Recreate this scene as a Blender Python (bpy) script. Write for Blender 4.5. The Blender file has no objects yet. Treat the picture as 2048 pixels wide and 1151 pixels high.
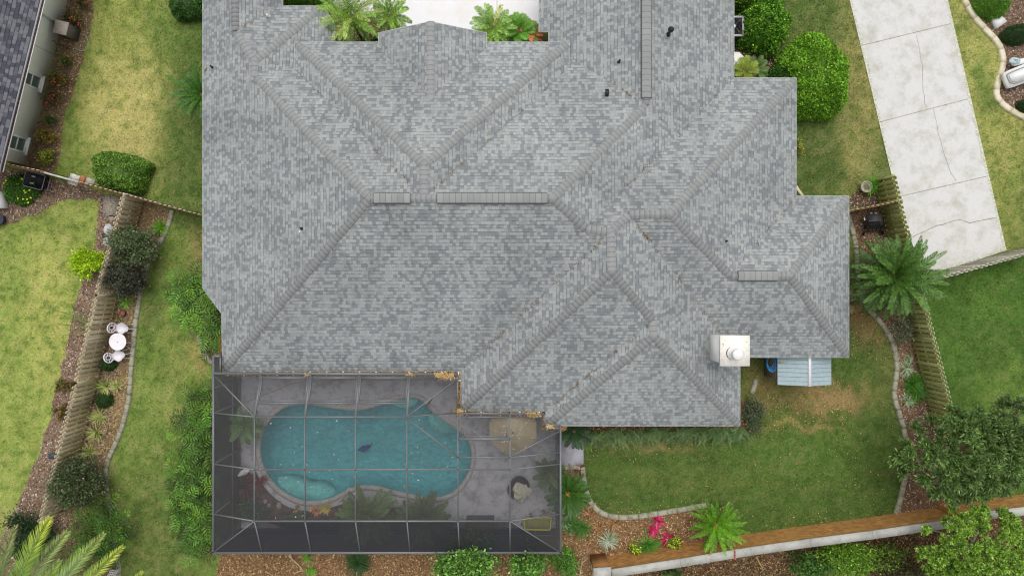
import bpy, bmesh, math, random
import numpy as np
from mathutils import Vector
rad = math.radians
random.seed(7); RNG = np.random.default_rng(7)
SC = bpy.context.scene
# ---------------- camera, sky, sun, exposure ----------------
H, F, CX, CY = 30.0, 1365.0, 1024.0, 575.5
cd = bpy.data.cameras.new('camera'); cam = bpy.data.objects.new('camera', cd); SC.collection.objects.link(cam)
cam.location = (0, 0, H); cam.rotation_euler = (0, 0, 0)
cd.sensor_width = 36; cd.lens = 36*F/2048; cd.clip_end = 1000; cd.clip_start = 0.5
SC.camera = cam
W = bpy.data.worlds.new('World'); SC.world = W; W.use_nodes = True
wn = W.node_tree; sky = wn.nodes.new('ShaderNodeTexSky'); sky.sky_type = 'NISHITA'; sky.sun_disc = False
SUN_EL, SUN_AZ = rad(70), rad(2)       # azimuth from +Y (top of picture), negative = towards the left
sky.sun_elevation = SUN_EL; sky.sun_rotation = SUN_AZ; sky.air_density = 1.0; sky.dust_density = 4.0; sky.ozone_density = 1.0
hs = wn.nodes.new('ShaderNodeHueSaturation'); hs.inputs['Saturation'].default_value = .14   # thin overcast: the blue is veiled
wn.links.new(sky.outputs[0], hs.inputs['Color']); wn.links.new(hs.outputs[0], wn.nodes['Background'].inputs[0]); wn.nodes['Background'].inputs[1].default_value = 0.15
sl = bpy.data.lights.new('sun', 'SUN'); sun = bpy.data.objects.new('sun', sl); SC.collection.objects.link(sun)
sl.energy = 0.75; sl.angle = rad(40); sl.color = (1.0, 0.96, 0.90)
sd = Vector((math.sin(SUN_AZ)*math.cos(SUN_EL), math.cos(SUN_AZ)*math.cos(SUN_EL), math.sin(SUN_EL)))
sun.rotation_euler = sd.to_track_quat('Z', 'Y').to_euler(); sun.location = (0, 0, 60)
SC.view_settings.view_transform = 'Standard'; SC.view_settings.look = 'None'
SC.view_settings.exposure = 0.10; SC.view_settings.gamma = 1
SC.cycles.use_denoising = True; SC.cycles.denoiser = 'OPENIMAGEDENOISE'; SC.cycles.denoising_prefilter = 'ACCURATE'; SC.cycles.filter_width = 1.2; SC.cycles.max_bounces = 8; SC.cycles.transparent_max_bounces = 12

# ---------------- helpers ----------------
def P(px, py, z=0.0):
    return np.array([(px-CX)*(H-z)/F, -(py-CY)*(H-z)/F, z])
def lin(c):
    c = c/255.0
    return c/12.92 if c <= 0.04045 else ((c+0.055)/1.055)**2.4
def C(r, g, b, k=1.0):
    return np.array([lin(r)*k, lin(g)*k, lin(b)*k])
def new_mat(name):
    m = bpy.data.materials.new(name); m.use_nodes = True
    return m, m.node_tree.nodes, m.node_tree.links, m.node_tree.nodes['Principled BSDF']
def mat(name, col, rough=0.7, metal=0.0, var=0.12, scale=6.0, bump=0.0, bscale=40.0, spec=0.4, detail=5):
    m, N, L, B = new_mat(name)
    B.inputs['Roughness'].default_value = rough; B.inputs['Metallic'].default_value = metal
    B.inputs['Specular IOR Level'].default_value = spec
    tc = N.new('ShaderNodeTexCoord')
    nz = N.new('ShaderNodeTexNoise'); nz.inputs['Scale'].default_value = scale; nz.inputs['Detail'].default_value = detail
    L.new(tc.outputs['Object'], nz.inputs['Vector'])
    mr = N.new('ShaderNodeMapRange'); mr.inputs[1].default_value = 0.3; mr.inputs[2].default_value = 0.7
    mr.inputs[3].default_value = 1-var*1.5; mr.inputs[4].default_value = 1+var
    L.new(nz.outputs[0], mr.inputs[0])
    mx = N.new('ShaderNodeVectorMath'); mx.operation = 'SCALE'; mx.inputs[0].default_value = tuple(col)
    L.new(mr.outputs[0], mx.inputs['Scale']); L.new(mx.outputs[0], B.inputs['Base Color'])
    if bump:
        n2 = N.new('ShaderNodeTexNoise'); n2.inputs['Scale'].default_value = bscale; n2.inputs['Detail'].default_value = 4
        L.new(tc.outputs['Object'], n2.inputs['Vector'])
        bp = N.new('ShaderNodeBump'); bp.inputs['Strength'].default_value = bump; bp.inputs['Distance'].default_value = 0.02
        L.new(n2.outputs[0], bp.inputs['Height']); L.new(bp.outputs[0], B.inputs['Normal'])
    return m
def vmat(name, rough=0.6, trans=0.0, scale=30.0, var=0.15, spec=0.3, bump=0.0):
    """colour from the 'col' attribute, a little fine noise, optional leaf translucency"""
    m, N, L, B = new_mat(name)
    B.inputs['Roughness'].default_value = rough; B.inputs['Specular IOR Level'].default_value = spec
    at = N.new('ShaderNodeAttribute'); at.attribute_name = 'col'
    tc = N.new('ShaderNodeTexCoord'); nz = N.new('ShaderNodeTexNoise'); nz.inputs['Scale'].default_value = scale; nz.inputs['Detail'].default_value = 6
    L.new(tc.outputs['Object'], nz.inputs['Vector'])
    mr = N.new('ShaderNodeMapRange'); mr.inputs[1].default_value = 0.3; mr.inputs[2].default_value = 0.7
    mr.inputs[3].default_value = 1-var; mr.inputs[4].default_value = 1+var
    L.new(nz.outputs[0], mr.inputs[0])
    mx = N.new('ShaderNodeVectorMath'); mx.operation = 'SCALE'
    L.new(at.outputs['Color'], mx.inputs[0]); L.new(mr.outputs[0], mx.inputs['Scale']); L.new(mx.outputs[0], B.inputs['Base Color'])
    if bump:
        bp = N.new('ShaderNodeBump'); bp.inputs['Strength'].default_value = bump; bp.inputs['Distance'].default_value = 0.03
        L.new(nz.outputs[0], bp.inputs['Height']); L.new(bp.outputs[0], B.inputs['Normal'])
    if trans:
        tr = N.new('ShaderNodeBsdfTranslucent'); L.new(mx.outputs[0], tr.inputs['Color'])
        ms = N.new('ShaderNodeMixShader'); ms.inputs[0].default_value = trans
        L.new(B.outputs[0], ms.inputs[1]); L.new(tr.outputs[0], ms.inputs[2])
        L.new(ms.outputs[0], N['Material Output'].inputs['Surface'])
    return m
class MB:
    def __init__(s): s.V = []; s.Fc = []; s.col = []; s.n = 0
    def add(s, V, Fs, col=None):
        V = np.asarray(V, float).reshape(-1, 3)
        if not isinstance(Fs, list) or (len(Fs) and np.isscalar(Fs[0])): Fs = [Fs]
        for f in Fs:
            f = np.asarray(f, int)
            if f.ndim == 1: f = f[None, :]
            s.Fc.append(f+s.n)
        s.V.append(V)
        if col is None: col = np.array([.5, .5, .5])
        col = np.asarray(col, float)
        if col.ndim == 1: col = np.tile(col, (len(V), 1))
        s.col.append(col); s.n += len(V); return s
    def box(s, c, size, rz=0.0, col=None, tilt=None):
        x, y, z = np.array(size)/2.0
        v = np.array([[i, j, k] for k in (-z, z) for i, j in ((-x, -y), (x, -y), (x, y), (-x, y))])
        if tilt: # rotate about local x
            ct, st = math.cos(tilt), math.sin(tilt); v = v @ np.array([[1, 0, 0], [0, ct, st], [0, -st, ct]])
        cz, sz = math.cos(rz), math.sin(rz); v = v @ np.array([[cz, sz, 0], [-sz, cz, 0], [0, 0, 1]])
        f = np.array([[3, 2, 1, 0], [4, 5, 6, 7], [0, 1, 5, 4], [1, 2, 6, 5], [2, 3, 7, 6], [3, 0, 4, 7]])
        return s.add(v+np.array(c), f, col)
    def bar(s, a, b, w, h, col=None, up=(0, 0, 1)):
        a = np.array(a, float); b = np.array(b, float); d = b-a; d /= np.linalg.norm(d)
        u = np.cross(d, up)
        if np.linalg.norm(u) < 1e-4: u = np.array([1., 0, 0])
        u /= np.linalg.norm(u); n = np.cross(u, d)
        v = [p+u*i*w/2+n*j*h/2 for p in (a, b) for i, j in ((-1, -1), (1, -1), (1, 1), (-1, 1))]
        f = np.array([[0, 1, 2, 3], [7, 6, 5, 4], [0, 4, 5, 1], [1, 5, 6, 2], [2, 6, 7, 3], [3, 7, 4, 0]])
        return s.add(v, f, col)
    def tube(s, pts, r, n=8, col=None, cap=True):
        pts = np.asarray(pts, float); m = len(pts); r = np.broadcast_to(np.asarray(r, float), (m,))
        V = []
        for i in range(m):
            d = pts[min(i+1, m-1)]-pts[max(i-1, 0)]; d /= (np.linalg.norm(d)+1e-9)
            ref = np.array([0, 0, 1.]) if abs(d[2]) < .9 else np.array([1., 0, 0])
            u = np.cross(d, ref); u /= np.linalg.norm(u); w = np.cross(d, u)
            for k in range(n):
                a = 2*math.pi*k/n; V.append(pts[i]+r[i]*(math.cos(a)*u+math.sin(a)*w))
        f = [[i*n+k, i*n+(k+1) % n, (i+1)*n+(k+1) % n, (i+1)*n+k] for i in range(m-1) for k in range(n)]
        Fs = [np.array(f)]
        if cap: Fs += [np.array([list(range(n))]), np.array([[(m-1)*n+k for k in range(n-1, -1, -1)]])]
        return s.add(V, Fs, col)
    def lathe(s, c, prof, n=24, col=None, ecc=(1, 1), rz=0):
        V = []; m = len(prof)
        for r, z in prof:
            for k in range(n):
                a = 2*math.pi*k/n+rz; V.append([c[0]+r*ecc[0]*math.cos(a), c[1]+r*ecc[1]*math.sin(a), c[2]+z])
        f = [[i*n+k, i*n+(k+1) % n, (i+1)*n+(k+1) % n, (i+1)*n+k] for i in range(m-1) for k in range(n)]
        Fs = [np.array(f), np.array([list(range(n-1, -1, -1))]), np.array([[(m-1)*n+k for k in range(n)]])]
        return s.add(V, Fs, col)
    def prism(s, poly, z0, z1, col=None):
        poly = np.asarray(poly, float)[:, :2]; n = len(poly)
        if area2(poly) < 0: poly = poly[::-1]
        V = [[x, y, z0] for x, y in poly]+[[x, y, z1] for x, y in poly]
        f = [[i, (i+1) % n, n+(i+1) % n, n+i] for i in range(n)]
        return s.add(V, [np.array(f), np.array([list(range(n, 2*n))]), np.array([list(range(n-1, -1, -1))])], col)
    def build(s, name, m, parent=None, origin=None, smooth=False):
        V = np.concatenate(s.V); col = np.concatenate(s.col)
        if origin is None: origin = getattr(parent, '_o', None)
        if parent is not None and origin is None: origin = ORG.get(parent.name, (0, 0, 0))
        o3 = np.array(origin if origin is not None else (0, 0, 0), float); V = V-o3
        me = bpy.data.meshes.new(name)
        me.vertices.add(len(V)); me.vertices.foreach_set('co', V.astype(np.float32).ravel())
        tot = np.concatenate([np.full(len(f), f.shape[1]) for f in s.Fc])
        loops = np.concatenate([f.ravel() for f in s.Fc])
        me.loops.add(len(loops)); me.loops.foreach_set('vertex_index', loops.astype(np.int32))
        me.polygons.add(len(tot)); st = np.concatenate([[0], np.cumsum(tot)[:-1]])
        me.polygons.foreach_set('loop_start', st.astype(np.int32))
        a = me.attributes.new('col', 'FLOAT_COLOR', 'POINT')
        a.data.foreach_set('color', np.concatenate([col, np.ones((len(col), 1))], 1).astype(np.float32).ravel())
        me.update(calc_edges=True)
        if smooth: me.polygons.foreach_set('use_smooth', np.ones(len(tot), bool))
        me.materials.append(m)
        o = bpy.data.objects.new(name, me); SC.collection.objects.link(o)
        if parent is not None: o.parent = parent
        else: o.location = tuple(o3)
        return o
ORG = {}
def area2(p):
    x, y = p[:, 0], p[:, 1]; return float(np.sum(x*np.roll(y, -1)-y*np.roll(x, -1)))
def tag(o, label=None, cat=None, group=None, kind=None):
    if label: o['label'] = label
    if cat: o['category'] = cat
    if group: o['group'] = group
    if kind: o['kind'] = kind
    return o
def thing(name, loc, label, cat, group=None):
    o = bpy.data.objects.new(name, None); SC.collection.objects.link(o); o.location = tuple(loc); o.empty_display_size = .3
    ORG[o.name] = tuple(loc); return tag(o, label, cat, group)
def copy_tree(o, loc, rz, label, group=None):
    r = o.copy(); SC.collection.objects.link(r); r.location = tuple(loc); r.rotation_euler = (0, 0, rz); r['label'] = label
    if group: r['group'] = group
    for ch in list(o.children):
        c = ch.copy(); SC.collection.objects.link(c); c.parent = r
        for g in list(ch.children):
            d = g.copy(); SC.collection.objects.link(d); d.parent = c
    return r
def inpoly(x, y, poly):
    poly = np.asarray(poly); ins = np.zeros(x.shape, bool); n = len(poly)
    for i in range(n):
        x1, y1 = poly[i][:2]; x2, y2 = poly[(i+1) % n][:2]
        c = ((y1 > y) != (y2 > y)); xx = (x2-x1)*(y-y1)/((y2-y1) if y2 != y1 else 1e-9)+x1
        ins ^= c & (x < xx)
    return ins
def poly_w(pts, z=0.0): return np.array([P(a, b, z) for a, b in pts])
def vnoise(x, y, s, seed=0):
    r = np.random.default_rng(seed).random((256, 256)); x = x/s+100; y = y/s+100
    i = np.floor(x).astype(int); j = np.floor(y).astype(int); fx = x-i; fy = y-j
    fx = fx*fx*(3-2*fx); fy = fy*fy*(3-2*fy); g = lambda a, b: r[a % 256, b % 256]
    return (g(i, j)*(1-fx)+g(i+1, j)*fx)*(1-fy)+(g(i, j+1)*(1-fx)+g(i+1, j+1)*fx)*fy
def fbm(x, y, s, seed=0, o=4):
    t = 0; a = 1; w = 0
    for k in range(o): t = t+a*vnoise(x, y, s/2**k, seed+k); w += a; a *= .6
    return t/w
def smooth_poly(pts, it=2, closed=True):
    p = np.asarray(pts, float)
    for _ in range(it):
        q = []
        n = len(p)
        for i in range(n if closed else n-1):
            a, b = p[i], p[(i+1) % n]; q += [a*.75+b*.25, a*.25+b*.75]
        if not closed: q = [p[0]]+q+[p[-1]]
        p = np.array(q)
    return p
def fill_poly(name, outer, m, z, holes=(), kind='structure', parent=None, col=None):
    """flat sheet with optional holes, triangulated"""
    bm = bmesh.new(); edges = []
    for loop in [outer]+list(holes):
        vs = [bm.verts.new((p[0], p[1], z)) for p in loop]
        edges += [bm.edges.new((vs[i], vs[(i+1) % len(vs)])) for i in range(len(vs))]
    bmesh.ops.triangle_fill(bm, edges=edges, use_beauty=True, use_dissolve=False)
    for f in bm.faces:
        if f.normal.z < 0: f.normal_flip()
    me = bpy.data.meshes.new(name); bm.to_mesh(me); bm.free(); me.materials.append(m)
    o = bpy.data.objects.new(name, me); SC.collection.objects.link(o)
    if parent is not None: o.parent = parent
    elif kind: o['kind'] = kind
    return o
# ---- foliage primitives ----
def leaves(mb, p, d, nrm, L, Wd, col, fold=0.0):
    d = d/np.linalg.norm(d, axis=1, keepdims=True); s = np.cross(d, nrm); s /= (np.linalg.norm(s, axis=1, keepdims=True)+1e-9)
    L = np.broadcast_to(L, (len(p),))[:, None]; Wd = np.broadcast_to(Wd, (len(p),))[:, None]
    up = np.cross(s, d)*fold*Wd
    V = np.stack([p, p+d*L*.45+s*Wd/2+up, p+d*L, p+d*L*.45-s*Wd/2+up], 1).reshape(-1, 3)
    mb.add(V, np.arange(len(p)*4).reshape(-1, 4), np.repeat(col, 4, axis=0))
def pickcol(n, cols, w, jit=.15, rng=RNG):
    cols = np.array(cols); k = rng.choice(len(cols), n, p=np.array(w)/np.sum(w))
    return cols[k]*(1+rng.normal(0, jit, (n, 1))).clip(.5, 1.6)
def unit(n, rng=RNG):
    v = rng.normal(size=(n, 3)); return v/np.linalg.norm(v, axis=1, keepdims=True)
def ribbons(mb, base, az, e0, droop, L, w, col, k=4, tipcol=None):
    """curved grass-like blades"""
    n = len(az); pts = [base.copy()]; pos = base.copy(); h = np.stack([np.cos(az), np.sin(az), 0*az], 1)
    for i in range(k):
        e = e0-droop*(i+.5)/k; pos = pos+(L/k)[:, None]*(h*np.cos(e)[:, None]+np.array([0, 0, 1])*np.sin(e)[:, None]); pts.append(pos)
    s = np.stack([-np.sin(az), np.cos(az), 0*az], 1); prof = [.55, 1.0, .85, .55, .06] if k == 4 else list(np.linspace(1, .05, k+1))
    V = []; 
    for i, q in enumerate(pts):
        V += [q+s*(w*prof[i]/2)[:, None], q-s*(w*prof[i]/2)[:, None]]
    V = np.stack(V, 1).reshape(-1, 3); m = 2*(k+1)
    f = np.concatenate([np.arange(n)[:, None]*m+np.array([2*i, 2*i+1, 2*i+3, 2*i+2]) for i in range(k)])
    cc = np.repeat(col, m, axis=0)
    mb.add(V, f, cc)
def frond(mb, base, az, e0, droop, L, nl, Ll, wl, col, sweep=.9, vee=.15, rng=RNG, stalk=.15, rw=.03, prof=None, jit=.12, rcol=None, twist=0):
    k = 14; t = np.linspace(0, 1, k+1); e = e0-droop*t**1.3
    h = np.array([math.cos(az), math.sin(az), 0.]); pts = [np.array(base, float)]
    for i in range(k): pts.append(pts[-1]+L/k*(h*math.cos(e[i])+np.array([0, 0, math.sin(e[i])])))
    pts = np.array(pts); side = np.array([-h[1], h[0], 0.])
    mb.tube(pts, np.linspace(rw/2, rw/8, k+1), 4, rcol if rcol is not None else np.array(col)*1.15, cap=False)
    tt = np.linspace(stalk, .99, nl); p = np.stack([np.interp(tt, t, pts[:, i]) for i in range(3)], 1)
    tg = np.gradient(pts, axis=0); tg = np.stack([np.interp(tt, t, tg[:, i]) for i in range(3)], 1); tg /= np.linalg.norm(tg, axis=1, keepdims=True)
    nrm = np.cross(tg, side); nrm *= np.sign(nrm[:, 2:3]+1e-9)
    q = (tt-stalk)/(1-stalk); pl = (np.sin(np.pi*np.clip(q*.86+.12, 0, 1))**.55 if prof is None else prof(q))
    fw = .25+.9*q**1.5*sweep+.25*sweep
    for sgn in (-1, 1):
        d = side*sgn+tg*fw[:, None]+nrm*vee+rng.normal(0, .07, (nl, 3)); 
        cc = np.tile(col, (nl, 1))*(1+rng.normal(0, jit, (nl, 1)))
        leaves(mb, p, d, nrm+rng.normal(0, .15, (nl, 3)), Ll*pl*(1+rng.normal(0, .06, nl)), wl, cc, fold=.15)
# ---------------- materials ----------------
M = {}
M['lawn'] = vmat('lawn', .9, scale=28, var=.28, bump=.6)
M['blade'] = vmat('grass_blades', .6, trans=.2, scale=3, var=.1)
M['leaf'] = vmat('foliage', .5, trans=.16, scale=3, var=.12, spec=.4)
M['chips'] = vmat('wood_chips', .85, scale=20, var=.2)
M['soil'] = vmat('bed_soil', .95, scale=18, var=.35, bump=.8)
M['bark'] = mat('bark', C(120, 105, 85), .9, var=.3, scale=12, bump=.8)
M['white'] = mat('white_paint', C(232, 232, 230), .5, var=.04)
M['castiron'] = mat('white_cast_metal', C(240, 236, 242), .4, var=.03)
M['wood'] = vmat('weathered_wood', .85, scale=14, var=.25, bump=.4)
M['alu'] = mat('bronze_grey_aluminium', C(124, 126, 128), .45, .3, var=.05)
M['alud'] = mat('grey_gutter_metal', C(110, 108, 105), .5, .2, var=.1)
M['plastic_black'] = mat('black_plastic', C(38, 38, 42), .4, var=.15)
M['cap'] = vmat('ridge_shingles', .9, scale=60, var=.1)
M['vmix'] = vmat('mixed_paint', .5, scale=8, var=.08)
M['pot'] = mat('clay_pot', C(185, 178, 155), .9, var=.2, scale=20)
M['terra'] = mat('terracotta', C(170, 80, 50), .85, var=.2, scale=20)

def concrete(name, base, stain, s1=1.2, amt=.5, fine=.12, edge=None):
    m, N, L, B = new_mat(name); B.inputs['Roughness'].default_value = .85; B.inputs['Specular IOR Level'].default_value = .25
    tc = N.new('ShaderNodeTexCoord')
    a = N.new('ShaderNodeTexNoise'); a.inputs['Scale'].default_value = s1; a.inputs['Detail'].default_value = 9; a.inputs['Roughness'].default_value = .68
    b = N.new('ShaderNodeTexNoise'); b.inputs['Scale'].default_value = 45; b.inputs['Detail'].default_value = 5
    L.new(tc.outputs['Object'], a.inputs['Vector']); L.new(tc.outputs['Object'], b.inputs['Vector'])
    r = N.new('ShaderNodeMapRange'); r.inputs[1].default_value = .46; r.inputs[2].default_value = .68; r.inputs[4].default_value = amt
    L.new(a.outputs[0], r.inputs[0])
    mx = N.new('ShaderNodeMix'); mx.data_type = 'RGBA'; mx.inputs[6].default_value = (*base, 1); mx.inputs[7].default_value = (*stain, 1)
    L.new(r.outputs[0], mx.inputs[0])
    r2 = N.new('ShaderNodeMapRange'); r2.inputs[1].default_value = .3; r2.inputs[2].default_value = .7; r2.inputs[3].default_value = 1-fine; r2.inputs[4].default_value = 1+fine
    L.new(b.outputs[0], r2.inputs[0])
    sc = N.new('ShaderNodeVectorMath'); sc.operation = 'SCALE'; L.new(mx.outputs[2], sc.inputs[0]); L.new(r2.outputs[0], sc.inputs['Scale'])
    L.new(sc.outputs[0], B.inputs['Base Color'])
    bp = N.new('ShaderNodeBump'); bp.inputs['Strength'].default_value = .25; bp.inputs['Distance'].default_value = .01
    L.new(b.outputs[0], bp.inputs['Height']); L.new(bp.outputs[0], B.inputs['Normal'])
    return m
M['drive'] = concrete('driveway_concrete', C(211, 210, 208), C(176, 175, 160), 1.3, .75)
M['court'] = concrete('court_concrete', C(236, 235, 238), C(222, 216, 198), .8, .5)
M['deck'] = concrete('pool_deck_concrete', C(184, 182, 186), C(116, 112, 113), 1.6, .8)
M['slab'] = concrete('slab_concrete', C(205, 203, 212), C(160, 155, 160), 2.0, .7)
M['curb'] = concrete('curb_concrete', C(168, 165, 145), C(95, 95, 72), 4.0, .8)
M['curbl'] = concrete('pale_curb_concrete', C(225, 215, 190), C(190, 178, 140), 3.0, .6)
M['capstone'] = concrete('wall_cap_concrete', C(186, 185, 178), C(140, 138, 128), 3.0, .6)
M['stucco'] = concrete('neighbour_stucco', C(246, 250, 242), C(222, 230, 214), .9, .6, fine=.05)
M['housewall'] = concrete('house_stucco', C(205, 208, 205), C(185, 188, 184), .9, .6, fine=.05)

def shingle(name, light, mid, dark, seam_shade, wtab=.19):
    m, N, L, B = new_mat(name); B.inputs['Roughness'].default_value = .92; B.inputs['Specular IOR Level'].default_value = .2
    def mth(op, a, b=None):
        n = N.new('ShaderNodeMath'); n.operation = op
        for i, v in enumerate((a, b)):
            if v is None: continue
            if isinstance(v, (int, float)): n.inputs[i].default_value = v
            else: L.new(v, n.inputs[i])
        return n.outputs[0]
    uv = N.new('ShaderNodeUVMap'); uv.uv_map = 'UVMap'
    sp = N.new('ShaderNodeSeparateXYZ'); L.new(uv.outputs[0], sp.inputs[0]); u, v = sp.outputs[0], sp.outputs[1]
    row = mth('FLOOR', v); w1 = N.new('ShaderNodeTexWhiteNoise'); w1.noise_dimensions = '1D'; L.new(row, w1.inputs['W'])
    def tabs(width, k):
        u2 = mth('ADD', mth('DIVIDE', u, width), mth('MULTIPLY', w1.outputs[0], k)); tab = mth('FLOOR', u2)
        cb = N.new('ShaderNodeCombineXYZ'); L.new(tab, cb.inputs[0]); L.new(row, cb.inputs[1])
        w2 = N.new('ShaderNodeTexWhiteNoise'); w2.noise_dimensions = '2D'; L.new(cb.outputs[0], w2.inputs['Vector'])
        return w2.outputs[0], mth('FRACT', u2)
    ra, fa = tabs(wtab, 17.3); rb, fb = tabs(wtab*2.9, 9.1)
    tone = mth('ADD', mth('MULTIPLY', ra, .80), mth('MULTIPLY', rb, .20))
    cr = N.new('ShaderNodeValToRGB'); e = cr.color_ramp; e.interpolation = 'LINEAR'
    e.elements[0].position = .20; e.elements[0].color = (*dark, 1); e.elements[1].position = .95; e.elements[1].color = (*light*1.1, 1)
    x = e.elements.new(.31); x.color = (*dark*1.05, 1); x = e.elements.new(.34); x.color = (*mid*.95, 1); x = e.elements.new(.45); x.color = (*mid, 1); x = e.elements.new(.5); x.color = (*light*.94, 1)
    L.new(tone, cr.inputs[0])
    fv = mth('FRACT', v); shade_band = mth('GREATER_THAN', fv, .84); sideu = mth('LESS_THAN', fa, .08)
    butt_shade = mth('MULTIPLY', shade_band, mth('ADD', mth('MULTIPLY', mth('GREATER_THAN', mth('FRACT', mth('MULTIPLY', ra, 7.3)), .5), .62), .10))  # shadow line along each course butt, painted into the shingle colour
    dk = mth('MAXIMUM', butt_shade, mth('MULTIPLY', sideu, .35))
    mx = N.new('ShaderNodeMix'); mx.data_type = 'RGBA'; L.new(dk, mx.inputs[0]); L.new(cr.outputs[0], mx.inputs[6]); mx.inputs[7].default_value = (*seam_shade, 1)
    tc = N.new('ShaderNodeTexCoord'); nz = N.new('ShaderNodeTexNoise'); nz.inputs['Scale'].default_value = .4; nz.inputs['Detail'].default_value = 9; nz.inputs['Roughness'].default_value = .62
    L.new(tc.outputs['Object'], nz.inputs['Vector'])
    mr = N.new('ShaderNodeMapRange'); mr.inputs[1].default_value = .3; mr.inputs[2].default_value = .7; mr.inputs[3].default_value = .82; mr.inputs[4].default_value = 1.12; L.new(nz.outputs[0], mr.inputs[0])
    # runs of grime that follow the fall of the slope
    mpp = N.new('ShaderNodeMapping'); mpp.inputs['Scale'].default_value = (2.2, .07, 1); L.new(uv.outputs[0], mpp.inputs[0]); nz3 = N.new('ShaderNodeTexNoise'); nz3.inputs['Scale'].default_value = 1; nz3.inputs['Detail'].default_value = 4; L.new(mpp.outputs[0], nz3.inputs['Vector'])
    mr3 = N.new('ShaderNodeMapRange'); mr3.inputs[1].default_value = .56; mr3.inputs[2].default_value = .76; mr3.inputs[3].default_value = 1; mr3.inputs[4].default_value = .80; L.new(nz3.outputs[0], mr3.inputs[0])
    sc0 = N.new('ShaderNodeVectorMath'); sc0.operation = 'SCALE'; L.new(mx.outputs[2], sc0.inputs[0]); L.new(mr3.outputs[0], sc0.inputs['Scale'])
    sc = N.new('ShaderNodeVectorMath'); sc.operation = 'SCALE'; L.new(sc0.outputs[0], sc.inputs[0]); L.new(mr.outputs[0], sc.inputs['Scale'])
    L.new(sc.outputs[0], B.inputs['Base Color'])
    return m
M['shingle'] = shingle('roof_shingles', C(158, 162, 161), C(148, 152, 152), C(130, 135, 138), C(90, 94, 96), .128)
M['shingle2'] = shingle('dark_roof_shingles', C(112, 112, 118), C(92, 92, 100), C(74, 75, 84), C(40, 40, 46), .17)

# mesh screen: a fine fabric, mostly open
m, N, L, B = new_mat('insect_screen'); B.inputs['Base Color'].default_value = (.085, .085, .09, 1); B.inputs['Roughness'].default_value = .7
tr = N.new('ShaderNodeBsdfTransparent'); ms = N.new('ShaderNodeMixShader'); ms.inputs[0].default_value = .36
L.new(tr.outputs[0], ms.inputs[1]); L.new(B.outputs[0], ms.inputs[2]); L.new(ms.outputs[0], N['Material Output'].inputs['Surface'])
M['screen'] = m
m, N, L, B = new_mat('wall_screen'); B.inputs['Base Color'].default_value = (.03, .03, .038, 1); B.inputs['Roughness'].default_value = .7
tr = N.new('ShaderNodeBsdfTransparent'); ms = N.new('ShaderNodeMixShader'); ms.inputs[0].default_value = .82
L.new(tr.outputs[0], ms.inputs[1]); L.new(B.outputs[0], ms.inputs[2]); L.new(ms.outputs[0], N['Material Output'].inputs['Surface'])
M['screenw'] = m
# water
m, N, L, B = new_mat('pool_water'); N.remove(B)
tr = N.new('ShaderNodeBsdfTransparent'); tr.inputs[0].default_value = (.70, .93, .94, 1)
gl = N.new('ShaderNodeBsdfGlossy'); gl.inputs['Roughness'].default_value = .04
fr = N.new('ShaderNodeFresnel'); fr.inputs[0].default_value = 1.33
nz = N.new('ShaderNodeTexNoise'); nz.inputs['Scale'].default_value = 3.0; nz.inputs['Detail'].default_value = 5; nz.inputs['Distortion'].default_value = 1.2
tc = N.new('ShaderNodeTexCoord'); L.new(tc.outputs['Object'], nz.inputs['Vector'])
bp = N.new('ShaderNodeBump'); bp.inputs['Strength'].default_value = .5; bp.inputs['Distance'].default_value = .05; L.new(nz.outputs[0], bp.inputs['Height'])
L.new(bp.outputs[0], gl.inputs['Normal']); L.new(bp.outputs[0], fr.inputs['Normal'])
ms = N.new('ShaderNodeMixShader'); L.new(fr.outputs[0], ms.inputs[0]); L.new(tr.outputs[0], ms.inputs[1]); L.new(gl.outputs[0], ms.inputs[2])
L.new(ms.outputs[0], N['Material Output'].inputs['Surface']); M['water'] = m
m, N, L, B = new_mat('pool_plaster'); B.inputs['Roughness'].default_value = .8
at = N.new('ShaderNodeAttribute'); at.attribute_name = 'col'; tc = N.new('ShaderNodeTexCoord')
mp = N.new('ShaderNodeMapping'); mp.inputs['Scale'].default_value = (1, 1.6, 1); L.new(tc.outputs['Object'], mp.inputs[0])
nz = N.new('ShaderNodeTexNoise'); nz.inputs['Scale'].default_value = 2.2; nz.inputs['Detail'].default_value = 8; nz.inputs['Distortion'].default_value = 1.6; L.new(mp.outputs[0], nz.inputs['Vector'])
mr = N.new('ShaderNodeMapRange'); mr.inputs[1].default_value = .35; mr.inputs[2].default_value = .65; mr.inputs[3].default_value = .82; mr.inputs[4].default_value = 1.15; L.new(nz.outputs[0], mr.inputs[0])
sc = N.new('ShaderNodeVectorMath'); sc.operation = 'SCALE'; L.new(at.outputs['Color'], sc.inputs[0]); L.new(mr.outputs[0], sc.inputs['Scale']); L.new(sc.outputs[0], B.inputs['Base Color'])
M['plaster'] = m
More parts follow.
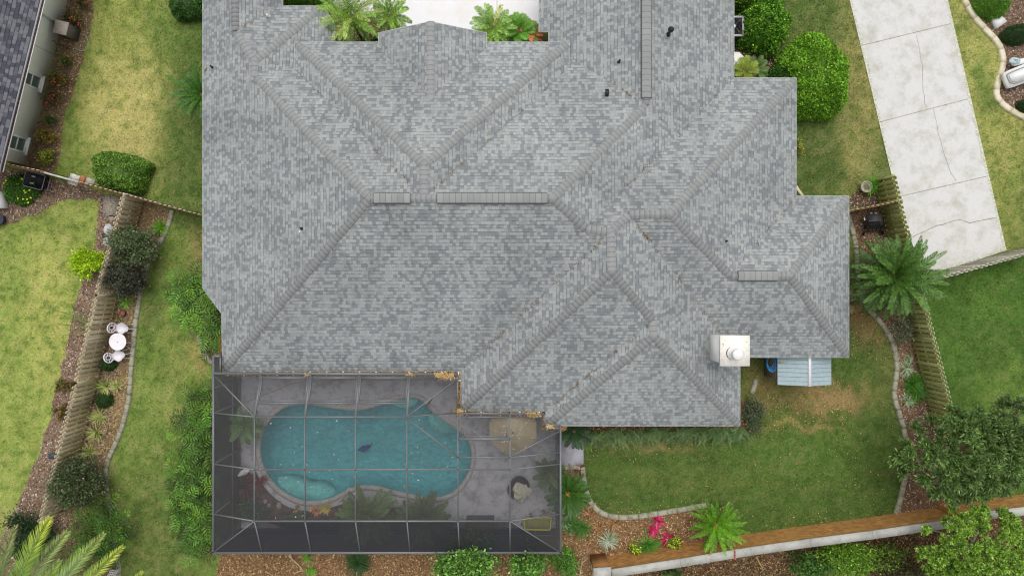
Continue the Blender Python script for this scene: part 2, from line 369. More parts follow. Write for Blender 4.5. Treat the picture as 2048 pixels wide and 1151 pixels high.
# brick for the garden wall
m, N, L, B = new_mat('orange_brick'); B.inputs['Roughness'].default_value = .9
uv = N.new('ShaderNodeUVMap'); uv.uv_map = 'UVMap'; bk = N.new('ShaderNodeTexBrick')
bk.inputs['Scale'].default_value = 1; bk.inputs['Brick Width'].default_value = .21; bk.inputs['Row Height'].default_value = .075; bk.inputs['Mortar Size'].default_value = .007
bk.inputs['Color1'].default_value = (*C(214, 152, 76), 1); bk.inputs['Color2'].default_value = (*C(170, 114, 56), 1); bk.inputs['Mortar'].default_value = (*C(178, 150, 105), 1)
L.new(uv.outputs[0], bk.inputs['Vector']); nz = N.new('ShaderNodeTexNoise'); nz.inputs['Scale'].default_value = 3; nz.inputs['Detail'].default_value = 8; nz.inputs['Roughness'].default_value = .75
L.new(uv.outputs[0], nz.inputs['Vector']); mr = N.new('ShaderNodeMapRange'); mr.inputs[1].default_value = .35; mr.inputs[2].default_value = .65; mr.inputs[3].default_value = .72; mr.inputs[4].default_value = 1.25; L.new(nz.outputs[0], mr.inputs[0])
sc = N.new('ShaderNodeVectorMath'); sc.operation = 'SCALE'; L.new(bk.outputs[0], sc.inputs[0]); L.new(mr.outputs[0], sc.inputs['Scale']); L.new(sc.outputs[0], B.inputs['Base Color'])
M['brick'] = m
m, N, L, B = new_mat('window_glass'); B.inputs['Base Color'].default_value = (*C(85, 105, 98), 1); B.inputs['Roughness'].default_value = .12; B.inputs['Specular IOR Level'].default_value = .6
M['glass'] = m

# ---------------- ground ----------------
POOL = smooth_poly(poly_w([(519,904),(523,868),(535,845),(557,821),(580,810),(608,807),(635,810),(674,817),(710,821),(741,816),(768,807),(792,799),(815,794),(835,795),(849,804),(862,821),(882,837),(905,851),(921,863),(936,877),(943,897),(943,923),(934,951),(917,974),(897,990),(865,996),(830,990),(792,982),(753,971),(721,970),(698,976),(674,990),(651,999),(623,1003),(596,999),(568,985),(545,965),(527,936)]), 1)
CAGE = [P(427, 712, 2.75), P(427, 1104, 2.75), P(1121, 1104, 2.75), P(1121, 852, 2.75)]   # tops of the corner posts
DECK = np.array([[CAGE[0][0]-.1, CAGE[0][1]], [CAGE[1][0]-.1, CAGE[1][1]-.1], [CAGE[2][0]+.1, CAGE[2][1]-.1], [CAGE[3][0]+.1, P(0, 800, 2.4)[1]],
                 [CAGE[3][0]+.1, P(0, 700, 2.4)[1]], [CAGE[0][0]-.1, P(0, 700, 2.4)[1]]])
def eM(px, py, cx, cy, rx, ry): # soft blob 0..1
    d = np.sqrt(((px-cx)/rx)**2+((py-cy)/ry)**2); return 1/(1+np.exp((d-1)*5))
def lawn_color(X, Y):
    px = X*F/H+CX; py = -Y*F/H+CY
    n1 = fbm(X, Y, 1.6, 3, 5); n2 = fbm(X, Y, .5, 9, 3); n3 = fbm(X, Y, 4.0, 21, 3); wob = (n1-.5)*60+(n3-.5)*60
    G = C(92, 112, 50); col = np.tile(G, X.shape+(1,))
    def mixin(c, w):
        nonlocal col; w = np.clip(w, 0, 1)[..., None]; col = col*(1-w)+c*w
    px2, py2 = px+wob, py+(n2-.5)*50
    # north-west lawn
    nw = (px < 420) & (py < 410)
    mixin(C(122, 142, 62), nw*1.0); mixin(C(182, 174, 106), nw*eM(px2, py2, 262, 235, 80, 150)*.95); mixin(C(160, 164, 84), nw*eM(px2, py2, 240, 40, 90, 60)*.6)
    mixin(C(84, 106, 46), nw*eM(px2, py2, 395, 260, 60, 400)*.95); mixin(C(96, 122, 52), nw*eM(px2, py2, 340, 40, 60, 60)*.7)
    # neighbour lawn, south-west
    sw = (px < 200) & (py > 375)
    mixin(C(148, 162, 80), sw*1.0); mixin(C(172, 174, 94), sw*eM(px2, py2, 95, 620, 45, 150)*.8); mixin(C(128, 148, 66), sw*eM(px2, py2, 30, 550, 40, 200)*.5)
    mixin(C(132, 156, 62), sw*eM(px2, py2, 150, 760, 40, 300)*.35)
    # strip lawn between edging and the philodendrons
    st = (px >= 200) & (px < 445) & (py >= 395)
    mixin(C(116, 138, 62), st*1.0); mixin(C(136, 146, 74), st*eM(px2, py2, 345, 720, 40, 180)*.7); mixin(C(88, 112, 48), st*eM(px2, py2, 290, 600, 18, 120)*.8)
    mixin(C(150, 132, 84), st*eM(px2, py2, 390, 490, 25, 60)*.8); mixin(C(165, 148, 92), st*eM(px2, py2, 385, 715, 20, 40)*.7); mixin(C(104, 118, 60), st*eM(px2, py2, 310, 1060, 90, 140)*.8)
    mixin(C(86, 112, 48), st*eM(px2, py2, 380, 420, 40, 40)*.9)
    # lawn south-east
    se = (px >= 1100) & (py > 560) & (px < 1850)
    mixin(C(76, 102, 40), se*1.0); mixin(C(100, 116, 52), se*eM(px2, py2, 1400, 960, 160, 30)*.55); mixin(C(92, 120, 48), se*eM(px2, py2, 1650, 900, 120, 60)*.6)
    mixin(C(158, 132, 88), se*eM(px2, py2, 1650, 795, 80, 28)*.9); mixin(C(138, 120, 76), se*eM(px2, py2, 1520, 770, 40, 50)*.8); mixin(C(146, 118, 78), se*eM(px2, py2, 1725, 620, 40, 60)*.95)
    mixin(C(160, 138, 88), se*eM(px2, py2, 1290, 890, 110, 10)*.6); mixin(C(156, 136, 84), se*eM(px2, py2, 1600, 850, 60, 8)*.7)
    mixin(C(120, 120, 66), se*eM(px2, py2, 1760, 750, 30, 60)*.5)
    # between house and driveway
    ne = (px >= 1460) & (py <= 560)
    mixin(C(94, 112, 52), ne*1.0); mixin(C(150, 142, 84), ne*eM(px2, py2, 1720, 170, 40, 260)*.75); mixin(C(80, 100, 44), ne*eM(px2, py2, 1640, 320, 45, 70)*.8)
    mixin(C(160, 162, 88), ne*eM(px2, py2, 1970, 150, 90, 400)*(px > 1850)); mixin(C(112, 132, 60), ne*(px > 1850)*eM(px2, py2, 1965, 175, 22, 50)*.9); mixin(C(128, 140, 66), ne*(px > 1850)*eM(px2, py2, 2030, 400, 50, 90)*.6)
    # neighbour lawn right
    rr = (px > 1850) & (py > 500+ (px-1850)*-.02)
    rr = rr & (py > 560-(px-1850)*.28)
    mixin(C(78, 114, 40), rr*1.0); mixin(C(118, 142, 62), rr*eM(px2, py2, 2010, 800, 60, 70)*.6); mixin(C(72, 100, 38), rr*eM(px2, py2, 1990, 690, 70, 40)*.6)
    dw = np.where(((px > 1100) & (py > 560)) | ((px > 1850) & (py > 540)), .35, .62)[..., None]
    f1 = fbm(X, Y, .22, 31, 3); f2 = vnoise(X, Y, .10, 44); f3 = fbm(X+7, Y, .45, 52, 3)
    w = np.clip((f1-.5)*3.2+(f3-.5)*1.5+(f2-.5)*.8, -1, 1)[..., None]; lum = col.sum(-1, keepdims=True)
    dryc = C(196, 182, 128)*(lum/.95)**.45; grn = C(70, 98, 36)*(lum/.45)**.5
    col = np.where(w > 0, col*(1-.5*w*dw)+dryc*.5*w*dw, col*(1+.62*w)-grn*.62*w)
    col = col*(0.84+.34*n2[..., None])*(0.92+.2*n1[..., None])
    return col
xs = np.concatenate([[-160, -100, -60, -36], np.arange(-27, 27.01, .12), [36, 60, 100, 160]])
ys = np.concatenate([[-160, -90, -45, -22], np.arange(-15.5, 15.51, .12), [22, 45, 90, 160]])
gx, gy = np.meshgrid(xs, ys); gc = lawn_color(gx, gy); fo = np.clip(np.maximum((np.abs(gx)-24.5)/2.2, (np.abs(gy)-13.6)/1.6), 0, 1)[..., None]; gc = gc*(1-fo)+C(118, 134, 66)*fo; nx, ny = len(xs), len(ys)
V = np.stack([gx, gy, gx*0], -1).reshape(-1, 3); i, j = np.meshgrid(np.arange(nx-1), np.arange(ny-1)); a = (j*nx+i).ravel()
fc = np.stack([a, a+1, a+nx+1, a+nx], 1); cen = V[fc].mean(1)
inset = inpoly(cen[:, 0], cen[:, 1], DECK+(DECK.mean(0)-DECK)*.03)
mb = MB(); mb.add(V, fc[~inset], gc.reshape(-1, 3)); tag(mb.build('ground', M['lawn']), kind='structure')
# ground sheets: beds of soil
BEDS = {
 'west_wall': ([(140,-60),(136,0),(56,329),(40,345),(112,350),(118,300),(130,240),(150,180),(168,110),(182,50),(196,-60)], C(128,108,84), 'dry'),
 'west_corner': ([(-60,330),(0,333),(85,352),(200,385),(245,395),(238,440),(205,440),(195,425),(200,400),(150,398),(110,408),(75,425),(30,445),(-60,470)], C(128,108,90), 'mulch'),
 'fence_west': ([(245,390),(200,400),(196,440),(190,500),(165,560),(152,600),(142,660),(128,720),(110,800),(97,850),(74,920),(46,985),(20,1035),(-40,1160),(100,1180),(215,900),(245,700),(285,480)], C(134,112,94), 'mulch'),
 'fence_east': ([(262,388),(345,422),(339,451),(325,478),(300,520),(281,580),(274,631),(268,685),(262,753),(260,800),(247,846),(234,880),(213,924),(215,1000),(240,1110),(245,1180),(60,1190),(130,980),(190,760),(240,520)], C(140,118,88), 'dry'),
 'south_mulch': ([(482,1056),(440,1100),(432,1180),(1190,1180),(1184,1113),(1480,1077),(1440,1050),(1395,1012),(1350,1020),(1300,1028),(1250,1034),(1215,1032),(1195,1022),(1180,1005),(1170,985),(1166,930),(1114,920),(1114,1056)], C(128,100,72), 'bark'),
 'east_bed': ([(1697,420),(1697,438),(1707,471),(1713,512),(1716,560),(1723,600),(1738,620),(1758,641),(1778,670),(1789,698),(1794,739),(1787,770),(1787,791),(1796,822),(1808,870),(1812,920),(1807,964),(1799,1005),(1790,1030),(1930,1010),(1860,700),(1820,520),(1790,415)], C(128,98,72), 'mulch'),
 'pot_bed': ([(1700,392),(1718,372),(1735,362),(1760,380),(1795,405),(1698,420)], C(98,80,58), 'mulch'),
 'ac_bed': ([(1440,40),(1520,40),(1540,100),(1575,150),(1600,200),(1585,200),(1440,170)], C(84,64,48), 'mulch'),
 'north_east_bed': ([(1932,-60),(1928,0),(1940,22),(1955,42),(1974,62),(1993,82),(2005,98),(2010,118),(2008,135),(2003,152),(1997,173),(1996,190),(2005,202),(2022,216),(2060,232),(2200,300),(2200,-60)], C(120,98,82), 'mulch'),
 'wild_strip': ([(1160,1160),(1222,1139),(1500,1095),(1700,1062),(1918,1038),(2060,1024),(2200,1010),(2300,1300),(1100,1300)], C(84,62,44), 'bark'),
 'side_bed': ([(402,560),(440,600),(450,720),(424,724),(408,700),(398,672),(385,640),(375,590)], C(128,100,72), 'dry'),
 'added_philodendron_bed': ([(482,780),(410,778),(380,800),(368,850),(362,900),(350,950),(345,1000),(356,1060),(385,1100),(440,1108),(482,1056)], C(70,62,44), 'dry'),  # dark bed added under the row so gaps between leaves read as shade
 'court_bed': ([(640,90),(640,20),(700,25),(790,45),(800,110),(960,110),(935,70),(960,55),(1010,45),(1080,55),(1110,110),(1110,140),(600,140)], C(96,78,56), 'mulch'),
 'hedge_bed': ([(560,-60),(660,-60),(660,60),(560,40)], C(84,70,50), 'mulch'),
 'south_hedge_bed': ([(1122,840),(1530,780),(1500,868),(1330,880),(1180,890),(1122,885)], C(104,82,58), 'dry'),
}
def patch_bed(name, pts, base, z):
    poly = smooth_poly(poly_w(pts), 2); q_ = []
    for a_, b_ in zip(poly, np.roll(poly, -1, 0)):
        m_ = max(1, int(np.linalg.norm(b_-a_)/.18)); q_ += [a_+(b_-a_)*k_/m_ for k_ in range(m_)]
    poly = np.array(q_); tn = np.roll(poly, -1, 0)-np.roll(poly, 1, 0); tn = np.stack([-tn[:, 1], tn[:, 0]], 1)/(np.linalg.norm(tn[:, :2], axis=1, keepdims=True)+1e-9)
    poly[:, :2] += tn*((fbm(poly[:, 0], poly[:, 1], .5, 71, 3)-.5)*.36)[:, None]; bm = bmesh.new()
    lo = poly.min(0); hi = poly.max(0); st = .2
    X = np.arange(lo[0], hi[0]+st, st); Y = np.arange(lo[1], hi[1]+st, st)
    vs = [bm.verts.new((p[0], p[1], z)) for p in poly]; bm.faces.new(vs); bmesh.ops.triangulate(bm, faces=bm.faces[:])
    for x in X[1:-1:2]: bmesh.ops.bisect_plane(bm, geom=bm.verts[:]+bm.edges[:]+bm.faces[:], plane_co=(x, 0, 0), plane_no=(1, 0, 0))
    for y in Y[1:-1:2]: bmesh.ops.bisect_plane(bm, geom=bm.verts[:]+bm.edges[:]+bm.faces[:], plane_co=(0, y, 0), plane_no=(0, 1, 0))
    for f in bm.faces:
        if f.normal.z < 0: f.normal_flip()
    me = bpy.data.meshes.new(name); bm.to_mesh(me); bm.free()
    co = np.empty(len(me.vertices)*3, np.float32); me.vertices.foreach_get('co', co); co = co.reshape(-1, 3)
    n = fbm(co[:, 0], co[:, 1], .8, 5); n2 = fbm(co[:, 0], co[:, 1], 2.5, 15)
    c = base*(.7+.6*n[:, None])*np.array([1, 1, 1])+0; c = c*(1-.25*(n2[:, None]-.5))
    at = me.attributes.new('col', 'FLOAT_COLOR', 'POINT'); at.data.foreach_set('color', np.concatenate([c, np.ones((len(c), 1))], 1).astype(np.float32).ravel())
    me.materials.append(M['soil']); o = bpy.data.objects.new(name, me); SC.collection.objects.link(o); o['kind'] = 'structure'
    return poly
BP = {}
NONLAWN = []
for k, (nm, (pts, base, kind)) in enumerate(BEDS.items()):
    nm2 = 'garden_bed'; BP[nm] = patch_bed(nm2, pts, base, .004+.0012*k); NONLAWN.append(BP[nm])
# driveway
DRIVE = poly_w([(1679,-80),(1876,-80),(2012,500),(1868,548),(1834,560)])
o = fill_poly('driveway', DRIVE, M['drive'], .03); NONLAWN.append(DRIVE)
mb = MB()
def gline(mb, pts, w, z, col=None, wig=0):
    pts = [P(a, b, 0) for a, b in pts]; q = [pts[0]]
    for a, b in zip(pts[:-1], pts[1:]):
        n = max(1, int(np.linalg.norm(b-a)/.25)) if wig else 1
        for i in range(1, n+1): q.append(a+(b-a)*i/n+(RNG.normal(0, wig, 3) if wig and i < n else 0))
    for a, b in zip(q[:-1], q[1:]):
        d = (b-a)/(np.linalg.norm(b-a)+1e-9); s = np.array([-d[1], d[0], 0])*w/2
        v = np.array([a-s, b-s, b+s, a+s]); v[:, 2] = z; mb.add(v, np.array([0, 1, 2, 3]), col)
for ln in ([(1717,93),(1905,47)], [(1756,245),(1940,197)], [(1803,392),(1980,351)]): gline(mb, ln, .035, .034)
gline(mb, [(1832,71),(1838,100),(1844,130),(1845,180),(1852,215)], .022, .034, wig=.02); gline(mb, [(1866,218),(1880,280),(1888,310),(1900,345),(1912,362)], .02, .034, wig=.02)
gline(mb, [(1824,474),(1850,462),(1885,449),(1912,440),(1922,440),(1938,446),(1955,442),(1998,436)], .04, .034, wig=.025)
tag(mb.build('driveway_joints', mat('joint_dirt', C(168, 163, 147), .95, var=.3, scale=9)), kind='structure')
mb = MB()
for li_, l_ in enumerate(([(1679,-80),(1740,172),(1796,408),(1834,560)], [(1876,-80),(1944,210),(2012,500)], [(2012,500),(1868,548)])):
    a_ = [P(*q) for q in l_]
    for i_ in range(len(a_)-1):
        d_ = a_[i_+1]-a_[i_]; m_ = int(np.linalg.norm(d_)/.3); n_ = np.array([-d_[1], d_[0], 0])/np.linalg.norm(d_); n_ = n_ if np.dot(n_, np.append(DRIVE[:, :2].mean(0), 0)-a_[i_]) > 0 else -n_; ws = .06+.10*RNG.random(m_+1)
        V = [];
        for k_ in range(m_+1): c_ = a_[i_]+d_*k_/m_; V += [c_+n_*.0+[0,0,.0335+.001*li_], c_+n_*ws[k_]+[0,0,.0335+.001*li_]]
        mb.add(V, np.array([[2*k_, 2*k_+2, 2*k_+3, 2*k_+1] for k_ in range(m_)]), C(200,200,184))
tag(mb.build('driveway_moss', M['soil']), kind='structure')
mb = MB(); mb.prism(DRIVE, -.05, .026); tag(mb.build('driveway_edge', mat('slab_edge', C(150, 145, 120), .9)), kind='structure')
COURT = poly_w([(655,-120),(1092,-120),(1092,45),(1072,58),(1010,46),(940,66),(945,110),(805,110),(800,48),(735,34),(655,26)])
fill_poly('court_paving', COURT, M['court'], .024); NONLAWN.append(COURT)
mb = MB(); gline(mb, [(994,-60),(994,40)], .03, .028); tag(mb.build('court_joint', mat('joint_dirt_pale', C(190, 186, 176), .95)), kind='structure')
SLAB = poly_w([(1118,820),(1166,820),(1167,929),(1118,929)]); 
mb = MB(); mb.prism(SLAB, 0, .05); tag(mb.build('path', M['slab']), kind='structure'); NONLAWN.append(SLAB)
NONLAWN.append(DECK)
# pool deck with the pool cut out, and the inside planting bed
DCK = fill_poly('pool_deck', DECK, M['deck'], .03, holes=[POOL])
INBED = smooth_poly(poly_w([(478,925),(492,938),(520,962),(545,990),(570,1010),(600,1020),(640,1020),(680,1008),(705,1000),(740,1006),(800,1015),(850,1010),(880,1020),(905,1046),(905,1058),(476,1058)]), 1)
fill_poly('pool_deck_bed', INBED, mat('indoor_bed_soil', C(92, 72, 60), .95, var=.4, scale=5, bump=.8), .036)
# coping
mb = MB(); n = len(POOL)
pc = POOL[:, :2].mean(0); nr = []
for i in range(n):
    d = POOL[(i+1) % n]-POOL[i-1]; nr.append(np.array([d[1], -d[0]])/np.linalg.norm(d[:2]))
nr = np.array(nr); 
if np.mean(np.sum(nr*(POOL[:, :2]-pc), 1)) < 0: nr = -nr
for i in range(n):
    j = (i+1) % n; a, b = POOL[i, :2], POOL[j, :2]; ao, bo = a+nr[i]*.2, b+nr[j]*.2
    c = C(178, 173, 168) if (i // 1) % 2 else C(174, 169, 166)
    mb.add([[*a, .045], [*b, .045], [*bo, .045], [*ao, .045], [*a, -.12], [*b, -.12], [*ao, .03], [*bo, .03]], [np.array([[0, 1, 2, 3], [4, 5, 1, 0], [3, 2, 7, 6]])], c)
tag(mb.build('pool_coping', M['soil']), kind='structure')
# basin and water
pool = thing('swimming_pool', (*pc, 0), 'freeform swimming pool with teal water inside the screened enclosure', 'swimming pool')
mb = MB(); T = C(116, 182, 188)
ring = []
for zz, ins in ((-.1, 0.0), (-.9, .06), (-1.25, .35), (-1.45, .9)):
    ring.append(np.concatenate([POOL[:, :2]-nr*ins, np.full((n, 1), zz)], 1))
V = np.concatenate(ring); f = np.array([[r*n+i, r*n+(i+1) % n, (r+1)*n+(i+1) % n, (r+1)*n+i] for r in range(3) for i in range(n)])
mb.add(V, f, T)
mb.build('basin_wall', M['plaster'], pool)
mb = MB(); o = None
bm_poly = ring[1]
mb.add(np.concatenate([POOL[:, :2]+nr*.02, np.full((n, 1), -1.45)], 1), np.arange(n), T*.95); mb.build('basin_floor', M['plaster'], pool)
mb = MB()
def ledge(pts, z): mb = MB(); mb.prism(smooth_poly(poly_w(pts), 1), -1.4, z, C(160, 214, 208)); mb.build('underwater_step', M['plaster'], pool)
ledge([(545,958),(570,962),(590,966),(610,976),(635,974),(655,984),(668,996),(650,1004),(623,1007),(596,1003),(566,988)], -.28)
ledge([(862,832),(872,850),(885,858),(900,858),(912,858),(905,850),(882,836),(866,826)], -.35)
ledge([(775,806),(795,818),(812,819),(830,812),(834,796),(815,793),(792,798)], -.4)
ledge([(850,840),(862,862),(885,872),(910,870),(925,868),(900,848),(866,826)], -.62)
mb = MB(); mb.add(np.concatenate([POOL[:, :2]+nr*.01, np.full((n, 1), -.07)], 1), np.arange(n)); mb.build('water_surface', M['water'], pool)
# ---------------- main house ----------------
house = thing('house', (0, 0, 0), 'large single-storey house with grey hip roof of mottled shingles filling the middle', 'house')
CO = .128
def roof_mesh(name, faces, parent, m, course=CO, org=(0, 0, 0)):
    """faces: (direction, [world points]); each plane is cut into shingle courses, every course laid as a slightly raised step"""
    dirs = {'N': (0, 1), 'S': (0, -1), 'E': (1, 0), 'W': (-1, 0)}
    V = []; FF = []; UV = []
    for dr, pts in faces:
        dv = np.array(dirs[dr] if isinstance(dr, str) else dr, float); du = np.array([-dv[1], dv[0]])
        bm = bmesh.new(); vs = [bm.verts.new(tuple(p)) for p in pts]; bm.faces.new(vs); bmesh.ops.triangulate(bm, faces=bm.faces[:], ngon_method='EAR_CLIP')
        vv = [float(np.dot(np.array(p)[:2], dv)) for p in pts]
        k0, k1 = math.floor(min(vv)/course), math.ceil(max(vv)/course)
        for k in range(k0+1, k1):
            bmesh.ops.bisect_plane(bm, geom=bm.verts[:]+bm.edges[:]+bm.faces[:], plane_co=(dv[0]*k*course, dv[1]*k*course, 0), plane_no=(dv[0], dv[1], 0), dist=1e-5)
        for f in bm.faces:
            if f.calc_area() < 1e-6: continue
            P3 = np.array([v.co[:] for v in f.verts]); 
            nn = f.normal
            if nn.z < 0: P3 = P3[::-1]
            t = P3[:, :2] @ dv/course; k = math.floor(t.mean()+1e-9); fr = np.clip(t-k, 0, 1); lift = .004+.009*fr
            Q = P3.copy(); Q[:, 2] += lift; b = len(V); n = len(Q)
            V += list(Q); FF.append(list(range(b, b+n)))
            UV += [(float(p[:2] @ du), k+min(max(float(x), .001), .999)) for p, x in zip(P3, fr)]
            for i in range(n):
                j = (i+1) % n
                if fr[i] > .999 and fr[j] > .999:
                    b2 = len(V); V += [Q[j], Q[i], P3[i]+[0, 0, -.006], P3[j]+[0, 0, -.006]]; FF.append([b2+1, b2+0, b2+3, b2+2][::1])
                    uu = [float(Q[j][:2] @ du), float(Q[i][:2] @ du)]; 
                    UV += [(uu[1], k+.95), (uu[0], k+.95), (uu[0], k+.95), (uu[1], k+.95)]
        bm.free()
    me = bpy.data.meshes.new(name); me.from_pydata([tuple(np.array(v)-np.array(org)) for v in V], [], FF)
    uvl = me.uv_layers.new(name='UVMap'); li = 0; dat = []
    for f in FF: dat += [c for vi in f for c in UV[min(vi, len(UV)-1)]]
    uvl.data.foreach_set('uv', np.array(dat, np.float32)); me.materials.append(m)
    o = bpy.data.objects.new(name, me); SC.collection.objects.link(o); o.parent = parent; return o
R = {k: P(*v) for k, v in dict(
 A=(740,396,5.45), B=(1105,396,5.45), M=(848,396,5.45), W2=(508,150,3.2), W1=(508,122,3.2), W0=(470,62,2.9), Wt=(467,-90,2.9),
 C1=(445,742,2.4), Wd=(443,627,2.35), We=(405,575,2.15), Wf=(405,-90,2.15), Ea=(563,-90,2.3), Eb=(563,12,2.3), Ec=(647,12,2.3), Ed=(668,48,2.35), Ee=(668,95,2.45), Ef=(590,133,2.9),
 J1=(1172,457,5.0), J2=(1222,464,5.08), V1=(922,742,2.4), J3=(1224,542,5.0), S1=(922,822,2.4), J4=(1305,640,4.15), S2=(1092,822,2.4), J5=(1308,672,4.15), S3=(1092,851,2.4), S4=(1480,851,2.4),
 K1=(1258,429,4.84), S5=(1480,714,2.4), K2=(1340,427,4.84), L1=(1462,551,3.9), L2=(1580,551,3.9), T1=(1698,714,2.4), T2=(1698,392,2.4), T3=(1593,392,2.4), T4=(1593,156,2.4), T5=(1468,156,2.4),
 Rr=(1293,210,3.87), Rt=(1293,-90,3.87), Re=(1468,-90,2.35), Q1=(1098,90,2.5), Q2=(1098,62,2.42), Q3=(1078,62,2.3), Q4=(1078,-90,2.3),
 N1=(590,84,3.0), N2=(1138,84,3.0), N3=(1138,138,3.02), N4=(590,138,3.02), AP=(848,330,5.45), G1=(861,43,4.12), G2=(861,198,4.2), G3=(757,66,3.05), G4=(757,97,3.14), G5=(972,66,3.05), G6=(972,97,3.14)).items()}
FACES = [('W', 'Wf Wt W0 W1 W2 A C1 Wd We'), ('E', 'Wt W0 Eb Ea'), ('N', 'W0 W1 Ec Eb'), ('E', 'W1 Ec Ed Ee Ef W2'), ('S', 'C1 A B J1 J2 V1'), ('W', 'V1 J2 J3 S1'), ('S', 'S1 J3 J4 S2'),
 ('W', 'S2 J4 J5 S3'), ('S', 'S3 J5 S4'), ('E', 'J2 K1 S5 J3'), ('E', 'S5 S4 J5 J4 J3'), ('S', 'K1 K2 L1 S5'), ('S', 'L1 L2 T1 S5'), ('E', 'L2 T2 T1'), ('N', 'L1 L2 T2 T3'), ('E', 'K2 T4 T3 L1'), ('N', 'J1 J2 K1 T5'), ('N', 'K1 K2 T4 T5'),
 ('E', 'B Rr Rt Re T5 J1'), ('N', 'A W2 Ef Ee Q1 Rr B'), ('W', 'Rt Rr Q1 Q2 Q3 Q4'), ('N', 'N1 N2 AP'), ('W', 'N1 AP M N4'), ('E', 'N2 N3 M AP'), ('W', 'G1 G2 G4 G3'), ('E', 'G1 G5 G6 G2')]
ROOF = roof_mesh('roof', [(d, [R[k] for k in s.split()]) for d, s in FACES], house, M['shingle'])
# gable ends off to the north, rafters edge boards (fascia), soffit, walls
OUT = [R[k] for k in 'Wf We Wd C1 V1 S1 S2 S3 S4 S5 T1 T2 T3 T4 T5 Re Q4 Q3 Q2 Q1 Ee Ed Ec Eb Ea'.split()]
def offset(poly, d):
    p = np.array([q[:2] for q in poly]); n = len(p)
    if area2(p) < 0: d = -d
    out = []
    for i in range(n):
        a, b, c = p[i-1], p[i], p[(i+1) % n]; e1 = (b-a)/np.linalg.norm(b-a); e2 = (c-b)/np.linalg.norm(c-b)
        n1 = np.array([-e1[1], e1[0]]); n2 = np.array([-e2[1], e2[0]]); k = 1+np.dot(n1, n2); out.append(b+(n1+n2)*d/max(k, .3))
    return np.array(out)
mb = MB(); mb.prism(offset(OUT, .5), 0, 2.16); mb.build('wall', M['housewall'], house)
ent = [P(590,84,3)+[.45,-.45,0], P(1138,84,3)+[-.45,-.45,0], P(1138,140,3)+[-.45,0,0], P(590,140,3)+[.45,0,0]]
mb = MB(); mb.prism(np.array(ent), 0, 2.95); mb.build('entry_wall', M['housewall'], house)
mb = MB()
def fascia(mb, a, b, h=.19, t=.03, drop=.0):
    a = np.array(a); b = np.array(b); d = (b-a); L_ = np.linalg.norm(d); d /= L_; s = np.array([-d[1], d[0], 0])
    mb.bar(a+[0, 0, -h/2-.012-drop], b+[0, 0, -h/2-.012-drop], t, h)
for i in range(len(OUT)): fascia(mb, OUT[i], OUT[(i+1) % len(OUT)])
for a, b in (('N1', 'N2'), ('N2', 'N3'), ('N4', 'N1'), ('G3', 'G1'), ('G1', 'G5'), ('G3', 'G4'), ('G5', 'G6')): fascia(mb, R[a], R[b])
mb.build('fascia', M['white'], house)
sf = np.array([[p[0], p[1], p[2]-.17] for p in OUT]); mb = MB(); mb.add(sf, np.arange(len(sf))); mb.build('soffit', M['white'], house)
mb = MB(); mb.add([R['Wf'], R['Wt'], R['Ea'], R['Ea']-[0,0,.3], R['Wf']-[0,0,.3]], np.arange(5)); mb.build('gable_wall', M['housewall'], house); mb = MB(); mb.add([R['Q4'], R['Rt'], R['Re'], R['Re']-[0,0,.3], R['Q4']-[0,0,.3]], np.arange(5)); mb.build('gable_wall', M['housewall'], house); mb = MB()
mb.add([P(757,66,3.0)+[.12,-.3,0], P(861,43,4.05)+[0,-.3,0], P(972,66,3.0)+[-.12,-.3,0]], np.arange(3)); mb.build('gable_wall', M['housewall'], house)

def cap_strip(a, b, slope, parent, w=.31, step=.18, name='hip_cap', lift=.02, org=(0,0,0), c0=C(146,149,148), cross=None):
    """overlapping bent cap shingles along a hip or ridge from a (low) to b (high)"""
    a = np.array(a, float); b = np.array(b, float); d = b-a; L_ = np.linalg.norm(d); d /= L_; a = a+d*(.14 if name == 'hip_cap' and a[2] < 3.3 else 0); L_ = np.linalg.norm(b-a); dh = np.array([d[0], d[1], 0]); dh /= np.linalg.norm(dh); s = np.array([-dh[1], dh[0], 0])
    n = max(2, int(round(L_/step))); mb = MB()
    for i in range(n):
        t0, t1 = L_*i/n-.0, L_*(i+1)/n+.05; p, q = a+d*t0, a+d*t1; k = 1+RNG.normal(0, .035); wj = w/2*(1+RNG.normal(0, .012))
        dz = np.array([0, 0, 1.]); l0, l1 = lift+.018, lift+.004; V = []
        for pt, l in ((p, l0), (q, l1)):
            for x in (-1, -.45, 0, .45, 1): V.append(pt+s*wj*x-dz*abs(x)*wj*slope*(.55+.45*abs(x))+dz*l+dz*.012*(1-abs(x)))
        V += [v-dz*.03 for v in V[:5]]; f = [[j, j+1, j+6, j+5] for j in range(4)]+[[10+j, 11+j, j+1, j] for j in range(4)]
        f = [x[::-1] for x in f] if (np.cross(s, d)[2] > 0) else f
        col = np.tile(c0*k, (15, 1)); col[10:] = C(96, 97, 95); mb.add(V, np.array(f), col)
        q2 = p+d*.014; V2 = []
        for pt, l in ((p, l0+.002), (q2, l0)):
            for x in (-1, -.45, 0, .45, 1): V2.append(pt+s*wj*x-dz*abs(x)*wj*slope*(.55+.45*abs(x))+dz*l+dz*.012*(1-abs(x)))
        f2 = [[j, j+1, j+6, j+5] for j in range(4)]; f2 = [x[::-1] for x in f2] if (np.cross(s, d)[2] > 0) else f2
        mb.add(V2, np.array(f2), C(108, 109, 106))  # dark strip on each butt: overlap gap and its shadow put into the colour
    return mb.build(name, M['cap'], parent, origin=org)
H_ = .33; RD = .46
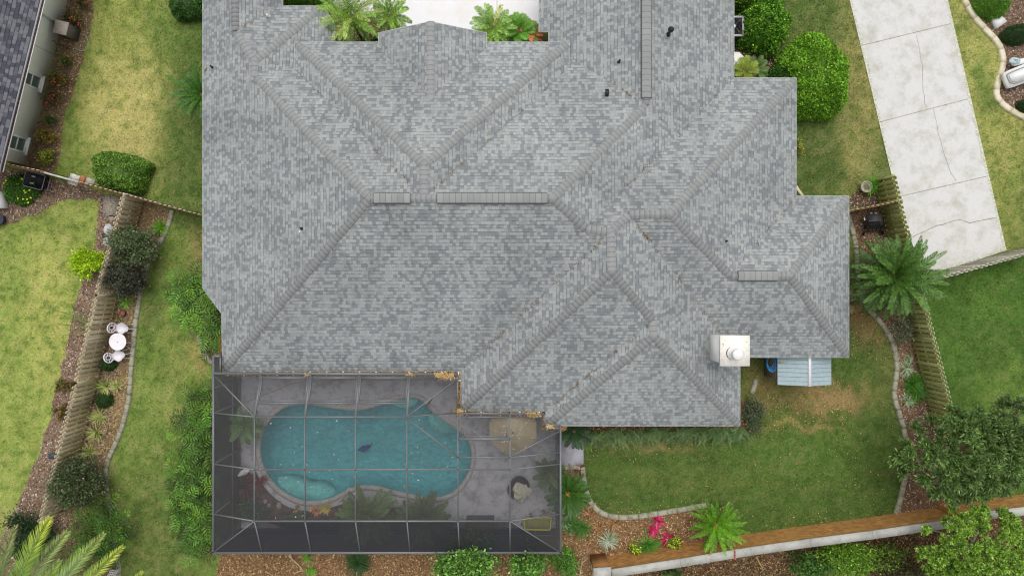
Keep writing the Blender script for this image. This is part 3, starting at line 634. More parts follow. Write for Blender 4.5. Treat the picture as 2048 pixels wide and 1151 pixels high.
for a, b in (('C1','A'),('W2','A'),('W0','W1'),('Ec','W1'),('Rr','B'),('J1','B'),('K1','J2'),('T4','K2'),('L1','K2'),('T2','L2'),('T1','L2'),('S1','J3'),('J4','J3'),('S3','J5'),('S4','J5'),('N1','AP'),('N2','AP')):
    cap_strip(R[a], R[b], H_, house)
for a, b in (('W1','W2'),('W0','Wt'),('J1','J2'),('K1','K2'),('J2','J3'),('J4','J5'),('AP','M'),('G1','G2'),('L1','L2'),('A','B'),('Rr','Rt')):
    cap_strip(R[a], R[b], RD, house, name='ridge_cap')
def vent(a, b, name='ridge_vent', w=.35):
    a = np.array(a)+[0,0,.02]; b = np.array(b)+[0,0,.02]; d = b-a; L_ = np.linalg.norm(d); d /= L_; s = np.array([-d[1], d[0], 0]); mb = MB(); dz = np.array([0, 0, 1.])
    n = int(L_/.21)
    for sg in (-1, 1):  # dark slotted edges
        mb.add([a+s*sg*w/2-dz*.06, b+s*sg*w/2-dz*.06, b+s*sg*w/2-dz*.0, a+s*sg*w/2-dz*.0], np.array([0,1,2,3]), C(50,50,50))
        mb.add([a+s*sg*(w/2+.035)-dz*.085, b+s*sg*(w/2+.035)-dz*.085, b+s*sg*(w/2-.01)-dz*.068, a+s*sg*(w/2-.01)-dz*.068], np.array([0,1,2,3]), C(104,106,105))
    for i in range(n):
        p, q = a+d*(L_*i/n+.012), a+d*L_*(i+1)/n; k = 1+RNG.normal(0, .04)
        V = [x+s*w/2*y+dz*(.055-.06*abs(y)) for x in (p, q) for y in (-1, 0, 1)]; mb.add(V, np.array([[0,3,4,1],[1,4,5,2]]), C(144,147,145)*k)
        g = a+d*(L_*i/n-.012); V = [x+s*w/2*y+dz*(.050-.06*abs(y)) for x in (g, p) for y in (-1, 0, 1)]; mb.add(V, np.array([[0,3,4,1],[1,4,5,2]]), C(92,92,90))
    mb.build(name, M['cap'], house)
vent(P(747,396,5.48), P(820,396,5.48)); vent(P(874,396,5.48), P(1095,396,5.48)); vent(P(1293,-90,3.91), P(1293,195,3.91)); vent(P(1476,551,3.94), P(1556,551,3.94))

def bmray(px, py, dr='z', val=0.0):
    """where the sight line through a photo point meets the roof"""
    d = Vector(((px-CX)/F, -(py-CY)/F, -1)); return d
_dg = None
def roof_at(px, py):
    global _dg
    if _dg is None: bpy.context.view_layer.update(); _dg = bpy.context.evaluated_depsgraph_get()
    ok, loc, nrm, idx = ROOF.ray_cast(Vector((0, 0, H)), bmray(px, py).normalized()); return np.array(loc)
# roof penetrations
PB = M['plastic_black']
def stack(px, py, r, h, name='plumbing_vent', m=PB, hood=False):
    b = roof_at(px, py)-[0, 0, .05]; mb = MB(); mb.lathe(b, [(r*1.8, 0), (r*1.8, .04), (r*1.3, .08), (r, .12), (r, h), (r*.7, h), (r*.7, h-.03)], 14)
    if hood: mb.lathe(b+[0, 0, h], [(r*.4, -.02), (r*1.9, .03), (r*1.9, .08), (r*.3, .17)], 16)
    mb.build(name, m, house)
stack(425,135,.035,.25); stack(604,457,.04,.22); stack(1238,124,.04,.25); stack(1452,482,.03,.2); stack(537,33,.04,.25, m=M['white']); stack(600,463,.03,.12, m=M['white'])
stack(1336,69,.06,.5,'exhaust_stack', hood=True); stack(1341,60,.035,.2)
b = roof_at(1213,188); mb = MB(); mb.box(b+[0,0,.07],(.11,.22,.14)); mb.box(b+[0,.02,.15],(.14,.25,.03)); mb.build('box_vent', PB, house)
# chimney chase, white
b = roof_at(1440, 700); cx0, cy0 = P(1442, 672, 4.75)[:2]; cx1, cy1 = P(1498, 730, 4.75)[:2]; cyc = (cy0+cy1)/2; cxc = (cx0+cx1)/2; sx, sy = cx1-cx0, cy0-cy1
mb = MB(); mb.box((cxc, cyc, 3.45), (sx-.1, sy-.1, 2.5)); mb.build('chimney', M['white'], house); CH = bpy.data.objects['chimney']
mb = MB(); mb.box((cxc, cyc, 4.72), (sx+.06, sy+.06, .07), col=C(246,242,232)); mb.box((cxc, cyc, 4.60), (sx-.0, sy-.0, .16), col=C(235,235,232))
o = mb.build('chimney_cap', M['vmix'], CH, origin=(0,0,0))
mb = MB(); fl = P(1468, 706, 4.76); mb.lathe(fl, [(.26, 0), (.25, .015), (.17, .02), (.17, .30)], 24); mb.lathe(fl+[0,0,.30], [(.17,0),(.2,.03),(.2,.12),(.21,.17),(.18,.21),(.02,.23)], 24)
mb.build('flue', M['white'], CH, origin=(0,0,0), smooth=False)
mb = MB()
for k in range(4):
    q = P(1442+RNG.choice([RNG.uniform(0,5), RNG.uniform(50,56)]), 672+RNG.uniform(0,58), 4.757); 
    mb = MB(); mb.lathe((*q[:2], 4.757), [(.004,0),(RNG.uniform(.012,.03),.002)], 6, col=C(200,160,90), ecc=(1,RNG.uniform(.5,2))); mb.build('rust_stain', M['vmix'], CH, origin=(0,0,0))
mb = MB(); a0 = np.linspace(2.2, 4.3, 9)
for a in a0: mb.lathe((fl[0]+.27*math.cos(a), fl[1]+.24*math.sin(a), 4.757), [(.005,0),(.035,.003)], 7, col=C(178,128,70))
mb.build('rust_stain', M['vmix'], CH, origin=(0,0,0))
mb = MB(); cr = roof_at(1408,690); mb.add([roof_at(1424,668)+[0,0,.04], roof_at(1406,690)+[0,0,.03], roof_at(1424,718)+[0,0,.04], P(1434,695,3.2)+[0,0,.12]], np.array([[0,1,3],[1,2,3]]), C(140,142,138)); mb.build('cricket', M['cap'], house)
# gutters with straps along the screened patio, leaves in them
STR = []; mbl = MB(); mbg = MB()
def gutter(a, b, wpx_dir):
    a = np.array(a, float); b = np.array(b, float); d = b-a; L_ = np.linalg.norm(d); d /= L_; o = np.array(wpx_dir, float); w = .17
    z = np.array([0, 0, 1.])
    mbg.bar(a+o*.09-z*.16, b+o*.09-z*.16, w, .02); mbg.bar(a+o*(w+.005)-z*.09, b+o*(w+.005)-z*.09, .012, .15)
    n = int(L_/.62)
    for i in range(n):
        p = a+d*(.2+i*(L_-.3)/max(1, n-1)); STR.append((p-z*.012, p+o*(w+.02)-z*.012))
    m_ = int(L_*420); t = RNG.uniform(0, L_, m_); q = a+d*t[:, None]+o*RNG.uniform(.03, w-.01, (m_, 1))-z*RNG.uniform(.03, .1, (m_, 1))
    leaves(mbl, q, unit(m_)*[1,1,.25], np.tile([0,0,1.], (m_, 1))+RNG.normal(0,.3,(m_,3)), RNG.uniform(.05,.11,m_), RNG.uniform(.025,.05,m_), pickcol(m_, [C(205,152,78),C(150,100,50),C(110,80,50),C(200,170,100)], [3,3,2,1]))
gutter(R['C1'], R['V1'], (0,-1,0)); gutter(R['V1']+[0,-.17,0], R['S1']+[0,-.17,0], (-1,0,0)); gutter(R['S1']+[-.17,0,0], R['S2']+[-.17,0,0], (0,-1,0)); gutter(R['S2']+[0,-.17,0], R['S3']+[0,-.17,0], (-1,0,0)); gutter(R['S3']+[-.17,0,0], P(1132,851,2.4), (0,-1,0))
for va, vb, dn_ in (('V1','J2',26),('S2','J4',22),('J1','T5',12),('K1','S5',22),('L1','T3',10),('M','N4',14),('M','N3',10),('Rr','Q1',10),('W0','Eb',5)):
    a_, b_ = R[va], R[vb]; m_ = int(dn_*9); t_ = np.repeat(RNG.random(dn_), 9)[:m_]+RNG.normal(0,.006,m_); t_ = t_.clip(.02,.97); q = a_+(b_-a_)*t_[:,None]+RNG.normal(0,.04,(m_,3))*[1,1,0]; q[:,2] += .05
    leaves(mbl, q, unit(m_)*[1,1,.2], np.tile([0,0,1.],(m_,1)), RNG.uniform(.03,.08,m_), RNG.uniform(.015,.035,m_), pickcol(m_, [C(150,128,92),C(120,100,74),C(172,150,96),C(96,92,82)], [2,3,1,3]))
g = mbg.build('gutter', M['alud'], house); 
for a_, b_ in STR: mbs = MB(); mbs.bar(a_, b_, .06, .012); mbs.build('strap', M['white'], g, origin=(0,0,0))
for (px, py, r) in ((918,824,.22),(1072,829,.16),(615,752,.09),(820,749,.12),(895,752,.3),(1100,853,.12),(880,750,.2),(1060,828,.12)):
    c = P(px, py, 2.85); m_ = int(650*r); q = c+RNG.normal(0, 1, (m_, 3))*[r*.45, r*.22, .015]
    leaves(mbl, q, unit(m_)*[1,1,.2], np.tile([0,0,1.], (m_, 1)), RNG.uniform(.05,.12,m_), RNG.uniform(.03,.06,m_), pickcol(m_, [C(200,168,112),C(180,130,70),C(170,160,120)], [3,2,2]))
tag(mbl.build('leaf_litter', M['chips']), 'dry tan leaves collected in the patio gutters', 'leaves', kind='stuff')
mb = MB(); a = R['C1']+[-.06, 0, -.02]; mb.tube([P(440,668,2.3), P(441,742,2.3)], .02, 6); mb.build('drip_pipe', M['terra'], house)

# ---------------- screened enclosure ----------------
cage = thing('screen_enclosure', (*CAGE[1][:2], 0), 'grey aluminium screen enclosure with flat top and sloped sides over the pool', 'screen enclosure')
Z0, Z1 = 2.75, 3.57
def beam(name, pts, w=.046, h=.07, m=None, parent=None):
    mb = MB()
    for a, b in zip(pts[:-1], pts[1:]): mb.bar(a, b, w, h)
    return mb.build(name, m or M['alu'], parent or cage)
xo = [509, 610, 711, 814, 916, 1020]; ZZ = Z1
T = lambda x, y: P(x, y, Z1)
O = lambda x, y: P(x, y, Z0)
rowY = [833, 938, 1041]
rowY2 = {509: 833, 610: 833, 711: 833, 814: 833, 916: 827, 1020: 825}
for x in xo: beam('rafter', [T(x if x < 1000 else 1020, rowY2[x]), T(x, 1041)])
for y, x0, x1 in ((833,509,814),(938,509,1020),(1041,509,1020),(877,916,1020),(914,916,1020),(826,916,1020)): beam('purlin', [T(x0,y), T(x1,y)], .055 if y not in (877,) else .09)
beam('brace', [T(814,833), P(914,757,2.86)]); beam('brace', [T(814,833), P(914,825,2.86)]); beam('brace', [T(814,836), T(916,913)])
beam('brace', [T(1020,912), P(1118,862,Z0)])
yh = P(0, 750, 2.88)[1]
for x in (509,610,711,814):
    a = T(x, 833); b = np.array([a[0], yh, 2.88]); beam('rafter', [a, b], .09 if x > 600 else .07)
xs4 = [T(x,833)[0] for x in (509,610,711,814)]
for i in range(3):
    for t in (.06, .62, .68):
        a = np.array([xs4[i], 0, 0]); z = 2.88+(Z1-2.88)*t; ya = yh+(T(0,833)[1]-yh)*t; beam('window_frame' if t < .65 else 'purlin', [[xs4[i],ya,z],[xs4[i+1],ya,z]], .06)
    for sg in (.07, -.07):
        xx = xs4[i]+sg if sg > 0 else xs4[i+1]+sg
        beam('window_frame', [[xx, yh-.05, 2.93], [xx, yh+(T(0,833)[1]-yh)*.62, 2.88+.69*.62]], .045)
beam('window_frame', [T(922,834), T(922,872)], .04); beam('window_frame', [T(1014,834), T(1014,872)], .04); beam('window_frame', [T(922,833), T(1014,833)], .04); beam('window_frame', [T(922,872), T(1014,872)], .04)
# header against the house gutter and outer eave beams
beam('header_beam', [P(427,746,Z0+.02), P(915,748,Z0+.02)], .1, .1); beam('header_beam', [P(915,748,Z0), P(915,824,Z0)], .07, .1); beam('header_beam', [P(915,827,Z0), P(1088,827,Z0)], .07, .1); beam('header_beam', [P(1088,827,Z0), P(1088,853,Z0)], .05, .1); beam('header_beam', [P(1088,855,Z0), P(1121,855,Z0)], .07, .08)
beam('eave_beam', [CAGE[0], CAGE[1]], .075, .1); beam('eave_beam', [CAGE[1]+[-.04,0,0], CAGE[2]+[.04,0,0]], .08, .1); beam('eave_beam', [CAGE[2], CAGE[3]], .075, .1)
beam('eave_beam', [CAGE[0], P(442,712,Z0)], .07, .07); beam('eave_beam', [P(441,712,Z0), P(441,744,Z0)], .05, .07)
# mansard members
PX = []
for x in xo:
    a = T(x,1041); b = np.array([a[0], CAGE[1][1], Z0]); beam('sloped_rafter', [a, b], .045, .06); PX.append(a[0])
PYl = []
for y in rowY:
    a = T(509,y); b = np.array([CAGE[0][0], a[1], Z0]); beam('sloped_rafter', [a, b], .045, .06); PYl.append(a[1])
PYr = []
for y in (914, 938, 1041):
    a = T(1020,y); b = np.array([CAGE[2][0], a[1], Z0]); beam('sloped_rafter', [a, b], .045, .06); PYr.append(a[1])
beam('brace', [T(509,833), P(431,752,Z0)], .05, .05)
beam('hip_rafter', [T(509,1041), CAGE[1]], .035, .05); beam('hip_rafter', [T(1020,1041), CAGE[2]], .035, .05)
# posts, rails
def post(x, y): 
    mb = MB(); mb.bar([x, y, 0], [x, y, Z0-.05], .07, .07, up=(0,1,0)); mb.build('post', M['alu'], cage)
for x in PX+[CAGE[1][0], CAGE[2][0]]: post(x, CAGE[1][1])
for y in PYl+[CAGE[0][1]]: post(CAGE[0][0], y)
for y in PYr+[CAGE[3][1]]: post(CAGE[2][0], y)
for zz in (.06, .9): 
    beam('chair_rail', [[CAGE[0][0], CAGE[0][1], zz], [CAGE[1][0], CAGE[1][1], zz]], .05, .06); beam('chair_rail', [[CAGE[1][0], CAGE[1][1], zz], [CAGE[2][0], CAGE[2][1], zz]], .05, .06); beam('chair_rail', [[CAGE[2][0], CAGE[2][1], zz], [CAGE[3][0], CAGE[3][1], zz]], .05, .06)
beam('post', [[CAGE[0][0]+.02, P(0,757,0)[1]+.0, 0], [CAGE[0][0]+.02, P(0,757,0)[1], Z0]], .06, .06)
# screens
mb = MB(); tl, tr_, br, bl = T(509,833), T(814,833), T(1020,1041), T(509,1041)
mb.add([T(509,833), T(509,1041), T(1020,1041), T(1020,826), T(916,826), T(814,833)], np.arange(6))
mb.add([T(509,833), T(814,833), [xs4[3], yh, 2.88], [xs4[0], yh, 2.88]], np.arange(4)); mb.add([T(814,833), P(914,757,2.86), [xs4[3], yh, 2.88]], np.arange(3)); mb.add([T(814,833), P(914,825,2.86), P(914,757,2.86)], np.arange(3)); mb.add([T(814,833), T(916,826), P(914,825,2.86)], np.arange(3))
mb.add([[xs4[3], yh, 2.88], P(914,757,2.86), P(915,750,2.8)], np.arange(3))
mb.build('roof_screen', M['screen'], cage)
mb = MB(); mb.add([T(509,833), [xs4[0], yh, 2.88], P(427,748,Z0), [CAGE[0][0], T(0,833)[1], Z0]], np.arange(4)); mb.add([T(509,833), [CAGE[0][0], T(0,833)[1], Z0], CAGE[1], T(509,1041)], np.arange(4))
mb.build('sloped_screen', M['screen'], cage); mb = MB(); mb.add([P(427,712,Z0), P(441,712,Z0), P(441,746,Z0), P(427,746,Z0)], np.arange(4)); mb.build('corner_screen', M['screen'], cage); mb = MB()
mb.add([T(1020,826), T(1020,912), P(1118,862,Z0), P(1121,856,Z0), P(1088,856,Z0), P(1088,827,Z0)], np.arange(6)); mb.add([T(1020,912), T(1020,1041), CAGE[2], P(1118,862,Z0)], np.arange(4)); mb.build('sloped_screen', M['screen'], cage)
mb = MB(); mb.add([T(509,1041), CAGE[1], CAGE[2], T(1020,1041)], np.arange(4)); mb.build('sloped_screen', M['screenw'], cage)
for a, b in ((0,1),(1,2),(2,3)):
    p, q = CAGE[a].copy(), CAGE[b].copy(); mb = MB(); mb.add([[*p[:2],.05],[*q[:2],.05],[*q[:2],Z0-.06],[*p[:2],Z0-.06]], np.arange(4)); mb.build('wall_screen', M['screenw'], cage)

# ---------------- neighbour house, north-west ----------------
def ray(px, py): return np.array([(px-CX)/F, -(py-CY)/F, -1.])
wa, wb = P(136,0,0), P(56,329,0); wd = (wb-wa)/np.linalg.norm(wb-wa); wnrm = np.array([-wd[1], wd[0], 0]); 
if wnrm[0] < 0: wnrm = -wnrm
def onwall(px, py, off=0.0):
    d = ray(px, py); o = np.array([0, 0, H]); p0 = wa+wnrm*off; t = np.dot(p0-o, wnrm)/np.dot(d, wnrm); return o+d*t
nb = thing('neighbour_house', tuple(wb), 'neighbouring house with dark shingle roof and pale green stucco wall, top left', 'house')
w0, w1 = wa-wd*4, wb+wd*.05
mb = MB(); mb.prism(np.array([w0, w1, w1-wnrm*9, w0-wnrm*9]), 0, 2.65); mb.build('wall', M['stucco'], nb)
ea, eb = P(81,0,2.7), P(1,327,2.7); ed = (eb-ea)/np.linalg.norm(eb-ea); en = np.array([-ed[1], ed[0], 0]); en = en if en[0] > 0 else -en
e0, e1 = ea-ed*4, eb+ed*.3; rp = -en*6+np.array([0, 0, 2.6])
ro = roof_mesh('roof', [(tuple(en[:2]), [e0, e1, e1+rp-ed*0, e0+rp])], nb, M['shingle2'], .13, org=wb)
mb = MB(); mb.bar(e0-en*.02-[0,0,.11], e1-en*.02-[0,0,.11], .03, .2); mb.build('fascia', M['white'], nb)
mb = MB(); z = np.array([0,0,1.]); mb.bar(e0+en*.05-z*.1, e1+en*.05-z*.1, .1, .012); mb.bar(e0+en*.1-z*.05, e1+en*.1-z*.05, .012, .1); mb.bar(e0+en*.115-z*.0, e1+en*.115-z*.0, .025, .012); 
mb.build('gutter', mat('dark_gutter', C(62,54,58), .5, .2), nb)
mb = MB(); mb.bar(e0+en*.145-z*.04, e1+en*.145-z*.04, .04, .02); mb.build('trim', mat('pinkish_trim', C(225,212,212), .6), nb)
mb = MB(); mb.add([e0-z*.18, e1-z*.18, e1-z*.18-en*.55, e0-z*.18-en*.55], np.arange(4)); mb.build('soffit', M['white'], nb)
for (s0, s1) in (((81,153),(76,181)), ((52,276),(46,306))):
    a, b = onwall(*s0), onwall(*s1); zb = (a[2]+b[2])/2; a[2] = b[2] = zb; Lw = np.linalg.norm((b-a)[:2]); c = (a+b)/2; hh = 1.0 if s0[0] > 60 else .98
    hh = min(hh, 2.45-zb); 
    f = MB(); ww = Lw; t = .07; o_ = wnrm*.03
    f.bar(a+o_, b+o_, .08, t); f.bar(a+o_+z*hh, b+o_+z*hh, .08, t); 
    for q, s in ((a, 1), (b, -1)): f.bar(q+o_+wd*t/2*s+z*t/2, q+o_+wd*t/2*s+z*(hh-t/2), .08, t, up=wnrm)
    f.bar(a+o_*.8+z*hh*.5+wd*t, b+o_*.8+z*hh*.5-wd*t, .05, .04)
    fr_ = f.build('window', M['white'], nb)
    g_ = MB(); g_.add([a+wd*t+z*t/2+wnrm*.012, b-wd*t+z*t/2+wnrm*.012, b-wd*t+z*(hh-t/2)+wnrm*.012, a+wd*t+z*(hh-t/2)+wnrm*.012], np.arange(4)); g_.build('pane', M['glass'], fr_, origin=tuple(wb))
    s_ = MB(); s_.bar(a+wnrm*.07-z*.06-wd*.06, b+wnrm*.07-z*.06+wd*.06, .15, .05); s_.build('sill', M['white'], fr_, origin=tuple(wb))
dp = onwall(130,56); mb = MB(); x0 = np.array([dp[0], dp[1], 0])+wnrm*.06; mb.bar(x0+z*.12, x0+z*2.3, .07, .09, up=wnrm); mb.bar(x0+z*.12, x0+z*.04+wnrm*.25, .07, .08); mb.build('downspout', mat('beige_downspout', C(205,205,188), .6), nb)
lp = onwall(84,18); mb = MB(); mb.lathe(lp+wnrm*.06, [(.04,-.04),(.07,.0),(.05,.06)], 12); mb.lathe(lp+wnrm*.1+wd*.12, [(.03,-.04),(.055,.0),(.04,.05)], 12); mb.build('floodlight', M['white'], nb)
mb = MB(); q = onwall(100,106); mb.bar([q[0],q[1],.02]+wnrm*.004, [q[0],q[1],2.4]+wnrm*.004, .02, .008, up=wnrm); mb.build('control_joint', mat('joint_line', C(180,186,172), .9), nb)
# faucet and hose
fz = onwall(104,81); mb = MB(); pts = [fz+wnrm*.03, fz+wnrm*.12, P(112,90,.6), P(122,91,.35), P(132,95,.1), P(140,97,.04)]; mb.tube(pts, .014, 6); tag(mb.build('garden_hose', PB), 'thin black hose dropping from the neighbour stucco wall to the ground', 'hose')
# hose box
hb = P(148,70,0); t = thing('hose_cabinet', tuple(hb), 'beige cabinet with sloped lid beside the rose shrub at the neighbour wall', 'cabinet')
az = math.atan2(wd[1], wd[0]); mb = MB(); mb.box(hb+[0,0,.4], (.5,.52,.78), az); mb.build('cabinet_body', mat('dark_cabinet', C(92,86,80), .7), t)
mb = MB(); mb.box(hb+[-.03,0.01,.82], (.56,.58,.07), az, tilt=.06); mb.build('lid', mat('pinkish_beige_lid', C(205,190,182), .6), t)
mb = MB(); c = P(162,85,.25)
mb.tube([c+[.32*math.cos(a), .36*math.sin(a), .04*math.sin(a*2)] for a in np.linspace(-2.6, 1.5, 20)], .016, 6); tag(mb.build('garden_hose', mat('grey_green_hose', C(140,152,140), .5)), 'grey green hose looping round the beige cabinet', 'hose')

# ---------------- fences ----------------
def shadowbox(name, a, b, label, cat='fence', h=1.75, pk=.14, gap=.07, side=1, colr=(C(190,178,148), C(160,148,118)), rails=3, both=True, cap=C(205,198,175), lean=0.0, dip=0, seg=None):
    a = np.array(a, float); b = np.array(b, float); a[2] = b[2] = 0; d = b-a; L_ = np.linalg.norm(d); d /= L_; s = np.array([-d[1], d[0], 0])*side; z = np.array([0,0,1.])
    t = thing(name, tuple(a), label, cat)
    step = pk+gap; n = int(L_/step)
    for face, off in ((1, .045), (-1, -.045)) if both else ((1, .03),):
        mb = MB()
        for i in range(n):
            x = (i+.5+(0 if face == 1 else .5))*step
            if x > L_: continue
            k = RNG.uniform(0, 1); c = (colr[0]*k+colr[1]*(1-k))*(1+RNG.normal(0, .1)); hh = h+RNG.normal(0, .012); w = pk*(1+RNG.normal(0,.03)); th = .018
            p = a+d*x+s*(off+RNG.normal(0,.003)); tw = RNG.normal(0,.02)
            dd = d*math.cos(tw)+s*math.sin(tw); q = [p-dd*w/2, p+dd*w/2]; o_ = s*th/2
            ce = c*1.0
            # dog-eared picket
            prof = [(-1, .02), (1, .02), (1, hh-.04), (.6, hh), (-.6, hh), (-1, hh-.04)]
            V = [p+dd*w/2*u+z*v+o_*g for g in (-1, 1) for u, v in prof]; cc = np.tile(c, (12, 1)); 
            cc2 = np.tile(cap*(1+RNG.normal(0,.06)), (12, 1))
            mb.add(V, [np.array([[5,4,3,2,1,0],[6,7,8,9,10,11]]), np.array([[0,1,7,6],[1,2,8,7],[5,0,6,11]])], cc)
            mb.add(V, np.array([[2,3,9,8],[3,4,10,9],[4,5,11,10]]), cc2)
        mb.build('pickets', M['wood'], t)
    for zz in np.linspace(.22, h-.2, rails):
        mb = MB(); mb.bar(a+z*zz, b+z*zz, .07, .04, col=colr[1]*1.05); mb.build('rail', M['wood'], t)
    m_ = max(1, int(round(L_/2.4)))
    for i in range(m_+1):
        p = a+d*(L_*i/m_); mb = MB(); mb.box(p+z*(h-.08)/2-s*0, (.09,.09,h-.08), math.atan2(d[1],d[0]), col=colr[1]*.95); mb.build('post', M['wood'], t)
    return t
zt = 1.75
def tp(px, py, z_=zt): return P(px, py, z_)
LW = (C(244,228,200), C(208,192,162))
shadowbox('wooden_fence', tp(245,387), tp(190,590), 'weathered tan shadowbox fence from the gate corner down past the olive bushes', side=1, colr=LW)
shadowbox('wooden_fence', tp(190,590), tp(149,766), 'weathered tan shadowbox fence behind the white cast table and chairs', side=1, colr=LW)
shadowbox('wooden_fence', tp(149,766), tp(77,1045), 'weathered tan shadowbox fence running down into the big palm at bottom left', side=1, colr=LW)
GW = (C(216,216,150), C(176,178,116))
shadowbox('wooden_fence', tp(1790,350), tp(1846,583), 'mossy green shadowbox fence between the driveway end and the black cart', side=1, colr=GW, cap=C(190,190,160))
shadowbox('wooden_fence', tp(1846,583), tp(1918,868), 'mossy green shadowbox fence beside the neighbour lawn, below the round palm', side=1, colr=GW, cap=C(205,205,180))
GR = (C(212,208,192), C(180,176,158))
shadowbox('wooden_fence', tp(1866,560), tp(2110,491), 'grey shadowbox fence along the end of the driveway at the right edge', side=1, colr=GR, cap=C(230,228,215))
shadowbox('wooden_fence', tp(1702,421,1.6), tp(1806,401,1.6), 'short tan fence joining the house to the mossy fence, in front of the black cart', h=1.6, side=1, both=False, colr=(C(190,160,118), C(150,118,80)), cap=C(215,205,180))
shadowbox('wooden_fence', tp(-40,318,1.7), tp(80,342,1.7), 'short cream topped fence at the foot of the neighbour house wall', h=1.7, both=False, colr=(C(176,140,100), C(140,104,70)), cap=C(222,212,190))
shadowbox('wooden_fence', tp(156,364,1.7), tp(245,388,1.7), 'cream topped fence segment below the boxy hedge shrub', h=1.7, both=False, colr=(C(176,140,100), C(140,104,70)), cap=C(222,212,190))
shadowbox('wooden_fence', tp(246,388,1.7), tp(404,431,1.7), 'pale topped fence segment running from the fence corner to the house roof', h=1.7, both=False, colr=(C(176,150,110), C(140,110,78)), cap=C(225,218,198))
# gate
ga, gb = tp(82,343,1.55), tp(154,363,1.55); ga[2] = gb[2] = 0; t = thing('garden_gate', tuple(ga), 'narrow grey framed gate beside the black wheeled bin', 'gate'); z = np.array([0,0,1.])
mb = MB(); mb.bar(ga+z*1.5, gb+z*1.5, .07, .06, col=C(190,190,188)); mb.bar(ga+z*.25, gb+z*.25, .06, .06, col=C(150,150,148)); mb.bar(ga+z*.1, ga+z*1.55, .08, .08, col=C(190,175,150), up=(0,1,0)); mb.bar(gb+z*.1, gb+z*1.55, .08, .08, col=C(190,175,150), up=(0,1,0)); mb.bar(ga+z*.25, gb+z*1.5, .05, .05, col=C(130,120,100)); mb.build('gate_frame', M['wood'], t)
gd = (gb-ga); gl_ = np.linalg.norm(gd); gd /= gl_; mb = MB()
for i in range(int(gl_/.16)): p = ga+gd*(.1+.16*i); mb.box(p+z*.8+np.array([gd[1],-gd[0],0])*.04, (.13,.018,1.35), math.atan2(gd[1],gd[0]), col=C(168,150,118)*(1+RNG.normal(0,.1)))
mb.build('boards', M['wood'], t); mb = MB(); mb.box(ga+gd*.25+z*1.3+np.array([-gd[1],gd[0],0])*.05, (.3,.03,.05), math.atan2(gd[1],gd[0])); mb.build('hinge', PB, t)

# ---------------- brick garden wall ----------------
def brickwall(name, top, h, label, cw=.34):
    tops = [P(a, b, h) for a, b in top]; t = thing(name, (*tops[0][:2], 0), label, 'wall')
    V = []; FF = []; UV = []; s0 = 0; org = np.array([*tops[0][:2], 0]); cm = MB()
    for a, b in zip(tops[:-1], tops[1:]):
        d = (b-a)[:2]; L_ = np.linalg.norm(d); d /= L_; n_ = np.array([-d[1], d[0]])  # towards north
        a0 = a[:2]-n_*.06; b0 = b[:2]-n_*.06; a1 = a[:2]-n_*(cw-.06); b1 = b[:2]-n_*(cw-.06)
        for p, q, zt_ in ((a0, b0, h-.09), (b1, a1, h-.09)):
            k = len(V); V += [(*p, -.05), (*q, -.05), (*q, zt_), (*p, zt_)]; FF.append([k, k+1, k+2, k+3]); UV += [(s0, 0), (s0+L_, 0), (s0+L_, zt_), (s0, zt_)]
        for p, q in ((a1, a0), (b0, b1)):
            k = len(V); V += [(*p, -.05), (*q, -.05), (*q, h-.09), (*p, h-.09)]; FF.append([k, k+1, k+2, k+3]); UV += [(0, 0), (.3, 0), (.3, h), (0, h)]
        ns = max(1, int(L_/2.3))
        for i in range(ns):
            p, q = a+(b-a)*(i/ns), a+(b-a)*((i+1)/ns); e = (q-p)/np.linalg.norm(q-p)*.006; o_ = np.array([*n_, 0]); mid = -o_*(cw/2); jz = np.array([0,0,RNG.normal(0,.003)])
            cm.bar(p+e+mid-[0,0,.045]+jz, q-e+mid-[0,0,.045]+jz, cw, .09)
        s0 += L_
    me = bpy.data.meshes.new('brickwork'); me.from_pydata([tuple(np.array(v)-org) for v in V], [], FF); ul = me.uv_layers.new(name='UVMap'); ul.data.foreach_set('uv', np.array(UV, np.float32).ravel()); me.materials.append(M['brick'])
    o = bpy.data.objects.new('brickwork', me); SC.collection.objects.link(o); o.parent = t
    cm.build('coping', M['capstone'], t); return t
wt = brickwall('brick_wall', [(1222,1138),(1360,1117),(1500,1094),(1620,1077),(1745,1061),(1919,1036)], 1.6, 'long orange brick garden wall with pale concrete coping along the bottom right')
mb = MB(); pa = P(1187,1138,1.66); pb_ = P(1222,1138,1.66); org = ORG[wt.name]; mb.prism(np.array([pa+[-.0,.05,0], pb_+[0,.1,0], pb_+[0,-.5,0], pa+[0,-.5,0]]), 1.56, 1.68); mb.build('pier_cap', M['capstone'], wt)
mb = MB(); mb.prism(np.array([pa+[.05,.0,0], pb_+[-.02,.05,0], pb_+[-.02,-.45,0], pa+[.05,-.45,0]]), 0, 1.56, col=C(168,120,76)); mb.build('pier', M['wood'], wt)
brickwall('brick_wall', [(1922,1027),(2120,1006)], 1.6, 'continuation of the orange brick wall under the dark tree at the right edge')
mb = MB(); mb.bar(P(1168,1149,.25), P(1187,1148,1.5), .1, .1, col=C(170,168,160)); 
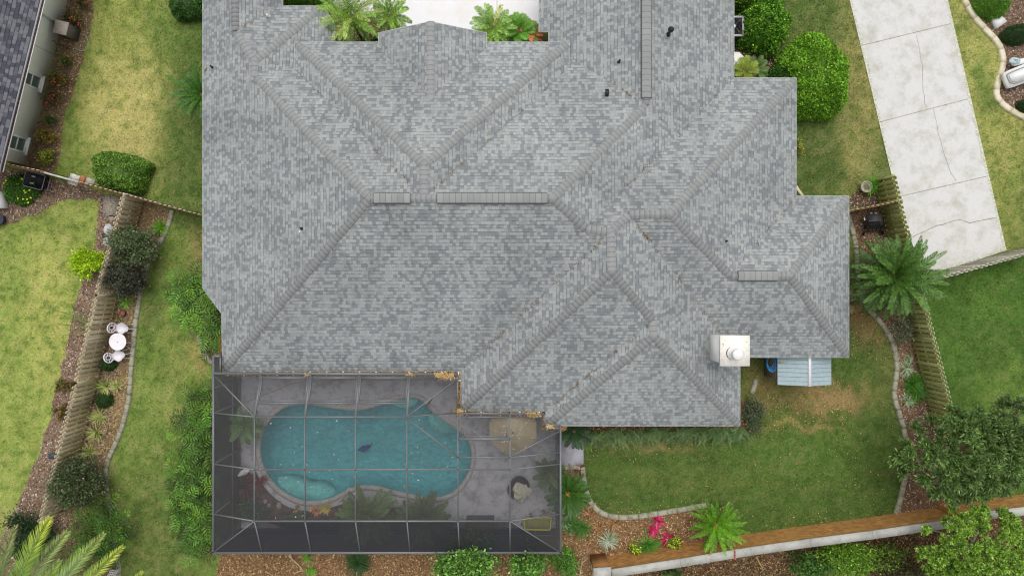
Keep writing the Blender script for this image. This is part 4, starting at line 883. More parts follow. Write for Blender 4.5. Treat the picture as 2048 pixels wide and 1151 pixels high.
# ---------------- curbs ----------------
def curb(name, pts, label, m, w=.19, h=.12, seg=.42, z0=0.0, gapw=.012):
    p = smooth_poly(poly_w(pts), 2, closed=False); d = np.linalg.norm(np.diff(p, axis=0), axis=1); s = np.concatenate([[0], np.cumsum(d)]); L_ = s[-1]; n = max(1, int(L_/seg)); mb = MB()
    g = lambda u: np.array([np.interp(u, s, p[:, i]) for i in range(3)])
    for i in range(n):
        a, b = L_*i/n+gapw/2, L_*(i+1)/n-gapw/2; m2 = 3; c = [g(a+(b-a)*k/m2) for k in range(m2+1)]; V = []; hj = h+RNG.normal(0,.006)
        for k, q in enumerate(c):
            e = c[min(k+1, m2)]-c[max(k-1, 0)]; e /= np.linalg.norm(e); sd = np.array([-e[1], e[0], 0])
            for u, v in ((-1, 0), (-.93, hj*.85), (-.55, hj), (.55, hj), (.93, hj*.85), (1, 0)): V.append(q+sd*w/2*u+[0, 0, v])
        f = [[k*6+j, k*6+j+1, k*6+j+7, k*6+j+6] for k in range(m2) for j in range(5)]
        mb.add(V, [np.array(f), np.array([[5,4,3,2,1,0]]), np.array([[m2*6+x for x in range(6)]])])
    o = mb.build(name, m, origin=tuple(p[0])); return tag(o, label, 'edging')
curb('lawn_edging', [(346,420),(341,442),(328,474),(304,510),(286,560),(280,600),(274,631),(268,685),(263,745),(260,795),(248,846),(235,880),(222,908),(214,925),(212,960),(218,1010),(230,1060),(237,1106),(241,1200)], 'long curved concrete edging between the left lawn strip and the fence bed', M['curb'])
curb('lawn_edging', [(398,668),(403,684),(409,702),(418,718),(428,728)], 'short curved concrete edging beside the top left corner of the screen enclosure', M['curb'])
curb('lawn_edging', [(1165,932),(1167,955),(1172,982),(1181,1004),(1197,1022),(1222,1032),(1255,1034),(1300,1028),(1350,1020),(1395,1012),(1412,1009)], 'curved concrete edging around the lower right lawn beside the mulch bed', M['curb'], w=.22)
curb('lawn_edging', [(1690,415),(1697,438),(1707,471),(1713,512),(1714,560),(1722,598),(1738,620),(1758,641),(1778,668),(1789,698),(1794,735),(1788,770),(1787,795),(1796,822),(1805,850),(1813,890),(1813,925),(1807,964),(1798,1005),(1790,1028)], 'winding mossy concrete edging along the right lawn from the cart to the brick wall', M['curb'], w=.2)
curb('lawn_edging', [(1926,-40),(1926,0),(1936,17),(1951,40),(1970,60),(1989,79),(2000,96),(2005,117),(2005,131),(1999,150),(1992,173),(1991,192),(2000,206),(2019,221),(2048,236),(2120,268)], 'pale cream curved edging around the mulch bed at the top right corner', M['curbl'], w=.24, seg=.6)
curb('lawn_edging', [(1512,757),(1508,772),(1502,786)], 'tiny mossy concrete edging stub left of the metal shed', M['curb'])
curb('lawn_edging', [(1590,372),(1596,382),(1604,392)], 'small pale edging end under the roof corner near the potted plant', M['curbl'], w=.12)
curb('lawn_edging', [(1118,934),(1160,934)], 'short straight edging along the lower side of the concrete path slab', M['curb'], w=.2)
# ---------------- objects ----------------
z = np.array([0, 0, 1.])
# shed
sh0 = P(1556,768,1.75); sh1 = P(1663,768,1.75); rid = P(1619,771,2.12); yN = P(0,640,1.75)[1]; yS = sh0[1]
t = thing('storage_shed', (sh0[0], yS, 0), 'small pale blue shed with ribbed gable roof beside the house corner', 'shed')
xl, xr, xm = sh0[0], sh1[0], rid[0]
mb = MB(); xa, xb = xl+.06, xr-.08; mb.box(((xa+xb)/2, (yN+yS)/2+.05, .84), (xb-xa, yN-yS-.2, 1.68), col=C(128,118,100)); 
for k in range(9): mb.box((xa-.006, (yN+yS)/2+.05, .12+k*.19), (.012, yN-yS-.2, .012), col=C(70,64,54))
mb.build('wall', M['vmix'], t)
def ribbed(x0, z0, x1, z1, nm):
    mb = MB(); n = 15; yy = np.linspace(yS-.02, yN, n+1)
    for i in range(n):
        a, b = yy[i], yy[i+1]-.012; e = .02*(1 if i % 1 == 0 else 0)
        mb.add([[x0,a,z0+.015],[x1,a,z1+.015],[x1,b,z1],[x0,b,z0]], np.array([0,1,2,3]), C(160,178,184)*(1+RNG.normal(0,.02)))
        mb.add([[x0,a,z0+.015],[x1,a,z1+.015],[x1,a,z1-.02],[x0,a,z0-.02]], np.array([3,2,1,0]), C(110,132,144))
    for x, zz in ((x0, z0),): mb.bar([x, yy[0], z0-.02], [x, yy[-1], z0-.02], .015, .05, col=C(150,172,182))
    mb.build(nm, M['vmix'], t)
ribbed(xl, 1.72, xm, 2.12, 'roof_panel'); ribbed(xm, 2.12, xr, 1.72, 'roof_panel')
mb = MB(); mb.bar([xm, yS-.03, 2.15], [xm, yN, 2.15], .11, .03, col=C(240,240,242)); mb.build('ridge_trim', M['vmix'], t)
mb = MB(); mb.add([[xl+.05,yS,1.68],[xr-.05,yS,1.68],[xm,yS,2.1]], np.arange(3), C(150,172,182)); mb.build('gable', M['vmix'], t)
# blue hose coil
c = P(1541,722,1.45); mb = MB()
for k in range(6):
    rx, ry = .16+.012*k, .26+.016*k; mb.tube([c+[rx*math.cos(a)+.01*k, ry*math.sin(a)*1.0-.02*k, .05*math.sin(a*2+k)+.012*k] for a in np.linspace(0, 2*math.pi, 24)], .011, 6)
tag(mb.build('garden_hose', mat('blue_hose', C(40,140,205), .35), smooth=True), 'bright blue coiled hose hanging on the side of the pale blue shed', 'hose')
mb = MB(); mb.tube([P(1557,723,1.9), P(1567,724,1.9)], .02, 6); tag(mb.build('hose_nozzle', mat('brass', C(200,170,90), .4, .5)), 'brass nozzle lying on the blue shed roof next to the eave', 'nozzle')
# AC unit
ac = P(1478,62,0.0); t = thing('air_conditioner', tuple(P(1474,64,0)), 'square outdoor air conditioner with round fan grille against the house wall', 'air conditioner')
a = P(1487,53,.85); cx_, cy_ = a[0]-.42, a[1]; mb = MB(); hh = .85
mb.box((cx_, cy_, .44), (.78,.78,.80), col=C(80,80,84)); 
for k in range(12): mb.box((cx_, cy_, .1+k*.06), (.80,.80,.012), col=C(60,60,64))
mb.box((cx_, cy_, .03), (.95,.95,.06), col=C(120,120,100)); mb.build('casing', M['vmix'], t)
mb = MB(); fr_ = [(-.42,-.42),(.42,-.42),(.42,.42),(-.42,.42)]
for i in range(4): p, q = fr_[i], fr_[(i+1)%4]; e = .045; mb.bar([cx_+p[0]*.94, cy_+p[1]*.94, .87],[cx_+q[0]*.94, cy_+q[1]*.94, .87], .075, .05, col=C(190,186,186))
mb.lathe((cx_,cy_,.855), [(.34,0),(.36,.0),(.36,.03),(.34,.03),(.34,0)], 28, col=C(50,50,54)); mb.build('top_rim', M['vmix'], t)
mb = MB()
for k in range(4):
    a_ = k*math.pi/2+.5; V = [[cx_+r*math.cos(a_+o), cy_+r*math.sin(a_+o), .83+h_] for r, o, h_ in ((.06,-.3,0),(.32,-.45,0),(.33,.35,.05),(.06,.4,.05))]; mb.add(V, np.arange(4), C(168,168,160))
mb.lathe((cx_,cy_,.84), [(.075,0),(.075,.06),(.06,.08)], 18, col=C(225,225,225)); mb.build('fan', M['vmix'], t)
mb = MB(); [mb.lathe((cx_,cy_,.875), [(r,0),(r+.006,0),(r+.006,.006),(r,.006),(r,0)], 32, col=C(120,120,120)) for r in (.12,.18,.24,.3)]; mb.build('fan_guard', M['vmix'], t)
wtank = P(1484,124,.9); t = thing('water_tank', (wtank[0]-.25, wtank[1], 0), 'white rounded tank cover next to the air conditioner under the eave', 'tank')
mb = MB(); mb.lathe((wtank[0]-.25, wtank[1]+.06, 0), [(.36,0),(.38,.7),(.40,.8),(.36,.88),(.25,.91)], 8, col=C(238,238,242), rz=math.pi/8, ecc=(1.08,1.08)); mb.build('tank_body', M['white'], t)
mb = MB(); mb.lathe((wtank[0]-.25, wtank[1]+.06, .9), [(.1,0),(.1,.03),(.07,.04)], 16); mb.build('tank_cap', M['white'], t)
# black two-wheeled cart (folded trolley)
cb = P(1745,443,0); t = thing('garden_cart', tuple(cb), 'black two-wheeled garden cart standing in the corner of the mossy fence', 'cart')
k = .0205; q = lambda px, py, zz: P(px, py, zz)
mb = MB(); 
mb.add([q(1733,428,.75),q(1764,428,.75),q(1767,450,.55),q(1739,456,.55),q(1735,430,.45),q(1762,430,.45),q(1765,452,.3),q(1742,456,.3)], np.array([[3,2,1,0],[0,1,5,4],[1,2,6,5],[2,3,7,6],[3,0,4,7],[4,5,6,7]]), C(66,66,70))
for i in range(5): a, b = q(1741+i*4.5,444,.7), q(1745+i*4.5,459,.45); mb.bar(a, b, .03, .03, col=C(46,46,50))
mb.bar(q(1737,442,.74), q(1763,440,.74), .05, .05, col=C(96,92,96)); mb.build('basket', M['vmix'], t)
for x, y, r in ((1729,461,.2),(1764,460,.17)):
    c = q(x, y, .2); ang = np.linspace(0, 2*math.pi, 25); ax = np.array([1, -.25 if x < 1740 else .3, .35]); ax /= np.linalg.norm(ax); u = np.cross(ax, z); u /= np.linalg.norm(u); v = np.cross(ax, u)
    mb = MB(); mb.tube([c+r*(u*math.cos(a)+v*math.sin(a)) for a in ang], .03, 8, col=C(30,30,32), cap=False); wh = mb.build('wheel', M['vmix'], t)
    mb = MB(); [mb.bar(c, c+r*.92*(u*math.cos(a)+v*math.sin(a)), .016, .016, col=C(100,100,105)) for a in ang[:-1:4]]; mb.tube([c-ax*.04, c+ax*.04], .035, 8, col=C(170,160,150)); mb.build('spokes', M['vmix'], wh, origin=ORG[t.name])
for i, (x0, x1) in enumerate(((1737,1736),(1748,1748),(1760,1759))):
    mb = MB(); mb.tube([q(x1, 431, .7), q(x0, 421, .95), q(x0, 416, .8)], .018, 6, col=C(44,44,50)); mb.build('handle', M['vmix'], t)
for x in (1742, 1752): mb = MB(); mb.box(q(x,426,.82), (.09,.05,.03), col=C(175,165,165)); mb.build('clip', M['vmix'], t)
mb = MB(); mb.tube([q(1733,432,.7), q(1727,447,.5), q(1726,458,.25)], .02, 6, col=C(50,50,54)); mb.tube([q(1730,463,.2), q(1764,461,.2)], .018, 6, col=C(50,50,54)); mb.tube([q(1766,432,.7), q(1769,447,.4), q(1766,460,.2)], .02, 6, col=C(50,50,54)); mb.build('frame', M['vmix'], t)
mb = MB(); mb.box(q(1729,438,.66), (.05,.12,.02), .3, col=C(225,220,230)); mb.build('label_plate', M['vmix'], t)
# wheeled bin lying in the west corner
cb = P(92,366,0); t = thing('wheelbarrow', tuple(cb), 'open black tub cart with grey rim parked under the grey gate', 'cart')
az = -.27; ca, sa = math.cos(az), math.sin(az); Lc = lambda x, y, zz: np.array([cb[0]+x*ca-y*sa, cb[1]+x*sa+y*ca, zz])
mb = MB(); top = [(-.52,-.26),(-.45,-.33),(.28,-.33),(.33,-.28),(.33,.28),(.28,.33),(-.45,.33),(-.52,.26)]; bot = [(x*.75+.0, y*.75) for x, y in top]; n = 8
V = [Lc(x,y,.62) for x,y in top]+[Lc(x*.93,y*.9,.60) for x,y in top]+[Lc(x*.7,y*.75,.2) for x,y in top]+[Lc(x,y,.58) for x,y in top]+[Lc(x*.74,y*.8,.17) for x,y in top]
f = [[i,(i+1)%n,n+(i+1)%n,n+i] for i in range(n)]+[[n+i,n+(i+1)%n,2*n+(i+1)%n,2*n+i] for i in range(n)]+[[3*n+i,3*n+(i+1)%n,(i+1)%n,i] for i in range(n)]+[[4*n+i,4*n+(i+1)%n,3*n+(i+1)%n,3*n+i] for i in range(n)]
mb.add(V, [np.array(f), np.array([list(range(2*n,3*n))])], C(34,34,38)); mb.build('tub', M['vmix'], t)
mb = MB(); mb.tube([Lc(x*1.01,y*1.01,.63) for x,y in top+top[:1]], .012, 6, col=C(140,140,145)); mb.build('rim', M['vmix'], t)
for y in (.15,-.15): mb = MB(); mb.box(Lc(-.25,y,.5), (.16,.06,.03), az, col=C(170,170,175)); mb.build('bracket', M['vmix'], t)
mb = MB(); mb.bar(Lc(.33,.1,.5), Lc(.52,.1,.55), .03, .03, col=C(70,70,74)); mb.bar(Lc(.52,-.3,.55), Lc(.56,.3,.6), .03, .03, col=C(120,116,112)); mb.bar(Lc(.2,-.26,.4), Lc(.5,-.26,.5), .1, .04, col=C(50,50,54)); mb.build('handle', M['vmix'], t)
for y in (.3,-.3): mb = MB(); c = Lc(-.3,y*1.05,.13); mb.tube([c+np.array([.13*math.cos(a)*ca,.13*math.cos(a)*sa,.13*math.sin(a)]) for a in np.linspace(0,6.283,17)], .025, 6, col=C(30,30,30)); mb.build('wheel', M['vmix'], t)
# pavers at the gate, stepping slabs
def block(name, px, py, sx, sy, h, rz, col, label, cat='paver', m=None, z0=0):
    p = P(px, py, h); mb = MB(); mb.box((p[0],p[1],z0+h/2), (sx,sy,h), rz, col=col); b = mb.build(name, m or M['soil'], origin=(p[0],p[1],0)); return tag(b, label, cat)
block('paver_block',149,354,.42,.24,.09,-.3,C(225,222,212),'white concrete paver just above the gate end','paver'); block('paver_block',145,365,.42,.2,.09,-.3,C(225,222,212),'white concrete paver just below the gate end','paver')
block('clay_brick',165,357,.2,.26,.08,-.3,C(195,130,95),'orange clay brick between the white and grey pavers','brick'); block('clay_brick',162,368,.22,.1,.08,-.3,C(185,128,98),'orange clay brick sticking out below the cream fence','brick')
block('paver_block',180,362,.38,.26,.08,-.35,C(188,190,172),'grey green paver right of the orange brick','paver'); block('paver_block',172,373,.2,.08,.08,-.3,C(190,190,175),'thin grey paver below the cream fence beside the brick','paver')
block('stepping_slab',221,412,.62,.9,.05,-.14,C(164,156,142),'taupe square paving slab in the mulch left of the wooden fence corner','paving slab'); block('stepping_slab',224,436,.3,.22,.05,-.14,C(160,152,140),'small taupe offcut below the square paving slab','paving slab')
block('flat_stone',1704,590,.3,.5,.06,.3,C(165,155,130),'tan flat stone under the right roof edge by the round palm','stone'); block('flat_stone',1701,617,.3,.36,.07,-.3,C(175,160,120),'yellowish flat stone at the right roof edge, lower of the two','stone')
def rock(px, py, r, h, col, label, m=None):
    p = P(px, py, h/2); mb = MB(); n1 = 14; pr = [(r*.7*math.sin(a), h*.5-h*.5*math.cos(a)) for a in np.linspace(.15, 3.0, 7)]; mb.lathe((p[0],p[1],0), [(x*1.4, y) for x, y in pr], n1, col=col, ecc=(1,1.3))
    V = mb.V[0]; V += RNG.normal(0, r*.09, V.shape); return tag(mb.build('rock' if 'rock' in label else 'garden_bag', m or M['soil'], origin=(p[0],p[1],0), smooth=True), label, 'rock' if 'rock' in label else 'bag')
rock(217,459,.2,.3,C(205,202,208),'crumpled white bag against the fence, upper of the two'); rock(214,483,.17,.28,C(196,190,196),'crumpled white bag against the fence, lower of the two'); rock(210,472,.11,.25,C(48,48,56),'small black bag squeezed between the two white bags')
b = P(104,911,.3); mb = MB(); mb.box((b[0],b[1],.15), (.28,.2,.26), .1, col=C(52,58,64)); mb.box((b[0],b[1],.29), (.32,.24,.03), .1, col=C(70,76,82)); tag(mb.build('landscape_light', M['vmix'], origin=(b[0],b[1],0)), 'small dark box light at the fence above the long mulch strip', 'light')
b = P(-1,400,.4); mb = MB(); mb.box((b[0]-.2,b[1],.2), (.6,.7,.4), .1, col=C(215,215,215)); tag(mb.build('cooler_box', M['vmix'], origin=(b[0],b[1],0)), 'white box corner at the left edge below the yellow flower shrub', 'box')
b = P(-2,438,.3); mb = MB(); mb.lathe((b[0]-.1,b[1],0), [(.2,0),(.28,.25),(.3,.3),(.25,.28)], 14, col=C(56,60,76)); tag(mb.build('bucket', M['vmix'], origin=(b[0],b[1],0)), 'dark blue bucket at the left edge below the white box', 'bucket')

# cast white bistro set
def scroll_chair(px, py, ang, label):
    c = P(px, py, .45); o = np.array([c[0], c[1], 0]); t = thing('garden_chair', tuple(o), label, 'chair', 'white cast chairs')
    ca, sa = math.cos(ang), math.sin(ang); Lw = lambda x, y, zz: o+np.array([x*ca-y*sa, x*sa+y*ca, zz])
    mb = MB(); n = 28; out = []
    for k in range(n):
        a = 2*math.pi*k/n; r = .235*(1+.05*math.cos(4*a)); out.append((r*math.cos(a)+(.05 if abs(a) < .6 or a > 5.7 else 0), r*math.sin(a)))
    V = [Lw(x,y,.45) for x,y in out]+[Lw(x,y,.43) for x,y in out]; mb.add(V, [np.arange(n), np.array([[i,(i+1)%n,n+(i+1)%n,n+i] for i in range(n)]), np.arange(2*n-1,n-1,-1)]); mb.build('seat', M['castiron'], t)
    mb = MB(); bc = lambda a, r: Lw(-.235-.10*(.5+.5*math.sin(a)), r*.21*math.cos(a), .68+r*.24*math.sin(a))
    mb.tube([bc(a,1) for a in np.linspace(0,2*math.pi,25)], .028, 6); mb.tube([bc(a,.42) for a in np.linspace(0,2*math.pi,17)], .022, 6)
    for a in np.linspace(0,2*math.pi,9)[:-1]: mb.tube([bc(a,.42), bc(a+.15,.7), bc(a,1)], .02, 5)
    for s in (-1,1): mb.tube([Lw(-.2,.14*s,.44), bc(-math.pi/2+s*.5,1)], .016, 5)
    mb.build('backrest', M['castiron'], t)
    for x, y in ((.2,.17),(.2,-.17),(-.18,.15),(-.18,-.15)):
        mb = MB(); mb.tube([Lw(x*.75,y*.8,.43), Lw(x*1.15,y*1.1,.3), Lw(x*.95,y*1.0,.12), Lw(x*1.5,y*1.45,.0)], [.014,.016,.012,.02], 6); mb.build('leg', M['castiron'], t)
    mb = MB(); mb.tube([Lw(.2,0,.44), Lw(.3,.0,.36), Lw(.36,0,.2), Lw(.42,0,.02)], .014, 6); mb.build('leg', M['castiron'], t)
    return t
# backs lean towards the left/up in the photo
scroll_chair(243,656,-.12,'white cast metal garden chair with pierced oval back, above the round table')
scroll_chair(236,711,.22,'white cast metal garden chair with pierced oval back, below the round table')
tc_ = P(235,683,.7); t = thing('garden_table', (tc_[0],tc_[1],0), 'round white cast metal table between the two white chairs', 'table')
mb = MB(); mb.lathe((tc_[0],tc_[1],0), [(.355,.67),(.37,.68),(.37,.70),(.36,.706),(.34,.70),(.02,.703)], 40); mb.lathe((tc_[0],tc_[1],.703), [(.03,0),(.03,.004),(.02,.004)], 12); mb.build('tabletop', M['castiron'], t)
mb = MB(); mb.lathe((tc_[0],tc_[1],.7), [(.018,0),(.018,.012)], 10, col=C(130,120,128)); mb.build('umbrella_hole_plug', M['vmix'], t)
for a in (-.35,-1.2,2.0,3.6): mb = MB(); mb.tube([[tc_[0]+r*math.cos(a), tc_[1]+r*math.sin(a), zz] for r, zz in ((.12,.66),(.25,.5),(.2,.25),(.3,.08),(.42,.0))], .018, 6); mb.build('leg', M['castiron'], t)
# pots
def pot(px, py, r, h, label, m, soil=True):
    p = P(px, py, h); t = thing('plant_pot', (p[0],p[1],0), label, 'pot'); mb = MB(); mb.lathe((p[0],p[1],0), [(r*.7,0),(r*.95,h*.8),(r*1.05,h*.82),(r*1.05,h),(r*.9,h),(r*.88,h*.9)], 24); mb.build('pot_body', m, t, smooth=False)
    mb = MB(); mb.lathe((p[0],p[1],h*.86), [(r*.9,0),(r*.5,.02)], 20, col=C(120,108,98)); mb.build('potting_soil', M['soil'], t)
pot(1734,373,.24,.42,'large pale clay pot next to the spiky plant at the mossy fence', M['pot']); pot(244,626,.12,.2,'terracotta pot of small flowers above the white chairs', M['terra'])
# white utility covers in top-right bed
b = P(1998,42,.25); t = thing('utility_box', (b[0],b[1],0), 'white four-sided box lid in the mulch at the top right', 'box')
mb = MB(); mb.prism(np.array([P(1984,34,.25),P(2003,30,.25),P(2014,43,.25),P(1996,56,.25)]), 0, .25); mb.build('box_lid', M['white'], t)
# white covered boat-shaped planter / cart at the right edge
t = thing('lounge_chair', tuple(P(2030,150,0)), 'white molded lounger with grey lined seat lying at the right edge', 'lounge chair')
wpts = [(2007,150),(2009,144),(2048,128),(2080,115),(2090,150),(2052,165),(2021,176),(2016,174)]
mb = MB(); mb.prism(smooth_poly(poly_w(wpts,.4),1), .22, .4); mb.build('shell', M['white'], t)
c0_ = poly_w(wpts,.42)[:, :2]; cc_ = c0_.mean(0)
mb = MB(); q_ = smooth_poly(poly_w([(2013,152),(2016,147),(2048,134),(2080,122),(2086,146),(2050,160),(2023,170)],.42),1); L2_ = np.concatenate([q_, q_[:1]]); mb.tube(np.concatenate([L2_[:, :2], np.full((len(L2_),1),.415)],1), .025, 5, col=C(150,146,145)); mb.build('rim_groove', M['vmix'], t)
mb = MB(); mb.prism(smooth_poly(poly_w([(2018,153),(2020,149),(2048,138),(2078,127),(2082,144),(2050,156),(2026,166)],.44),1), .4, .46); mb.build('cushion', M['white'], t)
for px, py in ((2012,153),(2018,168),(2075,125),(2080,148)): mb = MB(); p = P(px,py,0); mb.tube([p, p+z*.25], .03, 6); mb.build('leg', M['white'], t)
t = thing('side_table', tuple(P(2032,126,0)), 'low white tray table with a crumpled pale blue cloth at the right edge', 'side table')
mb = MB(); mb.prism(smooth_poly(poly_w([(2022,122),(2048,116),(2070,110),(2070,121),(2048,127),(2026,133)],.35),1), .3, .35); mb.build('tray', M['white'], t)
for px, py in ((2026,124),(2066,113),(2066,120),(2029,130)): mb = MB(); p = P(px,py,0); mb.tube([p, p+z*.3], .02, 6); mb.build('leg', M['white'], t)
rk = P(2031,121,.45); mb = MB(); pr = [(.2,0),(.22,.04),(.14,.1),(.03,.12)]; mb.lathe((rk[0],rk[1],.355), pr, 16, col=C(190,208,215), ecc=(1.2,.7)); mb.V[0] += RNG.normal(0,.02,mb.V[0].shape); tag(mb.build('towel', M['vmix'], origin=(rk[0],rk[1],.36)), 'crumpled pale blue towel on the white tray table', 'towel')
# things inside the enclosure
c = P(1026,862,2.25); t = thing('patio_umbrella', (c[0],c[1],0), 'open tan octagonal patio umbrella seen through the screen roof', 'umbrella')
mb = MB(); Rr_ = 1.04; a = np.linspace(0, 2*math.pi, 9)[:-1]+math.pi/8; rim = [c+[Rr_*math.cos(x), Rr_*math.sin(x), -.25] for x in a]; mid = [c+[.5*math.cos(x), .5*math.sin(x), .02] for x in a]; top = c+[0,0,.18]
V = [top]+mid+rim+[r-z*.12 for r in rim]
for i in range(8):
    j = (i+1) % 8; k_ = 1+.05*math.sin(i*2.1); mb.add([top, mid[i], mid[j]], np.arange(3), C(178,162,130)*k_); mb.add([mid[i], rim[i], rim[j]*.5+rim[i]*.5-z*.03, rim[j], mid[j]], np.arange(5), C(178,162,130)*k_); mb.add([rim[i], rim[i]-z*.1, rim[j]-z*.1, rim[j]], np.arange(4), C(170,152,120))
mb.build('canopy', M['vmix'], t); mb = MB(); mb.tube([[c[0],c[1],0],[c[0],c[1],2.5]], .025, 8, col=C(90,80,70)); mb.build('pole', M['vmix'], t)
mb = MB(); [mb.tube([c+z*.1, r+z*.02], .012, 5, col=C(120,110,95)) for r in rim]; mb.build('ribs', M['vmix'], t)
mb = MB(); mb.lathe((c[0],c[1],0), [(.3,0),(.3,.06),(.1,.1)], 20, col=C(70,70,70)); mb.build('base', M['vmix'], t)
for k in range(26):
    u_ = RNG.uniform(0,6.28); r_ = RNG.uniform(.1,.85); p = c+[r_*math.cos(u_), r_*math.sin(u_), .30-.42*r_-.02]
    if k == 0: mbd = MB()
    leaves(mbd, p[None], unit(1)*[1,1,.1], np.array([[0,0,1.]]), RNG.uniform(.04,.16), RNG.uniform(.03,.06), C(225,218,205)[None])
mbd.build('droppings', M['vmix'], t)
# dark lounge tub with beige cover
c = P(1037,976,.45); t = thing('papasan_chair', (c[0],c[1],0), 'dark rounded square lounge chair with a crumpled beige cover', 'chair')
sq = smooth_poly(poly_w([(1036,947),(1063,968),(1036,1003),(1011,980)],.4), 2); mb = MB(); mb.prism(sq, .18, .40, col=C(48,46,48)); mb.build('seat_base', M['vmix'], t)
sq2 = sq.copy(); cm_ = sq[:, :2].mean(0); mb = MB(); rr_ = [np.array([*(p[:2]), .42]) for p in sq]; mb.tube(rr_+rr_[:1], .05, 8, col=C(40,38,40)); mb.build('rim', M['vmix'], t)
mb = MB(); p = P(1043,983,.45); n1, n2 = 28, 8; V = [[p[0], p[1], .62]]
for i in range(1, n2+1):
    for k in range(n1):
        a_ = 2*math.pi*k/n1; r_ = i/n2*.40*(1+.12*math.sin(3*a_+1)+.05*math.sin(7*a_)); fold_ = .05*math.sin(5*a_+i)*i/n2+.025*math.sin(11*a_)
        V.append([p[0]+r_*math.cos(a_), p[1]+r_*math.sin(a_), .60-.16*(i/n2)**2+fold_])
f = [[1+(i-1)*n1+k, 1+(i-1)*n1+(k+1)%n1, 1+i*n1+(k+1)%n1, 1+i*n1+k] for i in range(1, n2) for k in range(n1)]; f3 = [[0, 1+k, 1+(k+1)%n1] for k in range(n1)]
mb.add(V, [np.array(f)[:, ::-1], np.array(f3)], C(188,184,165)); mb.build('cover', M['vmix'], t, smooth=True)
for px, py in ((1036,952),(1058,968),(1036,996),(1016,980)): mb = MB(); q_ = P(px,py,0); mb.tube([q_, q_+z*.2], .025, 6, col=C(40,40,40)); mb.build('leg', M['vmix'], t)
# bench
c = P(961,1045,.45); t = thing('patio_bench', (c[0],c[1],0), 'tan cushioned bench with a dark back rail near the enclosure wall', 'bench')
p0, p1 = P(934,1062,.45), P(988,1035,.45); mb = MB(); mb.box(((p0[0]+p1[0])/2,(p0[1]+p1[1])/2,.40), (p1[0]-p0[0], p1[1]-p0[1], .1), col=C(158,140,112)); mb.box(((p0[0]+p1[0])/2,(p0[1]+p1[1])/2-.05,.47), (p1[0]-p0[0]-.1, p1[1]-p0[1]-.16, .04), col=C(165,148,118)); mb.build('seat', M['vmix'], t)
mb = MB(); mb.box(((p0[0]+p1[0])/2, p1[1]+.06, .62), (p1[0]-p0[0]+.02, .07, .5), col=C(62,62,66)); mb.build('backrest', M['vmix'], t)
for x in (p0[0]+.08, p1[0]-.08):
    for y in (p0[1]+.08, p1[1]-.05): mb = MB(); mb.box((x,y,.18), (.06,.06,.35), col=C(60,60,60)); mb.build('leg', M['vmix'], t)
# yellow lattice lounge
t = thing('lattice_table', tuple(P(1075,1046,0)), 'yellow rimmed lattice top table in the lower right of the enclosure', 'table')
pts = [P(a_, b_, .5) for a_, b_ in ((1050,1035),(1100,1034),(1102,1037),(1101,1057),(1098,1059),(1052,1058),(1049,1055),(1048,1038))]; mb = MB(); mb.tube(pts+pts[:1], .035, 8, col=C(200,200,70)); mb.build('rim', M['vmix'], t)
x0,y0,_ = P(1050,1057,.5); x1,y1,_ = P(1100,1036,.5); mb = MB()
for k in range(-6, 20):
    for sg in (1,-1):
        xa = x0+k*.09; L_ = y1-y0; xa, xb = (xa, xa+L_) if sg > 0 else (xa+L_, xa)
        ya, yb = y0, y1; 
        def clipx(xa, ya, xb, yb):
            for lim, s_ in ((x0, 1), (x1, -1)):
                da, db = (xa-lim)*s_, (xb-lim)*s_
                if da < 0 and db < 0: return None
                if da < 0: f_ = da/(da-db); xa, ya = xa+(xb-xa)*f_, ya+(yb-ya)*f_
                elif db < 0: f_ = db/(db-da); xb, yb = xb+(xa-xb)*f_, yb+(ya-yb)*f_
            return xa, ya, xb, yb
        r_ = clipx(xa, ya, xb, yb)
        if r_ and abs(r_[0]-r_[2]) > .02: mb.bar([r_[0],r_[1],.5+.008*sg],[r_[2],r_[3],.5+.008*sg], .022, .012, col=C(176,172,86))
mb.build('lattice', M['vmix'], t); mb = MB(); mb.box(((x0+x1)/2,(y0+y1)/2,.46), (x1-x0,y1-y0,.02), col=C(120,104,70)); mb.build('shelf', M['vmix'], t)
for x in (x0+.05,x1-.05):
    for y in (y0+.05,y1-.05): mb = MB(); mb.tube([[x,y,0],[x,y,.48]], .02, 6, col=C(190,190,70)); mb.build('leg', M['vmix'], t)
for k, (px, py, lb) in enumerate(((1062,1029,'left'),(1087,1023,'right'))):
    p = P(px,py,.2); mb = MB(); mb.lathe((p[0],p[1],.03), [(.06,0),(.08,.08),(.06,.22),(.03,.25)], 12, col=C(140,126,100)); tag(mb.build('garden_ornament', M['vmix'], origin=(p[0],p[1],0)), 'small tan ornament above the yellow lattice table, %s one' % lb, 'ornament')
# egret statue by the pool
p = P(486,945,.5); t = thing('bird_statue', (p[0],p[1],0), 'white bird statue standing at the left end of the pool bed', 'statue')
mb = MB(); g = lambda x, y, zz: np.array([p[0]+x, p[1]+y, zz]); mb.tube([g(.22,.1,.42), g(.12,.07,.52), g(0,.02,.56), g(-.12,-.06,.5), g(-.2,-.12,.46)], [.05,.13,.13,.08,.05], 14); mb.build('body', M['white'], t, smooth=True)
mb = MB(); mb.tube([g(.12,.07,.55), g(.16,.1,.75), g(.1,.06,.9), g(.0,.0,.93)], [.05,.035,.04,.02], 10); mb.build('neck', M['white'], t, smooth=True)
for s in (-.04,.04): mb = MB(); mb.tube([g(.02,s,.45), g(.02,s,.0)], .014, 6); mb.build('leg', M['white'], t)
